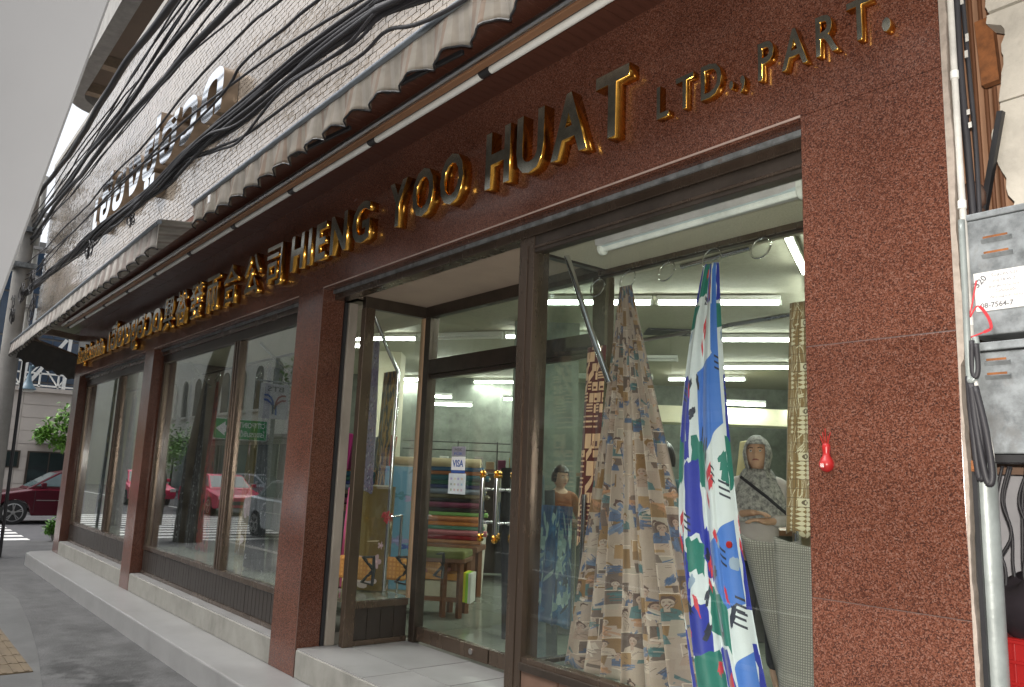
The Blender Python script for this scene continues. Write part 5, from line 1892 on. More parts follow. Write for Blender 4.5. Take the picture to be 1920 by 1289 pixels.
# wire racks behind the counter
t = thing('wire_rack', 'thin dark wire rack above the back counter', 'rack', tuple(AB(-0.6, 9.1, 1.62)))
for z_ in (1.85, 1.95):
    mb = MB()
    mb.tube([AB(-1.4, 10.2, z_), AB(0.3, 10.2, z_)], 0.008, 6)
    mb.build('wire', 'black', t)
for a_ in (-1.2, -0.7, -0.2, 0.2):
    mb = MB()
    mb.tube([AB(a_, 10.2, 1.62), AB(a_, 10.2, 1.97)], 0.008, 6)
    mb.build('upright', 'black', t)
# standing bolts seen left of the door and between the drapes
std = [(-1.62, 7.9, 1.55, .35, (0.35, 0.02, 0.16), 'magenta'), (-1.50, 7.9, 1.55, .36, (0.42, 0.36, 0.4), 'pale mauve'), (-1.40, 7.9, 1.55, .33, (0.3, 0.3, 0.32), 'grey'), (-1.30, 7.9, 1.55, .33, (0.05, 0.05, 0.08), 'navy black'), (-1.22, 7.9, 1.55, .35, (0.3, 0.03, 0.03), 'deep red'),
       (1.02, 6.5, 1.3, .62, (0.28, 0.1, 0.14), 'plum'), (1.12, 6.5, 1.3, .6, (0.12, 0.11, 0.03), 'dark olive'), (2.40, 6.6, 1.35, .62, (0.42, 0.02, 0.02), 'scarlet'), (1.9, 6.6, 1.35, .55, (0.5, 0.42, 0.22), 'mustard'),
       (2.60, 6.6, 1.25, .62, (0.35, 0.32, 0.3), 'warm grey'), (2.72, 6.6, 1.2, .66, (0.25, 0.55, 0.48), 'mint'), (2.84, 6.6, 1.2, .55, (0.5, 0.55, 0.5), 'pale green'), (2.96, 6.6, 1.2, .5, (0.05, 0.25, 0.26), 'petrol'), (3.08, 6.6, 1.2, .4, (0.5, 0.4, 0.42), 'dusty rose')]
for a_, b_, z_, h_, col, nme in std:
    P = AB(a_, b_, z_)
    mb = MB()
    mb.obox(P + Vector((0, 0, h_ / 2)), (A2 + Vector((0, 0, -0.12))), B2, Vector((0, 0, 1)) + A2 * 0.12, 0.045, 0.10, h_ / 2)
    tag(mb.build('standing_bolt', mat(nme + ' bolt', col, 0.85, var=0.2), bevel=0.012), '%s bolt of cloth standing on a counter inside' % nme, 'fabric', 'bolts standing on the inner counters')
for a_, b_, L_, lab in ((1.9, 6.65, 1.5, 'dark cloth counter behind the draped cloths'), (-1.4, 7.95, 0.5, 'low counter under the magenta bolts')):
    t = thing('counter', lab, 'counter', tuple(AB(a_, b_, 0.35)))
    mb = MB()
    mb.obox(AB(a_, b_, 0.76), A2, B2, (0, 0, 1), L_, 0.25, 0.40)
    mb.build('cabinet', mat('counter front', (0.07, 0.07, 0.065), 0.6), t)
    mb = MB()
    mb.obox(AB(a_, b_, 1.185), A2, B2, (0, 0, 1), L_ + 0.03, 0.28, 0.02)
    mb.build('countertop', 'wood_dark', t)
drape('piled_cloth', (-4.02, 1.22, 1.36), 0.36, (-4.02, 1.16, 0.62), 0.5, 4, 'fig_blue', 'blue and white figured cloth hung over a stand below the girl in orange', 77, 0.03, nu=50, nv=30, uvs=(2, 1))
# dark rolls standing by the door
for i, (a_, b_, h_, col, lab) in enumerate(((0.02, 6.2, 1.25, (0.02, 0.02, 0.022), 'black cloth roll leaning beside the table'), (0.12, 6.2, 1.15, (0.05, 0.06, 0.07), 'charcoal cloth roll leaning beside the table'), (0.22, 5.6, 1.2, (0.12, 0.15, 0.17), 'grey cloth roll seen just right of the bronze post'), (0.30, 5.7, 1.1, (0.05, 0.055, 0.06), 'dark cloth roll right of the bronze post'))):
    P = AB(a_, b_, 0.354)
    mb = MB()
    mb.tube([P, P + A2 * -0.05 + Vector((0, 0, h_))], 0.055, 14)
    tag(mb.build('fabric_roll', mat('roll cloth', col, 0.9), smooth=True), lab, 'fabric', 'rolls leaning near the door')

# ================================================================== PEOPLE INSIDE
def skin_mesh(name, V_, E_, Rr, root, mats, sub=2):
    me = bpy.data.meshes.new(name)
    me.from_pydata([tuple(v) for v in V_], E_, [])
    o = bpy.data.objects.new(name, me)
    COL.objects.link(o)
    o.modifiers.new('skin', 'SKIN')
    for i, sv in enumerate(me.skin_vertices[0].data):
        r_ = Rr[i]
        sv.radius = r_ if isinstance(r_, tuple) else (r_, r_)
        sv.use_root = (i == root)
    ss = o.modifiers.new('sub', 'SUBSURF')
    ss.levels = sub
    ss.render_levels = sub
    bpy.context.view_layer.update()
    out = bpy.data.meshes.new_from_object(o.evaluated_get(bpy.context.evaluated_depsgraph_get()))
    COL.objects.unlink(o)
    bpy.data.objects.remove(o)
    out.materials.clear()
    out.materials.append(M[mats] if isinstance(mats, str) else mats)
    out.polygons.foreach_set('use_smooth', [True] * len(out.polygons))
    return out
def join_mesh(name, ms, m):
    bm = bmesh.new()
    for me in ms:
        bm.from_mesh(me)
    out = bpy.data.meshes.new(name)
    bm.to_mesh(out)
    bm.free()
    out.materials.append(M[m] if isinstance(m, str) else m)
    out.polygons.foreach_set('use_smooth', [True] * len(out.polygons))
    return out
def head_fn(u, v):
    th, ph = 2 * math.pi * u, math.pi * v
    x, y, z = math.sin(ph) * math.sin(th), -math.sin(ph) * math.cos(th), math.cos(ph)
    sx = 0.074 * (1 - 0.18 * max(0, -z) ** 1.3)
    X, Y, Z = x * sx, y * 0.092, z * 0.112
    if y < 0:
        f = max(0, -y)
        n_ = math.exp(-((X / 0.012) ** 2) - (((Z + 0.018) / 0.024) ** 2))
        Y -= 0.021 * n_ * f
        Y += 0.009 * math.exp(-(((abs(X) - 0.030) / 0.014) ** 2) - (((Z - 0.012) / 0.013) ** 2))
        Y -= 0.006 * math.exp(-((X / 0.024) ** 2) - (((Z + 0.056) / 0.010) ** 2))
        Y -= 0.008 * math.exp(-((X / 0.025) ** 2) - (((Z + 0.092) / 0.018) ** 2))
        Y -= 0.004 * math.exp(-(((abs(X) - 0.045) / 0.02) ** 2) - (((Z + 0.02) / 0.02) ** 2))
    return (X, Y, Z)
def person(label, loc, rz, s_, top_m, low_m, pose, hair, look=(0, 0), extra=None):
    t = thing('person', label, 'person', loc, rotz=rz)
    t.scale = (s_, s_, s_)
    hc = Vector((0, -0.015, 1.475))
    P = [(0, 0, 0.86), (0, 0, 1.0), (0, 0.0, 1.18), (0, 0.0, 1.30), (0, -0.005, 1.37), (0, -0.012, 1.42)]
    Rr = [(.13, .10), (.115, .085), (.13, .09), (.085, .06), (.042, .042), (.045, .045)]
    E = [(0, 1), (1, 2), (2, 3), (3, 4), (4, 5)]
    def add(p, r_, par):
        P.append(p)
        Rr.append(r_)
        E.append((par, len(P) - 1))
        return len(P) - 1
    ends = {}
    for sd_ in (-1, 1):
        h = add((sd_ * .085, 0, .80), .085, 0)
        k = add((sd_ * .09, -0.01, .45), .052, h)
        a = add((sd_ * .09, 0.01, .09), .034, k)
        f = add((sd_ * .10, -0.10, .035), (.035, .025), a)
        add((sd_ * .10, -0.16, .028), (.03, .018), f)
        sh = add((sd_ * .155, 0, 1.285), .046, 3)
        e, wv, hdir = pose[0 if sd_ < 0 else 1]
        el = add(e, .035, sh)
        wr = add(wv, .023, el)
        ends[sd_] = (wr, Vector(e), Vector(wv), Vector(hdir))
    for sd_, (wr, e, wv, hd) in ends.items():
        d = hd.normalized()
        side = d.cross(Vector((0, 0, 1)))
        side = side.normalized() if side.length > .1 else Vector((1, 0, 0))
        up = side.cross(d)
        palm = add(tuple(wv + d * 0.045), (.034, .016), wr)
        for i, L_ in enumerate((.062, .072, .067, .052)):
            b0 = wv + d * 0.085 + side * (0.018 * (i - 1.5))
            k0 = add(tuple(b0), .0095, palm)
            k1 = add(tuple(b0 + d * L_ * .5 - up * 0.008), .0085, k0)
            add(tuple(b0 + d * L_ * .9 - up * 0.028), .0075, k1)
        t0 = add(tuple(wv + d * 0.03 + side * .032 * -sd_), .011, palm)
        add(tuple(wv + d * 0.065 + side * .046 * -sd_ - up * .01), .009, t0)
    body = skin_mesh('body', P, E, Rr, 0, 'skin')
    hb = MB()
    hb.grid(head_fn, 48, 36)
    hm = hb.mesh('head', 'skin', 'all')
    rot = Matrix.Rotation(look[1], 4, 'X') @ Matrix.Rotation(look[0], 4, 'Z')
    T = Matrix.Translation(hc) @ rot
    hm.transform(T)
    eb = MB()
    for sd_ in (-1, 1):
        eb.lathe(Vector((sd_ * .074, .008, -.005)), [(.006, -.004), (.018, 0), (.02, .004), (.012, .008)], 12, axis=(sd_, 0.35, 0))
    em = eb.mesh('ears', 'skin', 'all')
    em.transform(T)
    put('body', join_mesh('body', [body, hm, em], 'skin'), t)
    # face details
    for sd_ in (-1, 1):
        mb = MB()
        mb.lathe((sd_ * .030, -.0835, .010), [(.0085, 0), (.007, .002), (.003, .003)], 12, axis=(0, -1, 0))
        e_ = mb.mesh('eye', 'eye_white', 'all')
        e_.transform(T)
        eo = put('eye', e_, t)
        mb = MB()
        mb.lathe((sd_ * .030, -.0875, .010), [(.0048, 0), (.004, .0012)], 10, axis=(0, -1, 0))
        i_ = mb.mesh('iris', 'black', 'all')
        i_.transform(T)
        put('iris', i_, eo)
        mb = MB()
        mb.tube([(sd_ * .014, -.093, .026), (sd_ * .030, -.092, .031), (sd_ * .048, -.082, .025)], .0028, 6)
        b_ = mb.mesh('eyebrow', 'hair', 'all')
        b_.transform(T)
        put('eyebrow', b_, t)
    mb = MB()
    mb.tube([(-.022, -.088, -.055), (-.008, -.0985, -.052), (.008, -.0985, -.052), (.022, -.088, -.055)], .004, 7, rs=[.002, .005, .005, .002])
    l_ = mb.mesh('mouth', 'lip', 'all')
    l_.transform(T)
    put('mouth', l_, t)
    # clothes follow the body
    cp = [(0, 0, .84), (0, 0, 1.0), (0, 0, 1.18), (0, 0, 1.30), (0, -.004, 1.345)]
    cr = [(.155, .125), (.138, .11), (.148, .112), (.098, .078), (.06, .06)]
    ce = [(0, 1), (1, 2), (2, 3), (3, 4)]
    for sd_ in (-1, 1):
        e, wv, hd = pose[0 if sd_ < 0 else 1]
        cp += [(sd_ * .158, 0, 1.285), e, tuple(Vector(e).lerp(Vector(wv), .85))]
        n_ = len(cp)
        cr += [.060, .053, .040]
        ce += [(3, n_ - 3), (n_ - 3, n_ - 2), (n_ - 2, n_ - 1)]
    put('blouse', skin_mesh('blouse', cp, ce, cr, 0, top_m), t)
    lp = [(0, 0, .88), (-.09, 0, .78), (-.095, -.01, .45), (-.095, .01, .10), (.09, 0, .78), (.095, -.01, .45), (.095, .01, .10)]
    put('trousers', skin_mesh('trousers', lp, [(0, 1), (1, 2), (2, 3), (0, 4), (4, 5), (5, 6)], [(.15, .12), .105, .075, .062, .105, .075, .062], 0, low_m), t)
    if hair == 'scarf':
        def sf(u, v):
            # wraps the head from ear to ear, leaving the face open
            th = math.radians(42 + 276 * u)
            ph = v
            z = .128 - .30 * ph
            k = math.sqrt(max(.02, 1 - ((z + .0) / .135) ** 2)) if z > 0 else 1 - .25 * min(1, -z / .11) + max(0, -z - .11) * 4.0
            rx_, ry = .094 * k, .112 * k
            return (rx_ * math.sin(th), -ry * math.cos(th) + .006, z + (.03 if False else 0))
        mb = MB()
        mb.grid(sf, 48, 26)
        # brow band
        def bf(u, v):
            th = math.radians(-48 + 96 * u)
            z = .052 + .078 * v
            k = math.sqrt(max(.02, 1 - (z / .137) ** 2))
            return (.097 * k * math.sin(th), -.112 * k * math.cos(th), z)
        mb.grid(bf, 20, 8)
        sm = mb.mesh('scarf', extra['scarf'], 'all')
        sm.transform(T)
        so2 = put('headscarf', sm, t, solid=0.004)
        def df(u, v):
            th = math.radians(-180 + 360 * u)
            z = 1.385 - .30 * v
            r_ = .075 + .12 * v ** .8
            return (r_ * 1.12 * math.sin(th), -r_ * .78 * math.cos(th) - .02 + .006 * math.sin(9 * th), z + .05 * math.cos(th) * -v)
        mb = MB()
        mb.grid(df, 60, 16)
        put('scarf_drape', mb.mesh('scarf_drape', extra['scarf'], 'all'), t, solid=0.004)
    else:
        def hf(u, v):
            th, ph = 2 * math.pi * u, math.pi * .62 * v
            x, y, z = math.sin(ph) * math.sin(th), -math.sin(ph) * math.cos(th), math.cos(ph)
            k = 1.12 + .03 * math.sin(17 * th) * v
            front = max(0, -y)
            zz_ = z * .118 * k
            if front > .35 and zz_ < .055:
                k = .80 + .05 * math.sin(23 * th)
            return (x * .078 * k, y * .098 * k + .004, max(zz_, .056) if front > .35 else zz_)
        mb = MB()
        mb.grid(hf, 60, 30)
        sm = mb.mesh('hair', 'hair', 'all')
        sm.transform(T)
        put('hair', sm, t, solid=0.004)
    return t
def face_to(x, y, tx, ty):
    d = Vector((tx - x, ty - y))
    return math.atan2(d.y, d.x) + math.pi / 2
fold = [((-.225, .01, 1.06), (-.07, -.19, 1.10), (.9, -.3, .05)), ((.225, .01, 1.06), (.06, -.21, 1.05), (-.9, -.3, .1))]
reach = [((-.22, -.05, 1.08), (-.12, -.26, 1.05), (.3, -1, 0)), ((.22, -.05, 1.08), (.12, -.26, 1.05), (-.3, -1, 0))]
down = [((-.215, .02, 1.03), (-.225, -.05, .80), (0, -.1, -1)), ((.215, .02, 1.03), (.225, -.05, .80), (0, -.1, -1))]
M['blouse'] = mat('pale pink blouse', (0.56, 0.50, 0.50), 0.85, var=.12, scale=6)
M['scarf_print'] = mat('grey flowered scarf', (0.42, 0.41, 0.40), 0.85, var=.9, scale=38, dark=(.07, .07, .09))
M['dark_cloth'] = mat('dark trousers', (.03, .03, .04), .85)
P = Vector((-2.96, 1.95, 0.354))
pw_ = person('woman in a grey flowered headscarf and pale blouse, looking up with folded arms, standing in for a reflection', tuple(P), face_to(P.x, P.y, 0.1, -2.4), 0.93, 'blouse', 'dark_cloth', fold, 'scarf', (-.15, -.22), {'scarf': 'scarf_print'})  # solid figure put indoors in place of a companion mirrored in the pane
bagt = thing('shoulder_bag', 'beige shoulder bag with a dark strap held by the woman in the headscarf', 'bag', (P.x + .18, P.y + .02, 1.15))
mb = MB()
bc = P + Vector((.20, .06, .86))
rzv = face_to(P.x, P.y, 0.1, -2.4)
ax = Vector((math.cos(rzv), math.sin(rzv), 0))
ay = Vector((-math.sin(rzv), math.cos(rzv), 0))
mb.obox(P + ax * .30 + Vector((0, 0, .88)), ax, ay, (0, 0, 1), .10, .05, .10)
mb.build('bag_body', mat('beige leather', (.38, .30, .22), .55, var=.15), bagt, bevel=.03)
mb = MB()
mb.tube([P + ax * .24 + ay * -.05 + Vector((0, 0, .96)), P + ax * .05 + ay * -.15 + Vector((0, 0, 1.12)), P + ax * -.10 + ay * -.08 + Vector((0, 0, 1.235))], .010, 8)
mb.build('strap', 'dark_cloth', bagt)
M['orange_shirt'] = mat('orange striped shirt', (.24, .07, .018), .85, var=.3, scale=10, stretch=(1, 1, 5))
P = Vector((-5.08, 2.22, .354))
person('dark haired girl in an orange shirt standing inside near the door', tuple(P), face_to(P.x, P.y, 0, -2.4) + .5, .81, 'orange_shirt', 'dark_cloth', reach, 'hair', (.1, .1))
P = Vector((-3.12, 1.45, .354))
M['teal_shirt'] = mat('teal shirt', (.03, .10, .12), .85)
P = AB(.95, 5.1, .354)
person('dark haired person partly hidden between the two draped cloths', tuple(P), face_to(P.x, P.y, -4.5, 2.0), .90, 'teal_shirt', 'dark_cloth', down, 'hair')

# ================================================================== ALLEY AT THE RIGHT
t = thing('edge_trim', 'flaking white mortar edge along the near granite pillar', 'trim', (-.955, 0, 0))
mb = MB()
ed = [(XE + .0005, 0), (XE + .0005, 3.8)]
z = 3.8
while z > 0:
    wdt = (.019 if z > 1.9 else .009) + .003 * math.sin(z * 13) + rnd.uniform(-.0015, .0015)
    ed.append((XE + wdt, z))
    z -= rnd.uniform(.012, .03)
ed.append((XE + .009, 0))
mb.prism(ed, -.001, .03, plane='xz')
mb.build('mortar_edge', mat('edge mortar', (.34, .29, .245), .85, var=.3, scale=30), t)
mb = MB()
mb.box(XE + .018, XE + .030, .006, .05, 0, 1.62)
mb.build('metal_channel', 'black', t)
t = thing('white_conduit', 'white electrical conduit clipped beside the near pillar', 'conduit', (-.925, 0, 1.9))
pts_ = [(-.934, .012, 3.7), (-.934, .012, 2.5), (-.932, .012, 2.2), (-.932, .012, 1.90)]
mb = MB()
mb.tube(pts_, .0095, 12)
mb.build('tube', 'offwhite', t, smooth=True)
for z in (3.25, 2.78, 2.37, 2.02):
    mb = MB()
    mb.tube([(-.934, .012, z - .012), (-.934, .012, z + .012)], .012, 12)
    mb.build('clip', 'white', t, smooth=True)
for i, (x, y, r_, lab) in enumerate(((-.922, .04, .0105, 'black riser cable behind the white conduit'), (-.905, .045, .0065, 'black riser cable with peeling white tape'))):
    c = catmull([(x + .004 * math.sin(k * 1.3 + i), y + .006 * math.cos(k + i), 3.7 - k * .23) for k in range(7)])
    mb = MB()
    mb.tube(c, r_, 10)
    tag(mb.build('riser_cable', 'cable' if i < 2 else 'zinc_pipe', smooth='all'), lab, 'cable')
    if i == 1:
        for k in range(8):
            z = 3.35 - k * .11 + rnd.uniform(-.04, .04)
            mb = MB()
            a_ = rnd.uniform(-.006, .006)
            mb.box(x - .006 + a_, x + .003 + a_, y - .0125, y - .0105, z, z + rnd.uniform(.012, .03))
            tag(mb.build('peeling_tape', 'offwhite'), 'scrap of peeling white tape on the black riser cable', 'tape', 'tape scraps on the riser cable')
# corrugated brown sheet
t = thing('corrugated_sheet', 'brown corrugated sheet standing in the alley behind the cables', 'sheet', (-.95, .3, 2.4))
mb = MB()
mb.grid(lambda u, v: (-1.22 + .50 * u, .32 + .013 * math.sin(2 * math.pi * u * 8) + .02 * u, 2.30 + 1.5 * v), 120, 4)
mb.build('sheet', 'ply', t, smooth='all', solid=.004)
for x in (-.985, -.955, -.93):
    mb = MB()
    mb.tube([(x, .285, 3.8), (x + .012, .285, 2.3)], .007, 8)
    mb.build('old_wire', 'wood_dark', t)
# broken plaster wall
t = thing('broken_wall', 'broken pale plastered wall at the top right edge', 'wall', (-.6, .14, 2.33))
edge = [(-.905, 3.8)]
z = 3.75
k = 0
while z > 2.36:
    base = -.885 + .012 * math.sin(z * 9) + (.028 if 2.62 < z < 2.95 else 0) + (.0 if z > 2.95 else .012) + max(0, 2.62 - z) * .12
    edge.append((base + rnd.uniform(-.006, .006), z))
    z -= rnd.uniform(.012, .03)
edge.append((-.83, 2.36))
poly = edge + [(-.3, 2.36), (-.3, 3.8)]
def wallpiece(z0, z1, dy, name):
    pp = [p_ for p_ in edge if z0 <= p_[1] <= z1]
    if not pp:
        return
    pl_ = [(pp[0][0], z1 - .004)] + pp + [(pp[-1][0], z0 + .004), (-.3, z0 + .004), (-.3, z1 - .004)]
    mb = MB()
    mb.prism(pl_, .12 + dy, .20, plane='xz')
    mb.build(name, 'plaster', t)
wallpiece(2.36, 2.70, 0.0, 'plaster_slab')
wallpiece(2.70, 3.00, 0.004, 'plaster_slab')
wallpiece(3.00, 3.45, 0.0, 'plaster_slab')
wallpiece(3.45, 3.8, 0.003, 'plaster_slab')
mb = MB()
mb.bar((-.905, .19, 3.02), (-.895, .19, 2.80), .05, .03, (0, 1, 0))
tag(mb.build('broken_brick', 'rust'), 'broken brown brick end showing in the plaster gap', 'brick')
mb = MB()
mb.bar((-.845, .10, 2.66), (-.925, .12, 2.33), .016, .022, (0, 1, 0))
tag(mb.build('angle_iron', 'black'), 'black slanting iron strut above the meter boxes', 'strut')
mb = MB()
mb.lathe((-.935, .09, 2.345), [(.010, 0), (.030, .006), (.034, .02), (.026, .032), (.036, .044), (.038, .075), (.030, .10), (.012, .115)], 20)
tag(mb.build('insulator', mat('brown glaze', (.10, .06, .045), .25), smooth=True), 'dark glazed insulator on top of the meter box', 'insulator')
mb = MB()
mb.prism([(-1.215, 1.6), (-1.215, 3.9), (-.2, 3.9), (-.2, 1.6)], .45, .5, plane='xz')
tag(mb.build('alley_back_wall', mat('dark alley wall', (.16, .10, .07), .9, var=.4, scale=5)), 'dark brown wall deep in the alley', 'wall')
# meter boxes
def slit(par, x0, x1, z, y):
    mb = MB()
    mb.prism([(y - .001, z), (y - .009, z - .004), (y - .001, z - .014)], x0, x1, plane='yz')
    mb.build('louvre', 'zinc', par)
    mb = MB()
    mb.box(x0 + .004, x1 - .01, y - .0016, y - .0008, z - .0005, z + .006)
    mb.build('rust_streak', 'rust', par)
t = thing('meter_box', 'upper galvanised meter box with a torn paper notice', 'box', (-.7, .08, 1.975))
mb = MB()
mb.box(-.935, -.45, .012, .16, 1.975, 2.315)
mb.build('housing', 'zinc', t, bevel=.004)
mb = MB()
mb.box(-.938, -.447, .008, .165, 2.3155, 2.335)
mb.build('lid', 'zinc', t, bevel=.003)
for z in (2.255, 2.21):
    slit(t, -.888, -.81, z, .012)
mb = MB()
mb.prism([(-.912, 2.045), (-.905, 2.044), (-.60, 2.046), (-.60, 2.158), (-.914, 2.156)], .0095, .0112, plane='xz')
nt_ = mb.build('paper_notice', mat('paper', (.66, .66, .64), .9, var=.06), t)
def small_text(par, s__, x, z, h, y, m='ink', bold=.0, rot=None, name='lettering'):
    me, a, b_ = text_mesh(s__, h, .0004, [m], bold)
    if rot:
        me.transform(Matrix.Rotation(rot, 4, 'Y'))
    put(name, me, par, loc=(x, y, z))
small_text(nt_, 'รับสมัคร รปภ.', -.868, 2.140, .009, .0093)
small_text(nt_, 'อายุ 18-45 ปี', -.866, 2.124, .008, .0093)
small_text(nt_, 'ยอดพิมาราม รปภ', -.876, 2.108, .008, .0093)
small_text(nt_, 'ไม่ต้องมีเงิน', -.858, 2.093, .008, .0093)
small_text(nt_, 'ติดต่อฝ่ายการงาน', -.874, 2.077, .008, .0093)
small_text(nt_, '08-7564-7', -.900, 2.053, .014, .0093, bold=.02)
small_text(nt_, '320', -.905, 2.112, .017, .0093, bold=.02, rot=-.75)
t = thing('meter_box', 'lower galvanised meter box under the notice box', 'box', (-.7, .08, 1.632))
mb = MB()
mb.box(-.940, -.45, .03, .16, 1.645, 1.93)
mb.build('housing', 'zinc', t, bevel=.004)
mb = MB()
mb.box(-.938, -.45, .022, .16, 1.934, 1.958)
mb.build('lid', 'zinc', t, bevel=.003)
mb = MB()
mb.box(-.938, -.45, .02, .16, 1.622, 1.642)
mb.build('bottom_rail', 'black', t)
for z in (1.905, 1.865):
    slit(t, -.905, -.84, z, .03)
# red ribbon, bracket and cable loops
mb = MB()
rb = catmull([(-.905, .004, 2.135), (-.918, .002, 2.07), (-.926, .0, 2.03), (-.905, .002, 2.06), (-.882, .002, 2.03), (-.873, .002, 1.995), (-.886, .002, 1.985), (-.928, .002, 1.972)], 5)
for a, b_ in zip(rb[:-1], rb[1:]):
    mb.bar(a, b_, .0015, .008 if b_.x > -.9 else .004, (0, 0, 1))
tag(mb.build('red_ribbon', 'red_paper'), 'red plastic ribbon looped on the upper meter box', 'ribbon')
def loop(pts, r_, lab, m='cable'):
    mb = MB()
    mb.tube(catmull(pts), r_, 10)
    tag(mb.build('cable_loop', m, smooth='all'), lab, 'cable', 'cable loops hanging beside the meter boxes')
loop([(-.934, .0, 2.32), (-.934, -.002, 2.1), (-.935, -.004, 1.95), (-.934, -.006, 1.86), (-.926, -.012, 1.845), (-.915, -.01, 1.87), (-.912, -.004, 1.94), (-.915, .0, 1.97)], .009, 'short thick cable loop just under the notice box', 'zinc_pipe')
loop([(-.920, -.012, 1.96), (-.922, -.014, 1.88), (-.915, -.015, 1.855), (-.908, -.013, 1.88), (-.910, -.01, 1.95)], .007, 'small inner cable loop under the notice box')
loop([(-.937, -.006, 1.86), (-.934, -.008, 1.75), (-.926, -.012, 1.62), (-.918, -.014, 1.575), (-.908, -.014, 1.60), (-.912, -.012, 1.70), (-.926, -.01, 1.84)], .0085, 'long black cable loop hanging in front of the grey pipe')
loop([(-.930, -.010, 1.84), (-.920, -.016, 1.72), (-.905, -.020, 1.60), (-.894, -.02, 1.562), (-.886, -.018, 1.59), (-.896, -.014, 1.70), (-.918, -.012, 1.83)], .009, 'longest black cable loop nearest the pipe')
loop([(-.918, -.010, 1.845), (-.900, -.012, 1.74), (-.888, -.012, 1.66), (-.886, -.01, 1.62)], .006, 'pale frayed cable beside the black loops', 'offwhite')
mb = MB()
mb.box(-.945, -.915, -.004, .03, 1.595, 1.625)
mb.box(-.942, -.918, -.008, -.004, 1.600, 1.620)
tag(mb.build('rusty_bracket', 'rust', bevel=.003), 'rusty orange bracket beside the grey pipe', 'bracket')
mb = MB()
mb.tube([(-.932, .05, -.1), (-.932, .05, 1.62)], .0315, 24)
tag(mb.build('grey_pipe', 'zinc_pipe', smooth=True), 'thick grey vertical pipe below the meter boxes', 'pipe')
# things behind the pipe
mb = MB()
mb.box(-1.2, -.3, .62, .68, 0, 1.75)
tag(mb.build('back_wall', mat('pale alley wall', (.36, .36, .38), .85, var=.2)), 'pale grey wall low in the alley behind the grey pipe', 'wall')
mb = MB()
mb.box(-.905, -.885, .30, .33, 0, 1.7)
tag(mb.build('alley_post', 'black'), 'dark post in the alley behind the grey pipe', 'post')
for i in range(6):
    q = random.Random(i)
    c = catmull([(-.98 + .02 * i + q.uniform(-.02, .02), .28, 1.62 - k * .09 + q.uniform(-.02, .02)) if True else 0 for k in range(5)] )
    c = catmull([(-.985 + .018 * i + q.uniform(-.03, .03), .26 + .01 * i, 1.62 - k * .10) for k in range(5)])
    mb = MB()
    mb.tube(c, .0045, 6)
    tag(mb.build('loose_wire', 'cable', smooth='all'), 'loose black wire hanging behind the grey pipe', 'wire', 'tangled wires behind the grey pipe')
mb = MB()
def bagf(u, v):
    a_ = 2 * math.pi * u
    r_ = (math.sin(math.pi * (.12 + .80 * v)) ** .6)
    return (-.87 + .16 * r_ * math.cos(a_) + .012 * math.sin(5 * a_ + 8 * v), .28 + .09 * r_ * math.sin(a_), 1.145 + .16 * v + .015 * math.sin(3 * a_))
mb.grid(bagf, 30, 14)
tag(mb.build('black_bag', mat('black plastic bag', (.03, .025, .03), .35), smooth='all'), 'crumpled black bag lying on the red crate', 'bag')
t = thing('red_crate', 'red plastic crate under the black bag in the alley', 'crate', (-.82, .30, .85))
mb = MB()
mb.box(-1.02, -.60, .24, .42, .70, 1.13)
mb.build('crate_body', 'red_plastic', t, bevel=.008)
for z in (1.115, 1.06, 1.0, .94, .88):
    mb = MB()
    mb.box(-1.024, -.595, .232, .2395, z, z + .010)
    mb.build('rib', 'red_plastic', t, bevel=.002)
for x in (-1.0, -.955, -.91, -.86, -.80):
    mb = MB()
    mb.box(x, x + .007, .2335, .2395, .88, 1.115)
    mb.build('rib', 'red_plastic', t, bevel=.002)
mb = MB()
mb.box(-1.0, -.55, .22, .45, 0, .698)
tag(mb.build('stand_block', 'concrete'), 'grey concrete block under the red crate', 'block')
# red gourd shaped charm on the pillar
t = thing('gourd_charm', 'small red gourd shaped incense holder on the near granite pillar', 'ornament', (-1.373, -.01, 1.60))
mb = MB()
mb.lathe((-1.373, -.006, 1.585), [(.004, 0), (.016, .006), (.023, .018), (.0235, .028), (.019, .04), (.012, .052), (.0105, .062), (.013, .075), (.013, .083), (.010, .09)], 20)
mb.build('gourd', 'red_plastic', t, smooth=True)
mb = MB()
mb.tube([(-1.373, -.03, 1.606), (-1.373, -.0335, 1.606)], .009, 16)
eb = mb.build('emblem_disc', mat('charm disc', (.45, .06, .05), .4), t)
small_text(t, '福', -1.3795, 1.6005, .009, -.0345, 'sign_white')
for i in range(5):
    mb = MB()
    mb.tube([(-1.375 + .003 * (i - 2), -.006, 1.668), (-1.374 + .009 * (i - 2), -.008, 1.70 + .012 * (i % 3))], .0012, 5)
    mb.build('incense_stick', 'red_plastic', t)

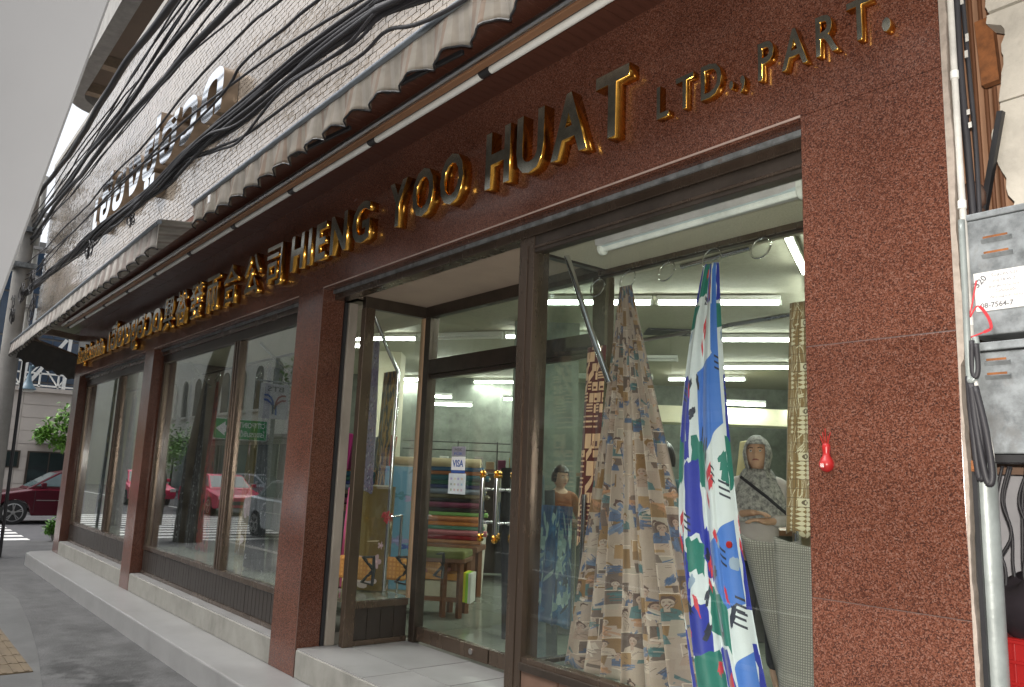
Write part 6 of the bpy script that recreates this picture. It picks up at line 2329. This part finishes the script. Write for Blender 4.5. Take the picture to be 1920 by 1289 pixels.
# ================================================================== STREET BEYOND THE CORNER
def wheel(par, x, y, r_, s_):
    w_ = thing('w', '', None)
def car(label, loc, rz, paint, group=None, sx=1.0):
    """a four door saloon, nose towards local -Y, length 4.45"""
    t = thing('parked_car', label, 'car', loc, group, rotz=rz)
    prof = [(-2.22, .42), (-2.2, .62), (-2.05, .72), (-1.2, .86), (-.95, .90), (1.35, .95), (1.75, .97), (2.15, .90), (2.22, .70), (2.2, .40), (1.95, .26), (1.72, .24)]
    def arch(yc):
        return [(yc + .36 * math.cos(a_), .30 + .36 * math.sin(a_)) for a_ in [math.pi * k / 10 for k in range(0, 11)]]
    low = prof[:] + [(yy, zz_) for yy, zz_ in arch(1.36)] + [(.9, .22), (-.9, .22)] + [(yy, zz_) for yy, zz_ in arch(-1.30)] + [(-1.75, .24), (-2.1, .28)]
    mb = MB()
    hw = .84
    n = len(low)
    # body side with tumblehome: three stations across the width
    v = []
    for xx, k in ((-hw + .06, .0), (-hw, .02), (hw, .02), (hw - .06, .0)):
        pass
    v0 = [(-hw, a, b_ if b_ < .6 else b_ - .04) for a, b_ in low]
    v1 = [(-hw + .10, a * .985, b_) for a, b_ in low]
    v2 = [(hw - .10, a * .985, b_) for a, b_ in low]
    v3 = [(hw, a, b_ if b_ < .6 else b_ - .04) for a, b_ in low]
    vs_ = v0 + v1 + v2 + v3
    f = [tuple(range(n)), tuple(range(4 * n - 1, 3 * n - 1, -1))]
    for s0 in range(3):
        for i in range(n):
            j = (i + 1) % n
            f.append((s0 * n + i, s0 * n + j, (s0 + 1) * n + j, (s0 + 1) * n + i))
    mb.add(vs_, f)
    bd = mb.build('body', paint, t, bevel=.02)
    # greenhouse
    gp_ = [(-1.05, .89), (-.35, 1.33), (-.1, 1.38), (.75, 1.38), (1.05, 1.33), (1.62, .95)]
    mb = MB()
    n = len(gp_)
    a_ = [(-.74, y, z) if z < 1 else (-.60, y, z) for y, z in gp_]
    b_ = [(.74, y, z) if z < 1 else (.60, y, z) for y, z in gp_]
    mb.add(a_ + b_, [tuple(range(n)), tuple(range(2 * n - 1, n - 1, -1))] + [(i, (i + 1) % n, (i + 1) % n + n, i + n) for i in range(n)])
    rf = mb.build('cabin', paint, t, bevel=.015)
    # windows
    for s_ in (-1, 1):
        def W_(y, z):
            k = (z - .95) / (1.33 - .95)
            return (s_ * (.745 - .14 * max(0, k) + .004), y, z)
        for pl_ in ([(-.85, .97), (-.30, 1.30), (.22, 1.32), (.22, .97)], [(.30, .97), (.30, 1.32), (.95, 1.30), (1.25, 1.05), (1.28, .97)]):
            mb = MB()
            A_ = [W_(*p_) for p_ in pl_]
            B_ = [(p_[0] - s_ * .012, p_[1], p_[2]) for p_ in A_]
            n = len(A_)
            mb.add(A_ + B_, [tuple(range(n)), tuple(range(2 * n - 1, n - 1, -1))] + [(i, (i + 1) % n, (i + 1) % n + n, i + n) for i in range(n)])
            mb.build('side_window', 'car_glass', t)
        for y in (-.86, .26, 1.30):
            mb = MB()
            mb.box(s_ * (hw + .0005) - .002, s_ * (hw + .0005) + .002, y - .005, y + .005, .30, .86)
            mb.build('door_gap', 'black', t)
        for z in (.40, .60):
            mb = MB()
            mb.box(s_ * hw - .008, s_ * hw + .008, -.82, 1.0, z, z + .02)
            mb.build('side_strip', 'steel' if z > .5 else paint, t)
        for y in (.05, 1.1):
            mb = MB()
            mb.box(s_ * hw - .015, s_ * hw + .022, y - .09, y + .09, .79, .82)
            mb.build('handle', paint, t, bevel=.006)
        mb = MB()
        mb.obox((s_ * (hw + .08), -.70, 1.0), (1, 0, 0), (0, 1, 0), (0, 0, 1), .09, .06, .065)
        mb.build('mirror', paint, t, bevel=.025)
        mb = MB()
        mb.box(s_ * .72 - .10, s_ * .72 + .10, -2.225, -2.17, .56, .68)
        mb.build('headlight', 'white', t, bevel=.01)
        mb = MB()
        mb.box(s_ * .72 - .10, s_ * .72 + .10, 2.17, 2.228, .68, .84)
        mb.build('tail_light', 'red_plastic', t, bevel=.01)
        for yc in (-1.30, 1.36):
            mb = MB()
            mb.lathe((s_ * .66, yc, .30), [(.22, 0), (.30, .01), (.315, .04), (.315, .15), (.30, .18), (.235, .185)], 32, axis=(s_, 0, 0))
            wh = mb.build('wheel', 'rubber', t, smooth=True)
            mb = MB()
            mb.lathe((s_ * .80, yc, .30), [(.225, 0), (.228, .045), (.205, .05), (.20, .02)], 32, axis=(s_, 0, 0))
            mb.lathe((s_ * .82, yc, .30), [(.06, 0), (.05, .03)], 16, axis=(s_, 0, 0))
            for k in range(5):
                an = 2 * math.pi * k / 5 + .3
                for da in (-.13, .13):
                    mb.bar((s_ * .842, yc + .04 * math.cos(an), .30 + .04 * math.sin(an)), (s_ * .842, yc + .215 * math.cos(an + da), .30 + .215 * math.sin(an + da)), .022, .028, (1, 0, 0))
            mb.build('rim', 'rim', wh)
    def slabp(pts_, name, m):
        mb = MB()
        A_ = pts_
        nn2 = (Vector(pts_[1]) - Vector(pts_[0])).cross(Vector(pts_[2]) - Vector(pts_[0])).normalized() * .008
        B_ = [tuple(Vector(p_) - nn2) for p_ in pts_]
        A_ = [tuple(Vector(p_) + nn2 * .6) for p_ in pts_]
        mb.add(list(A_) + B_, [(0, 1, 2, 3), (7, 6, 5, 4)] + [(i, (i + 1) % 4, (i + 1) % 4 + 4, i + 4) for i in range(4)])
        mb.build(name, m, t)
    slabp([(-.66, -.97, .945), (.66, -.97, .945), (.56, -.38, 1.315), (-.56, -.38, 1.315)], 'windscreen', 'car_glass')
    slabp([(.64, 1.52, 1.01), (-.64, 1.52, 1.01), (-.55, 1.10, 1.30), (.55, 1.10, 1.30)], 'rear_window', 'car_glass')
    mb = MB()
    mb.box(-.45, .45, -2.235, -2.20, .38, .50)
    mb.build('grille', 'black', t)
    return t
car('maroon saloon car standing on the side street by the zebra crossing', (-24.9, 2.05, -.12), 0, 'car_red')
car('bright red taxi stopped across the main road', (-29.5, -7.6, -.12), R(90), 'car_pink')
car('pale silver car near the pavement behind the camera', (-18.3, -5.9, -.12), R(90), 'car_silver')
car('second red taxi farther along the main road', (-36.5, -6.6, -.12), R(90), 'car_pink')
car('white car waiting far across the main road', (-36, -11.5, -.12), R(60), 'car_silver')

# beige building on the other side of the side street
t = thing('beige_building', 'low beige clad building with dark shop windows across the side street', 'building', (-32, 4, 0))
mb = MB()
mb.box(-38, -30.2, -1.6, 20, -.12, 3.72)
mb.build('wall', 'beige_wall', t)
for i in range(9):      # cladding courses
    for j in range(5):
        z0, z1 = -.1 + i * .425, -.1 + (i + 1) * .425
        y0, y1 = -1.6 + j * 1.5, -1.6 + (j + 1) * 1.5
        mb = MB()
        mb.box(-30.199, -30.17 + rnd.uniform(0, .004), y0 + .008, y1 - .008, z0 + .008, z1 - .008)
        mb.build('cladding_panel', 'beige_wall', t)
def fwin(y0, y1, z0, z1, mull):
    mb = MB()
    mb.box(-30.168, -30.12, y0, y1, z0, z1)
    fr = mb.build('window', 'bronze_dark', t)
    k = len(mull) + 1
    ys = [y0 + .04] + mull + [y1 - .04]
    for a, b_ in zip(ys[:-1], ys[1:]):
        mb = MB()
        mb.box(-30.119, -30.10, a + .02, b_ - .02, z0 + .04, z1 - .04)
        mb.build('pane', 'dark_win', fr)
fwin(1.72, 4.6, .55, 1.80, [2.35, 3.3])
fwin(.55, 1.52, 1.25, 1.80, [])
mb = MB()
mb.box(-38.1, -30.0, -1.7, 20, 3.72, 3.86)
mb.build('cornice', 'beige_wall', t)
mb = MB()
mb.box(-30.16, -29.5, 1.9, 3.0, 2.05, 2.12)
mb.build('canopy', 'concrete', t)
# white truss railing on its roof
t = thing('truss_railing', 'white steel truss railing above the beige building', 'railing', (-30.3, 2, 3.86))
for z in (3.95, 4.35, 4.72):
    mb = MB()
    mb.bar((-30.3, -1.5, z), (-30.3, 6, z), .05, .05)
    mb.build('rail', 'white', t)
y = -1.5
k = 0
while y < 6:
    mb = MB()
    mb.bar((-30.3, y, 3.9), (-30.3, y, 4.72), .05, .05, (1, 0, 0))
    mb.build('post', 'white', t)
    mb = MB()
    if k % 2:
        mb.bar((-30.32, y, 3.95), (-30.32, y + .55, 4.7), .04, .04, (1, 0, 0))
    else:
        mb.bar((-30.32, y, 4.7), (-30.32, y + .55, 3.95), .04, .04, (1, 0, 0))
    mb.build('diagonal', 'white', t)
    y += .55
    k += 1
# blue glass building with white struts
t = thing('glass_building', 'dark blue glass building with white diagonal struts far behind the corner', 'building', (-46, 5, 0))
mb = MB()
mb.box(-60, -46, -2, 40, -.12, 12.5)
mb.build('core', 'grey_wall', t)
for i in range(9):
    for j in range(5):
        mb = MB()
        mb.box(-45.99, -45.93, -1.9 + i * 1.25, -.7 + i * 1.25, 1.0 + j * 2.2, 3.1 + j * 2.2)
        mb.build('window', 'blue_win', t)
for a, b_ in (((1.0, 4.6), (1.0, 9.5)), ((.2, 7.8), (1.4, 8.0)), ((1.4, 8.0), (.1, 6.4)), ((1.6, 5.6), (2.8, 7.4)), ((3.2, 4.6), (3.4, 9.0)), ((3.2, 4.8), (4.9, 7.6)), ((5.0, 4.5), (5.1, 9.0))):
    mb = MB()
    mb.bar((-45.7, a[0], a[1]), (-45.7, b_[0], b_[1]), .16, .16, (1, 0, 0))
    mb.build('strut', 'white', t)
mb = MB()
mb.box(-45.92, -45.86, 4.2, 4.75, 6.75, 7.0)
mb.build('lit_sign', emis('blue lit sign', (.1, .15, 1.0), 1.6), t)
# pavement across
mb = MB()
mb.box(-30.1, -28.9, -1.6, 20, -.3, 0.0)
struct(mb.build('far_pavement', 'walk2'), 'pavement in front of the beige building')
# elevated deck
t = thing('elevated_deck', 'brown concrete elevated station deck high above the side street', 'deck', (-24, 6, 0))
def rounded(x0, y0, r_, x1, y1):
    pts_ = [(x1, y0)]
    for k in range(9):
        a_ = math.pi / 2 * k / 8
        pts_.append((x0 + r_ - r_ * math.sin(a_), y0 + r_ - r_ * math.cos(a_)))
    pts_ += [(x0, y1), (x1, y1)]
    return pts_
mb = MB()
outer = rounded(-36.2, 2.05, 1.6, -6, 14)
inner = rounded(-35.4, 2.55, 1.2, -6, 13.5)
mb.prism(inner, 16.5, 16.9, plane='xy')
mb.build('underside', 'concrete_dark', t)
n = len(outer)
mb = MB()
for i in range(n - 1):
    a, b_, c, d = outer[i], outer[i + 1], inner[i + 1], inner[i]
    if i == n - 2:
        break
    mb.add([(a[0], a[1], 16.0), (b_[0], b_[1], 16.0), (c[0], c[1], 16.0), (d[0], d[1], 16.0), (a[0], a[1], 17.4), (b_[0], b_[1], 17.4), (c[0], c[1], 17.4), (d[0], d[1], 17.4)],
           [(0, 1, 2, 3), (7, 6, 5, 4), (0, 4, 5, 1), (1, 5, 6, 2), (2, 6, 7, 3), (3, 7, 4, 0)])
mb.build('fascia', 'concrete', t)
for xx in (-34.3, -31.5, -22, -14):
    mb = MB()
    mb.box(xx - .22, xx + .22, 2.6, 13.4, 16.1, 16.499)
    mb.build('beam', mat('beam concrete', (.30, .23, .16), .8) if 'beamc' not in M else M['beamc'], t)
for xx in (-33, -12):
    mb = MB()
    mb.tube([(xx, 9, -.12), (xx, 9, 16.5)], .7, 20)
    mb.build('column', 'concrete', t, smooth=True)

# street lamp
t = thing('street_lamp', 'blue grey conical street lamp hanging over the corner', 'lamp', (-20.3, 1.9, 0))
mb = MB()
mb.lathe((-20, .17, 3.02), [(.17, 0), (.165, .02), (.10, .10), (.055, .20), (.04, .30), (.025, .34), (.025, .52)], 24)
mb.build('shade', 'lamp_blue', t, smooth=True)
mb = MB()
mb.tube([(-20, .17, 3.5), (-20, .3, 3.6), (-20.1, 1.0, 3.6), (-20.3, 1.9, 3.5)], .025, 8)
mb.build('arm', 'lamp_blue', t)
mb = MB()
mb.tube([(-20.3, 1.9, -.1), (-20.3, 1.9, 3.9)], .06, 12)
mb.build('pole', 'lamp_blue', t)
mb = MB()
mb.tube([(-20, .17, 2.975), (-20, .17, 3.019)], .12, 16)
mb.build('diffuser', 'offwhite', t)
# white drain pipe on the facade corner
t = thing('downpipe', 'white and rusty downpipe on the far corner of the shop', 'pipe', (-14.05, .1, 0))
mb = MB()
mb.tube([(-14.02, .05, .18), (-14.02, .05, 2.7)], .028, 10)
mb.build('tube', 'offwhite', t, smooth=True)
for z in (.75, 1.35, 2.0):
    mb = MB()
    mb.tube([(-14.02, .05, z), (-14.02, .05, z + .05)], .034, 10)
    mb.build('joint', 'rust' if z > 1 and z < 1.6 else 'zinc', t)
def leaf_me(s_):
    mb = MB()
    mb.add([(0, 0, 0), (s_ * .35, s_ * .5, s_ * .06), (0, s_ * 1.25, -s_ * .18), (-s_ * .35, s_ * .5, s_ * .06), (0, s_ * .5, -.01 * s_)], [(0, 1, 4), (1, 2, 4), (2, 3, 4), (3, 0, 4)])
    return mb
def foliage(name, par, centers, n, s_, seed, m='leaf', base=(0, 0, 0)):
    q = random.Random(seed)
    mb = MB()
    lf = leaf_me(1)
    for i in range(n):
        c, r_ = q.choice(centers)
        d = Vector((q.gauss(0, 1), q.gauss(0, 1), q.gauss(0, .8)))
        d = d.normalized() * r_ * q.random() ** .45
        rot = Matrix.Rotation(q.uniform(0, 6.28), 4, 'Z') @ Matrix.Rotation(q.uniform(-1.2, .6), 4, 'X') @ Matrix.Rotation(q.uniform(-.6, .6), 4, 'Y')
        k = s_ * q.uniform(.6, 1.3)
        T = Matrix.Translation(Vector(c) + d) @ rot @ Matrix.Scale(k, 4)
        mb.add([T @ Vector(v) for v in lf.v], lf.f)
    return mb.build(name, m, par, kind='stuff')
M['leaf2'] = mat('bright leaf', (0.14, 0.30, 0.04), 0.45, var=0.4, scale=2)
t = thing('street_tree', 'small bright green street tree reaching out past the far corner', 'tree', (-21.3, 2.1, 0))
mb = MB()
mb.tube([(-21.3, 2.2, -.1), (-21.2, 2.15, 1.3), (-21.1, 1.9, 2.1)], .09, 10, rs=[.10, .08, .06])
mb.tube([(-21.1, 1.9, 2.1), (-21.0, 1.4, 2.3), (-21, .8, 2.2)], .04, 8, rs=[.05, .03, .012])
mb.tube([(-21.1, 1.9, 2.1), (-21.0, 1.6, 2.7)], .03, 8, rs=[.04, .015])
mb.build('trunk', 'bark', t, smooth=True)
cs = [((-21, 1.25, 2.55), .35), ((-21, .95, 2.25), .28), ((-21, .72, 2.12), .2), ((-21.1, 1.5, 2.2), .4), ((-21.2, 2.0, 2.8), .6), ((-21.1, 1.8, 3.1), .5), ((-21, 1.1, 1.95), .22), ((-21.2, 2.3, 2.4), .6)]
foliage('crown', t, cs, 2200, .085, 3, 'leaf2')
for i in range(40):
    q = random.Random(100 + i)
    c, r_ = cs[i % 4]
    mb = MB()
    lf = leaf_me(.13 * q.uniform(.8, 1.3))
    T = Matrix.Translation(Vector(c) + Vector((.15, q.uniform(-r_, r_ * .7), q.uniform(-r_, r_)))) @ Matrix.Rotation(q.uniform(1.5, 4.7), 4, 'Z') @ Matrix.Rotation(q.uniform(-1, .3), 4, 'X')
    mb.add([T @ Vector(v) for v in lf.v], lf.f)
    mb.build('leaf', 'leaf2' if i % 2 else 'leaf', t)
t = thing('potted_bush', 'small green bush at the kerb beside the far corner', 'plant', (-17.75, .72, 0))
mb = MB()
mb.lathe((-17.75, .72, -.02), [(.09, 0), (.12, .12), (.13, .14)], 16)
mb.build('pot', 'concrete', t, smooth=True)
foliage('leaves', t, [((-17.75, .62, .24), .16), ((-17.75, .7, .34), .14)], 260, .085, 9)

# ================================================================== BUILDINGS ACROSS THE MAIN ROAD (mirrored in the glass)
def facade(name, label, x0, x1, y, z1, m, cols_, rows_, winm, depth=8, arch=False, sill=True):
    t = thing(name, label, 'building', ((x0 + x1) / 2, y, 0))
    mb = MB()
    mb.box(x0, x1, y - depth, y, -.12, z1)
    mb.build('wall', m, t)
    wd = (x1 - x0) / cols_
    for i in range(cols_):
        for z0_, h_ in rows_:
            cx = x0 + wd * (i + .5)
            hw = wd * .27
            poly_ = [(cx - hw, z0_), (cx + hw, z0_), (cx + hw, z0_ + h_)]
            if arch:
                poly_ += [(cx + hw * math.cos(a_), z0_ + h_ + hw * .8 * math.sin(a_)) for a_ in [math.pi * k / 8 for k in range(1, 8)]]
            poly_ += [(cx - hw, z0_ + h_)]
            mb = MB()
            mb.prism(poly_, y + .002, y + .06, plane='xz')
            fr = mb.build('window', m, t)
            pp = [(cx + (px - cx) * .86, z0_ + (pz - z0_) * .94 + .06) for px, pz in poly_]
            mb = MB()
            mb.prism(pp, y + .061, y + .075, plane='xz')
            mb.build('pane', winm, fr)
            mb = MB()
            mb.box(cx - hw * 1.2, cx + hw * 1.2, y + .002, y + .20, z0_ - .12, z0_ - .002)
            mb.build('sill', m, fr)
    mb = MB()
    mb.box(x0 - .2, x1 + .2, y - depth, y + .35, z1, z1 + .35)
    mb.build('cornice', m, t)
    return t
facade('white_colonial_building', 'white colonial building with arched windows across the main road', -66, -40, -15.5, 10.5, 'cream_wall', 9, [(5.0, 2.2)], 'dark_win', arch=True)
facade('grey_shophouse', 'grey shophouse block across the main road', -39.4, -22, -15.5, 12, 'grey_wall', 9, [(4.0, 2.2), (7.4, 2.2)], 'dark_win')
facade('brown_shophouse', 'dark brown shophouse block facing the shop across the main road', -21.6, -2, -15, 13, mat('brown facade', (.14, .12, .10), .85, var=.3, scale=.7), 8, [(4.2, 1.6), (7.6, 1.6), (10.6, 1.4)], 'dark_win')
facade('pale_shophouse', 'pale shophouse block opposite the near pillar', -1.6, 18, -15, 11.5, mat('pale facade', (.26, .25, .23), .85, var=.3, scale=.7), 8, [(4.2, 1.6), (7.6, 1.6)], 'dark_win')
facade('corner_block', 'white apartment block at the far side of the crossing', -80, -67, -6, 14, 'cream_wall', 6, [(3.5, 1.6), (6.5, 1.6), (9.5, 1.6)], 'blue_win')
for x0, x1, y, col, lab in ((-66, -40, -15.2, (.03, .05, .05), 'dark shop fronts under the white colonial building'), (-39.4, -22, -15.2, (.06, .05, .045), 'dark shop fronts under the grey block'), (-21.6, -2, -14.7, (.05, .045, .04), 'dark shop fronts under the brown block')):
    t = thing('shuttered_shops', lab, 'shop front', ((x0 + x1) / 2, y, 0))
    n = int((x1 - x0) / 3.2)
    for i in range(n):
        mb = MB()
        a = x0 + (x1 - x0) * i / n
        mb.box(a + .25, a + (x1 - x0) / n - .25, y - .29, y - .15, -.1, 2.9)
        mb.build('shutter', mat('shop front', tuple(c * rnd.uniform(.6, 2.2) for c in col), .3), t)
    mb = MB()
    mb.box(x0, x1, y - .29, y + 1.1, 3.2, 3.35)
    mb.build('canopy', 'concrete', t)
mb = MB()
mb.box(-66, 18, -15.0, -12.2, -.3, 0)
struct(mb.build('opposite_pavement', 'walk2'), 'pavement across the main road')
# green direction sign
t = thing('hotel_sign', 'green direction sign to a hotel with a white arrow, mirrored in the middle window', 'sign', (-20, -4.6, 0))
mb = MB()
mb.box(-20.03, -20, -5.33, -3.95, 2.21, 2.73)
bs = mb.build('board', 'sign_white', t)
mb = MB()
mb.box(-19.999, -19.985, -5.31, -3.97, 2.23, 2.71)
gb = mb.build('face', 'green_sign', t)
mb = MB()
mb.prism([(-4.02, 2.47), (-4.24, 2.65), (-4.24, 2.55), (-4.52, 2.55), (-4.52, 2.39), (-4.24, 2.39), (-4.24, 2.29)], -19.984, -19.975, plane='yz')
mb.build('arrow', 'sign_white', t)
def ytext(par, s__, y0, y1, z, h, x, m):
    me, a, b_ = text_mesh(s__, h, .004, [m], .01)
    k = (y1 - y0) / (b_ - a)
    for v in me.vertices:
        v.co = (-v.co.y, (v.co.x - a) * k, v.co.z)
    put('lettering', me, par, loc=(x, y0, z))
ytext(t, 'CITYPOINT', -5.26, -4.58, 2.52, .13, -19.98, 'sign_white')
ytext(t, 'โรงแรมซิตี้', -5.26, -4.62, 2.30, .13, -19.98, 'sign_white')
mb = MB()
mb.tube([(-20.1, -5.5, -.1), (-20.1, -5.5, 4.4)], .06, 10)
mb.bar((-20.1, -5.5, 2.3), (-20.06, -3.96, 2.3), .04, .04)
mb.build('post', 'zinc', t)
t = thing('transit_sign', 'white transit station sign with a blue and red forked emblem, mirrored in the middle window', 'sign', (-20, -5.4, 0))
mb = MB()
mb.box(-20.0, -19.93, -5.80, -5.06, 2.80, 3.70)
mb.build('board', mat('grey white face', (.5, .5, .52), .5), t)
ytext(t, 'BTS', -5.66, -5.22, 3.50, .12, -19.925, 'ink')
def yz_arc(m, pts_, wd, name='emblem'):
    mb = MB()
    for a, b_ in zip(pts_[:-1], pts_[1:]):
        mb.bar((-19.922, a[0], a[1]), (-19.922, b_[0], b_[1]), .008, wd, (0, 0, 1)) if False else mb.obox(((-19.922), (a[0] + b_[0]) / 2, (a[1] + b_[1]) / 2), (1, 0, 0), (0, b_[0] - a[0], b_[1] - a[1]), (0, -(b_[1] - a[1]), b_[0] - a[0]), .004, math.hypot(b_[0] - a[0], b_[1] - a[1]) / 2 + .004, wd / 2)
    mb.build(name, m, t)
for k in (0, 1):
    yz_arc('sign_blue', [(-5.14, 3.40 - .12 * k), (-5.24, 3.40 - .13 * k), (-5.33, 3.34 - .13 * k), (-5.39, 3.22 - .08 * k), (-5.41, 2.92)], .045)
    yz_arc('sign_red', [(-5.72, 3.40 - .12 * k), (-5.62, 3.40 - .13 * k), (-5.53, 3.34 - .13 * k), (-5.47, 3.22 - .08 * k), (-5.45, 3.05)], .045)
yz_arc('sign_blue', [(-5.47, 3.15), (-5.49, 2.90)], .05)
mb = MB()
mb.tube([(-19.97, -5.9, -.1), (-19.97, -5.9, 4.3)], .045, 10)
mb.tube([(-19.97, -5.9, 3.76), (-19.97, -5.0, 3.76)], .02, 8)
mb.build('post', 'zinc', t)
# shades of street trees across the road
for i, (x, y, s_) in enumerate(((-27, -12.8, 1.0), (-33, -12.9, 1.2), (-23.5, -3.9, .5))):
    t = thing('street_tree', ['leafy tree across the main road', 'taller leafy tree across the main road', 'small street tree by the crossing'][i], 'tree', (x, y, 0))
    mb = MB()
    mb.tube([(x, y, -.1), (x + .1, y, 2.2 * s_), (x + .2, y + .1, 3.6 * s_)], .1, 10, rs=[.16 * s_, .11 * s_, .05 * s_])
    mb.build('trunk', 'bark', t, smooth=True)
    foliage('crown', t, [((x + q_[0] * s_, y + q_[1] * s_, q_[2] * s_), 1.0 * s_) for q_ in ((0, 0, 4.0), (.9, .2, 3.6), (-.8, .1, 3.7), (.2, -.7, 4.5), (.1, .8, 4.6))], 1500, .16 * s_, 20 + i)

# added tree, out of view, whose trunk darkens the middle window's reflection
t = thing('street_tree', 'dark trunked rain tree at the kerb, mirrored in the middle window', 'tree', (-17.1, -2.72, 0))
mb = MB()
mb.tube([(-17.1, -2.70, -.1), (-17.12, -2.72, 1.6), (-17.0, -2.9, 3.6), (-16.8, -3.2, 5.2)], .26, 12, rs=[.30, .23, .19, .10])
mb.build('trunk', 'bark', t, smooth=True)
foliage('crown', t, [((-16.8, -3.3, 5.2), .8), ((-17.6, -3.5, 5.0), .7), ((-16.2, -3.3, 5.4), .7)], 1300, .14, 56)
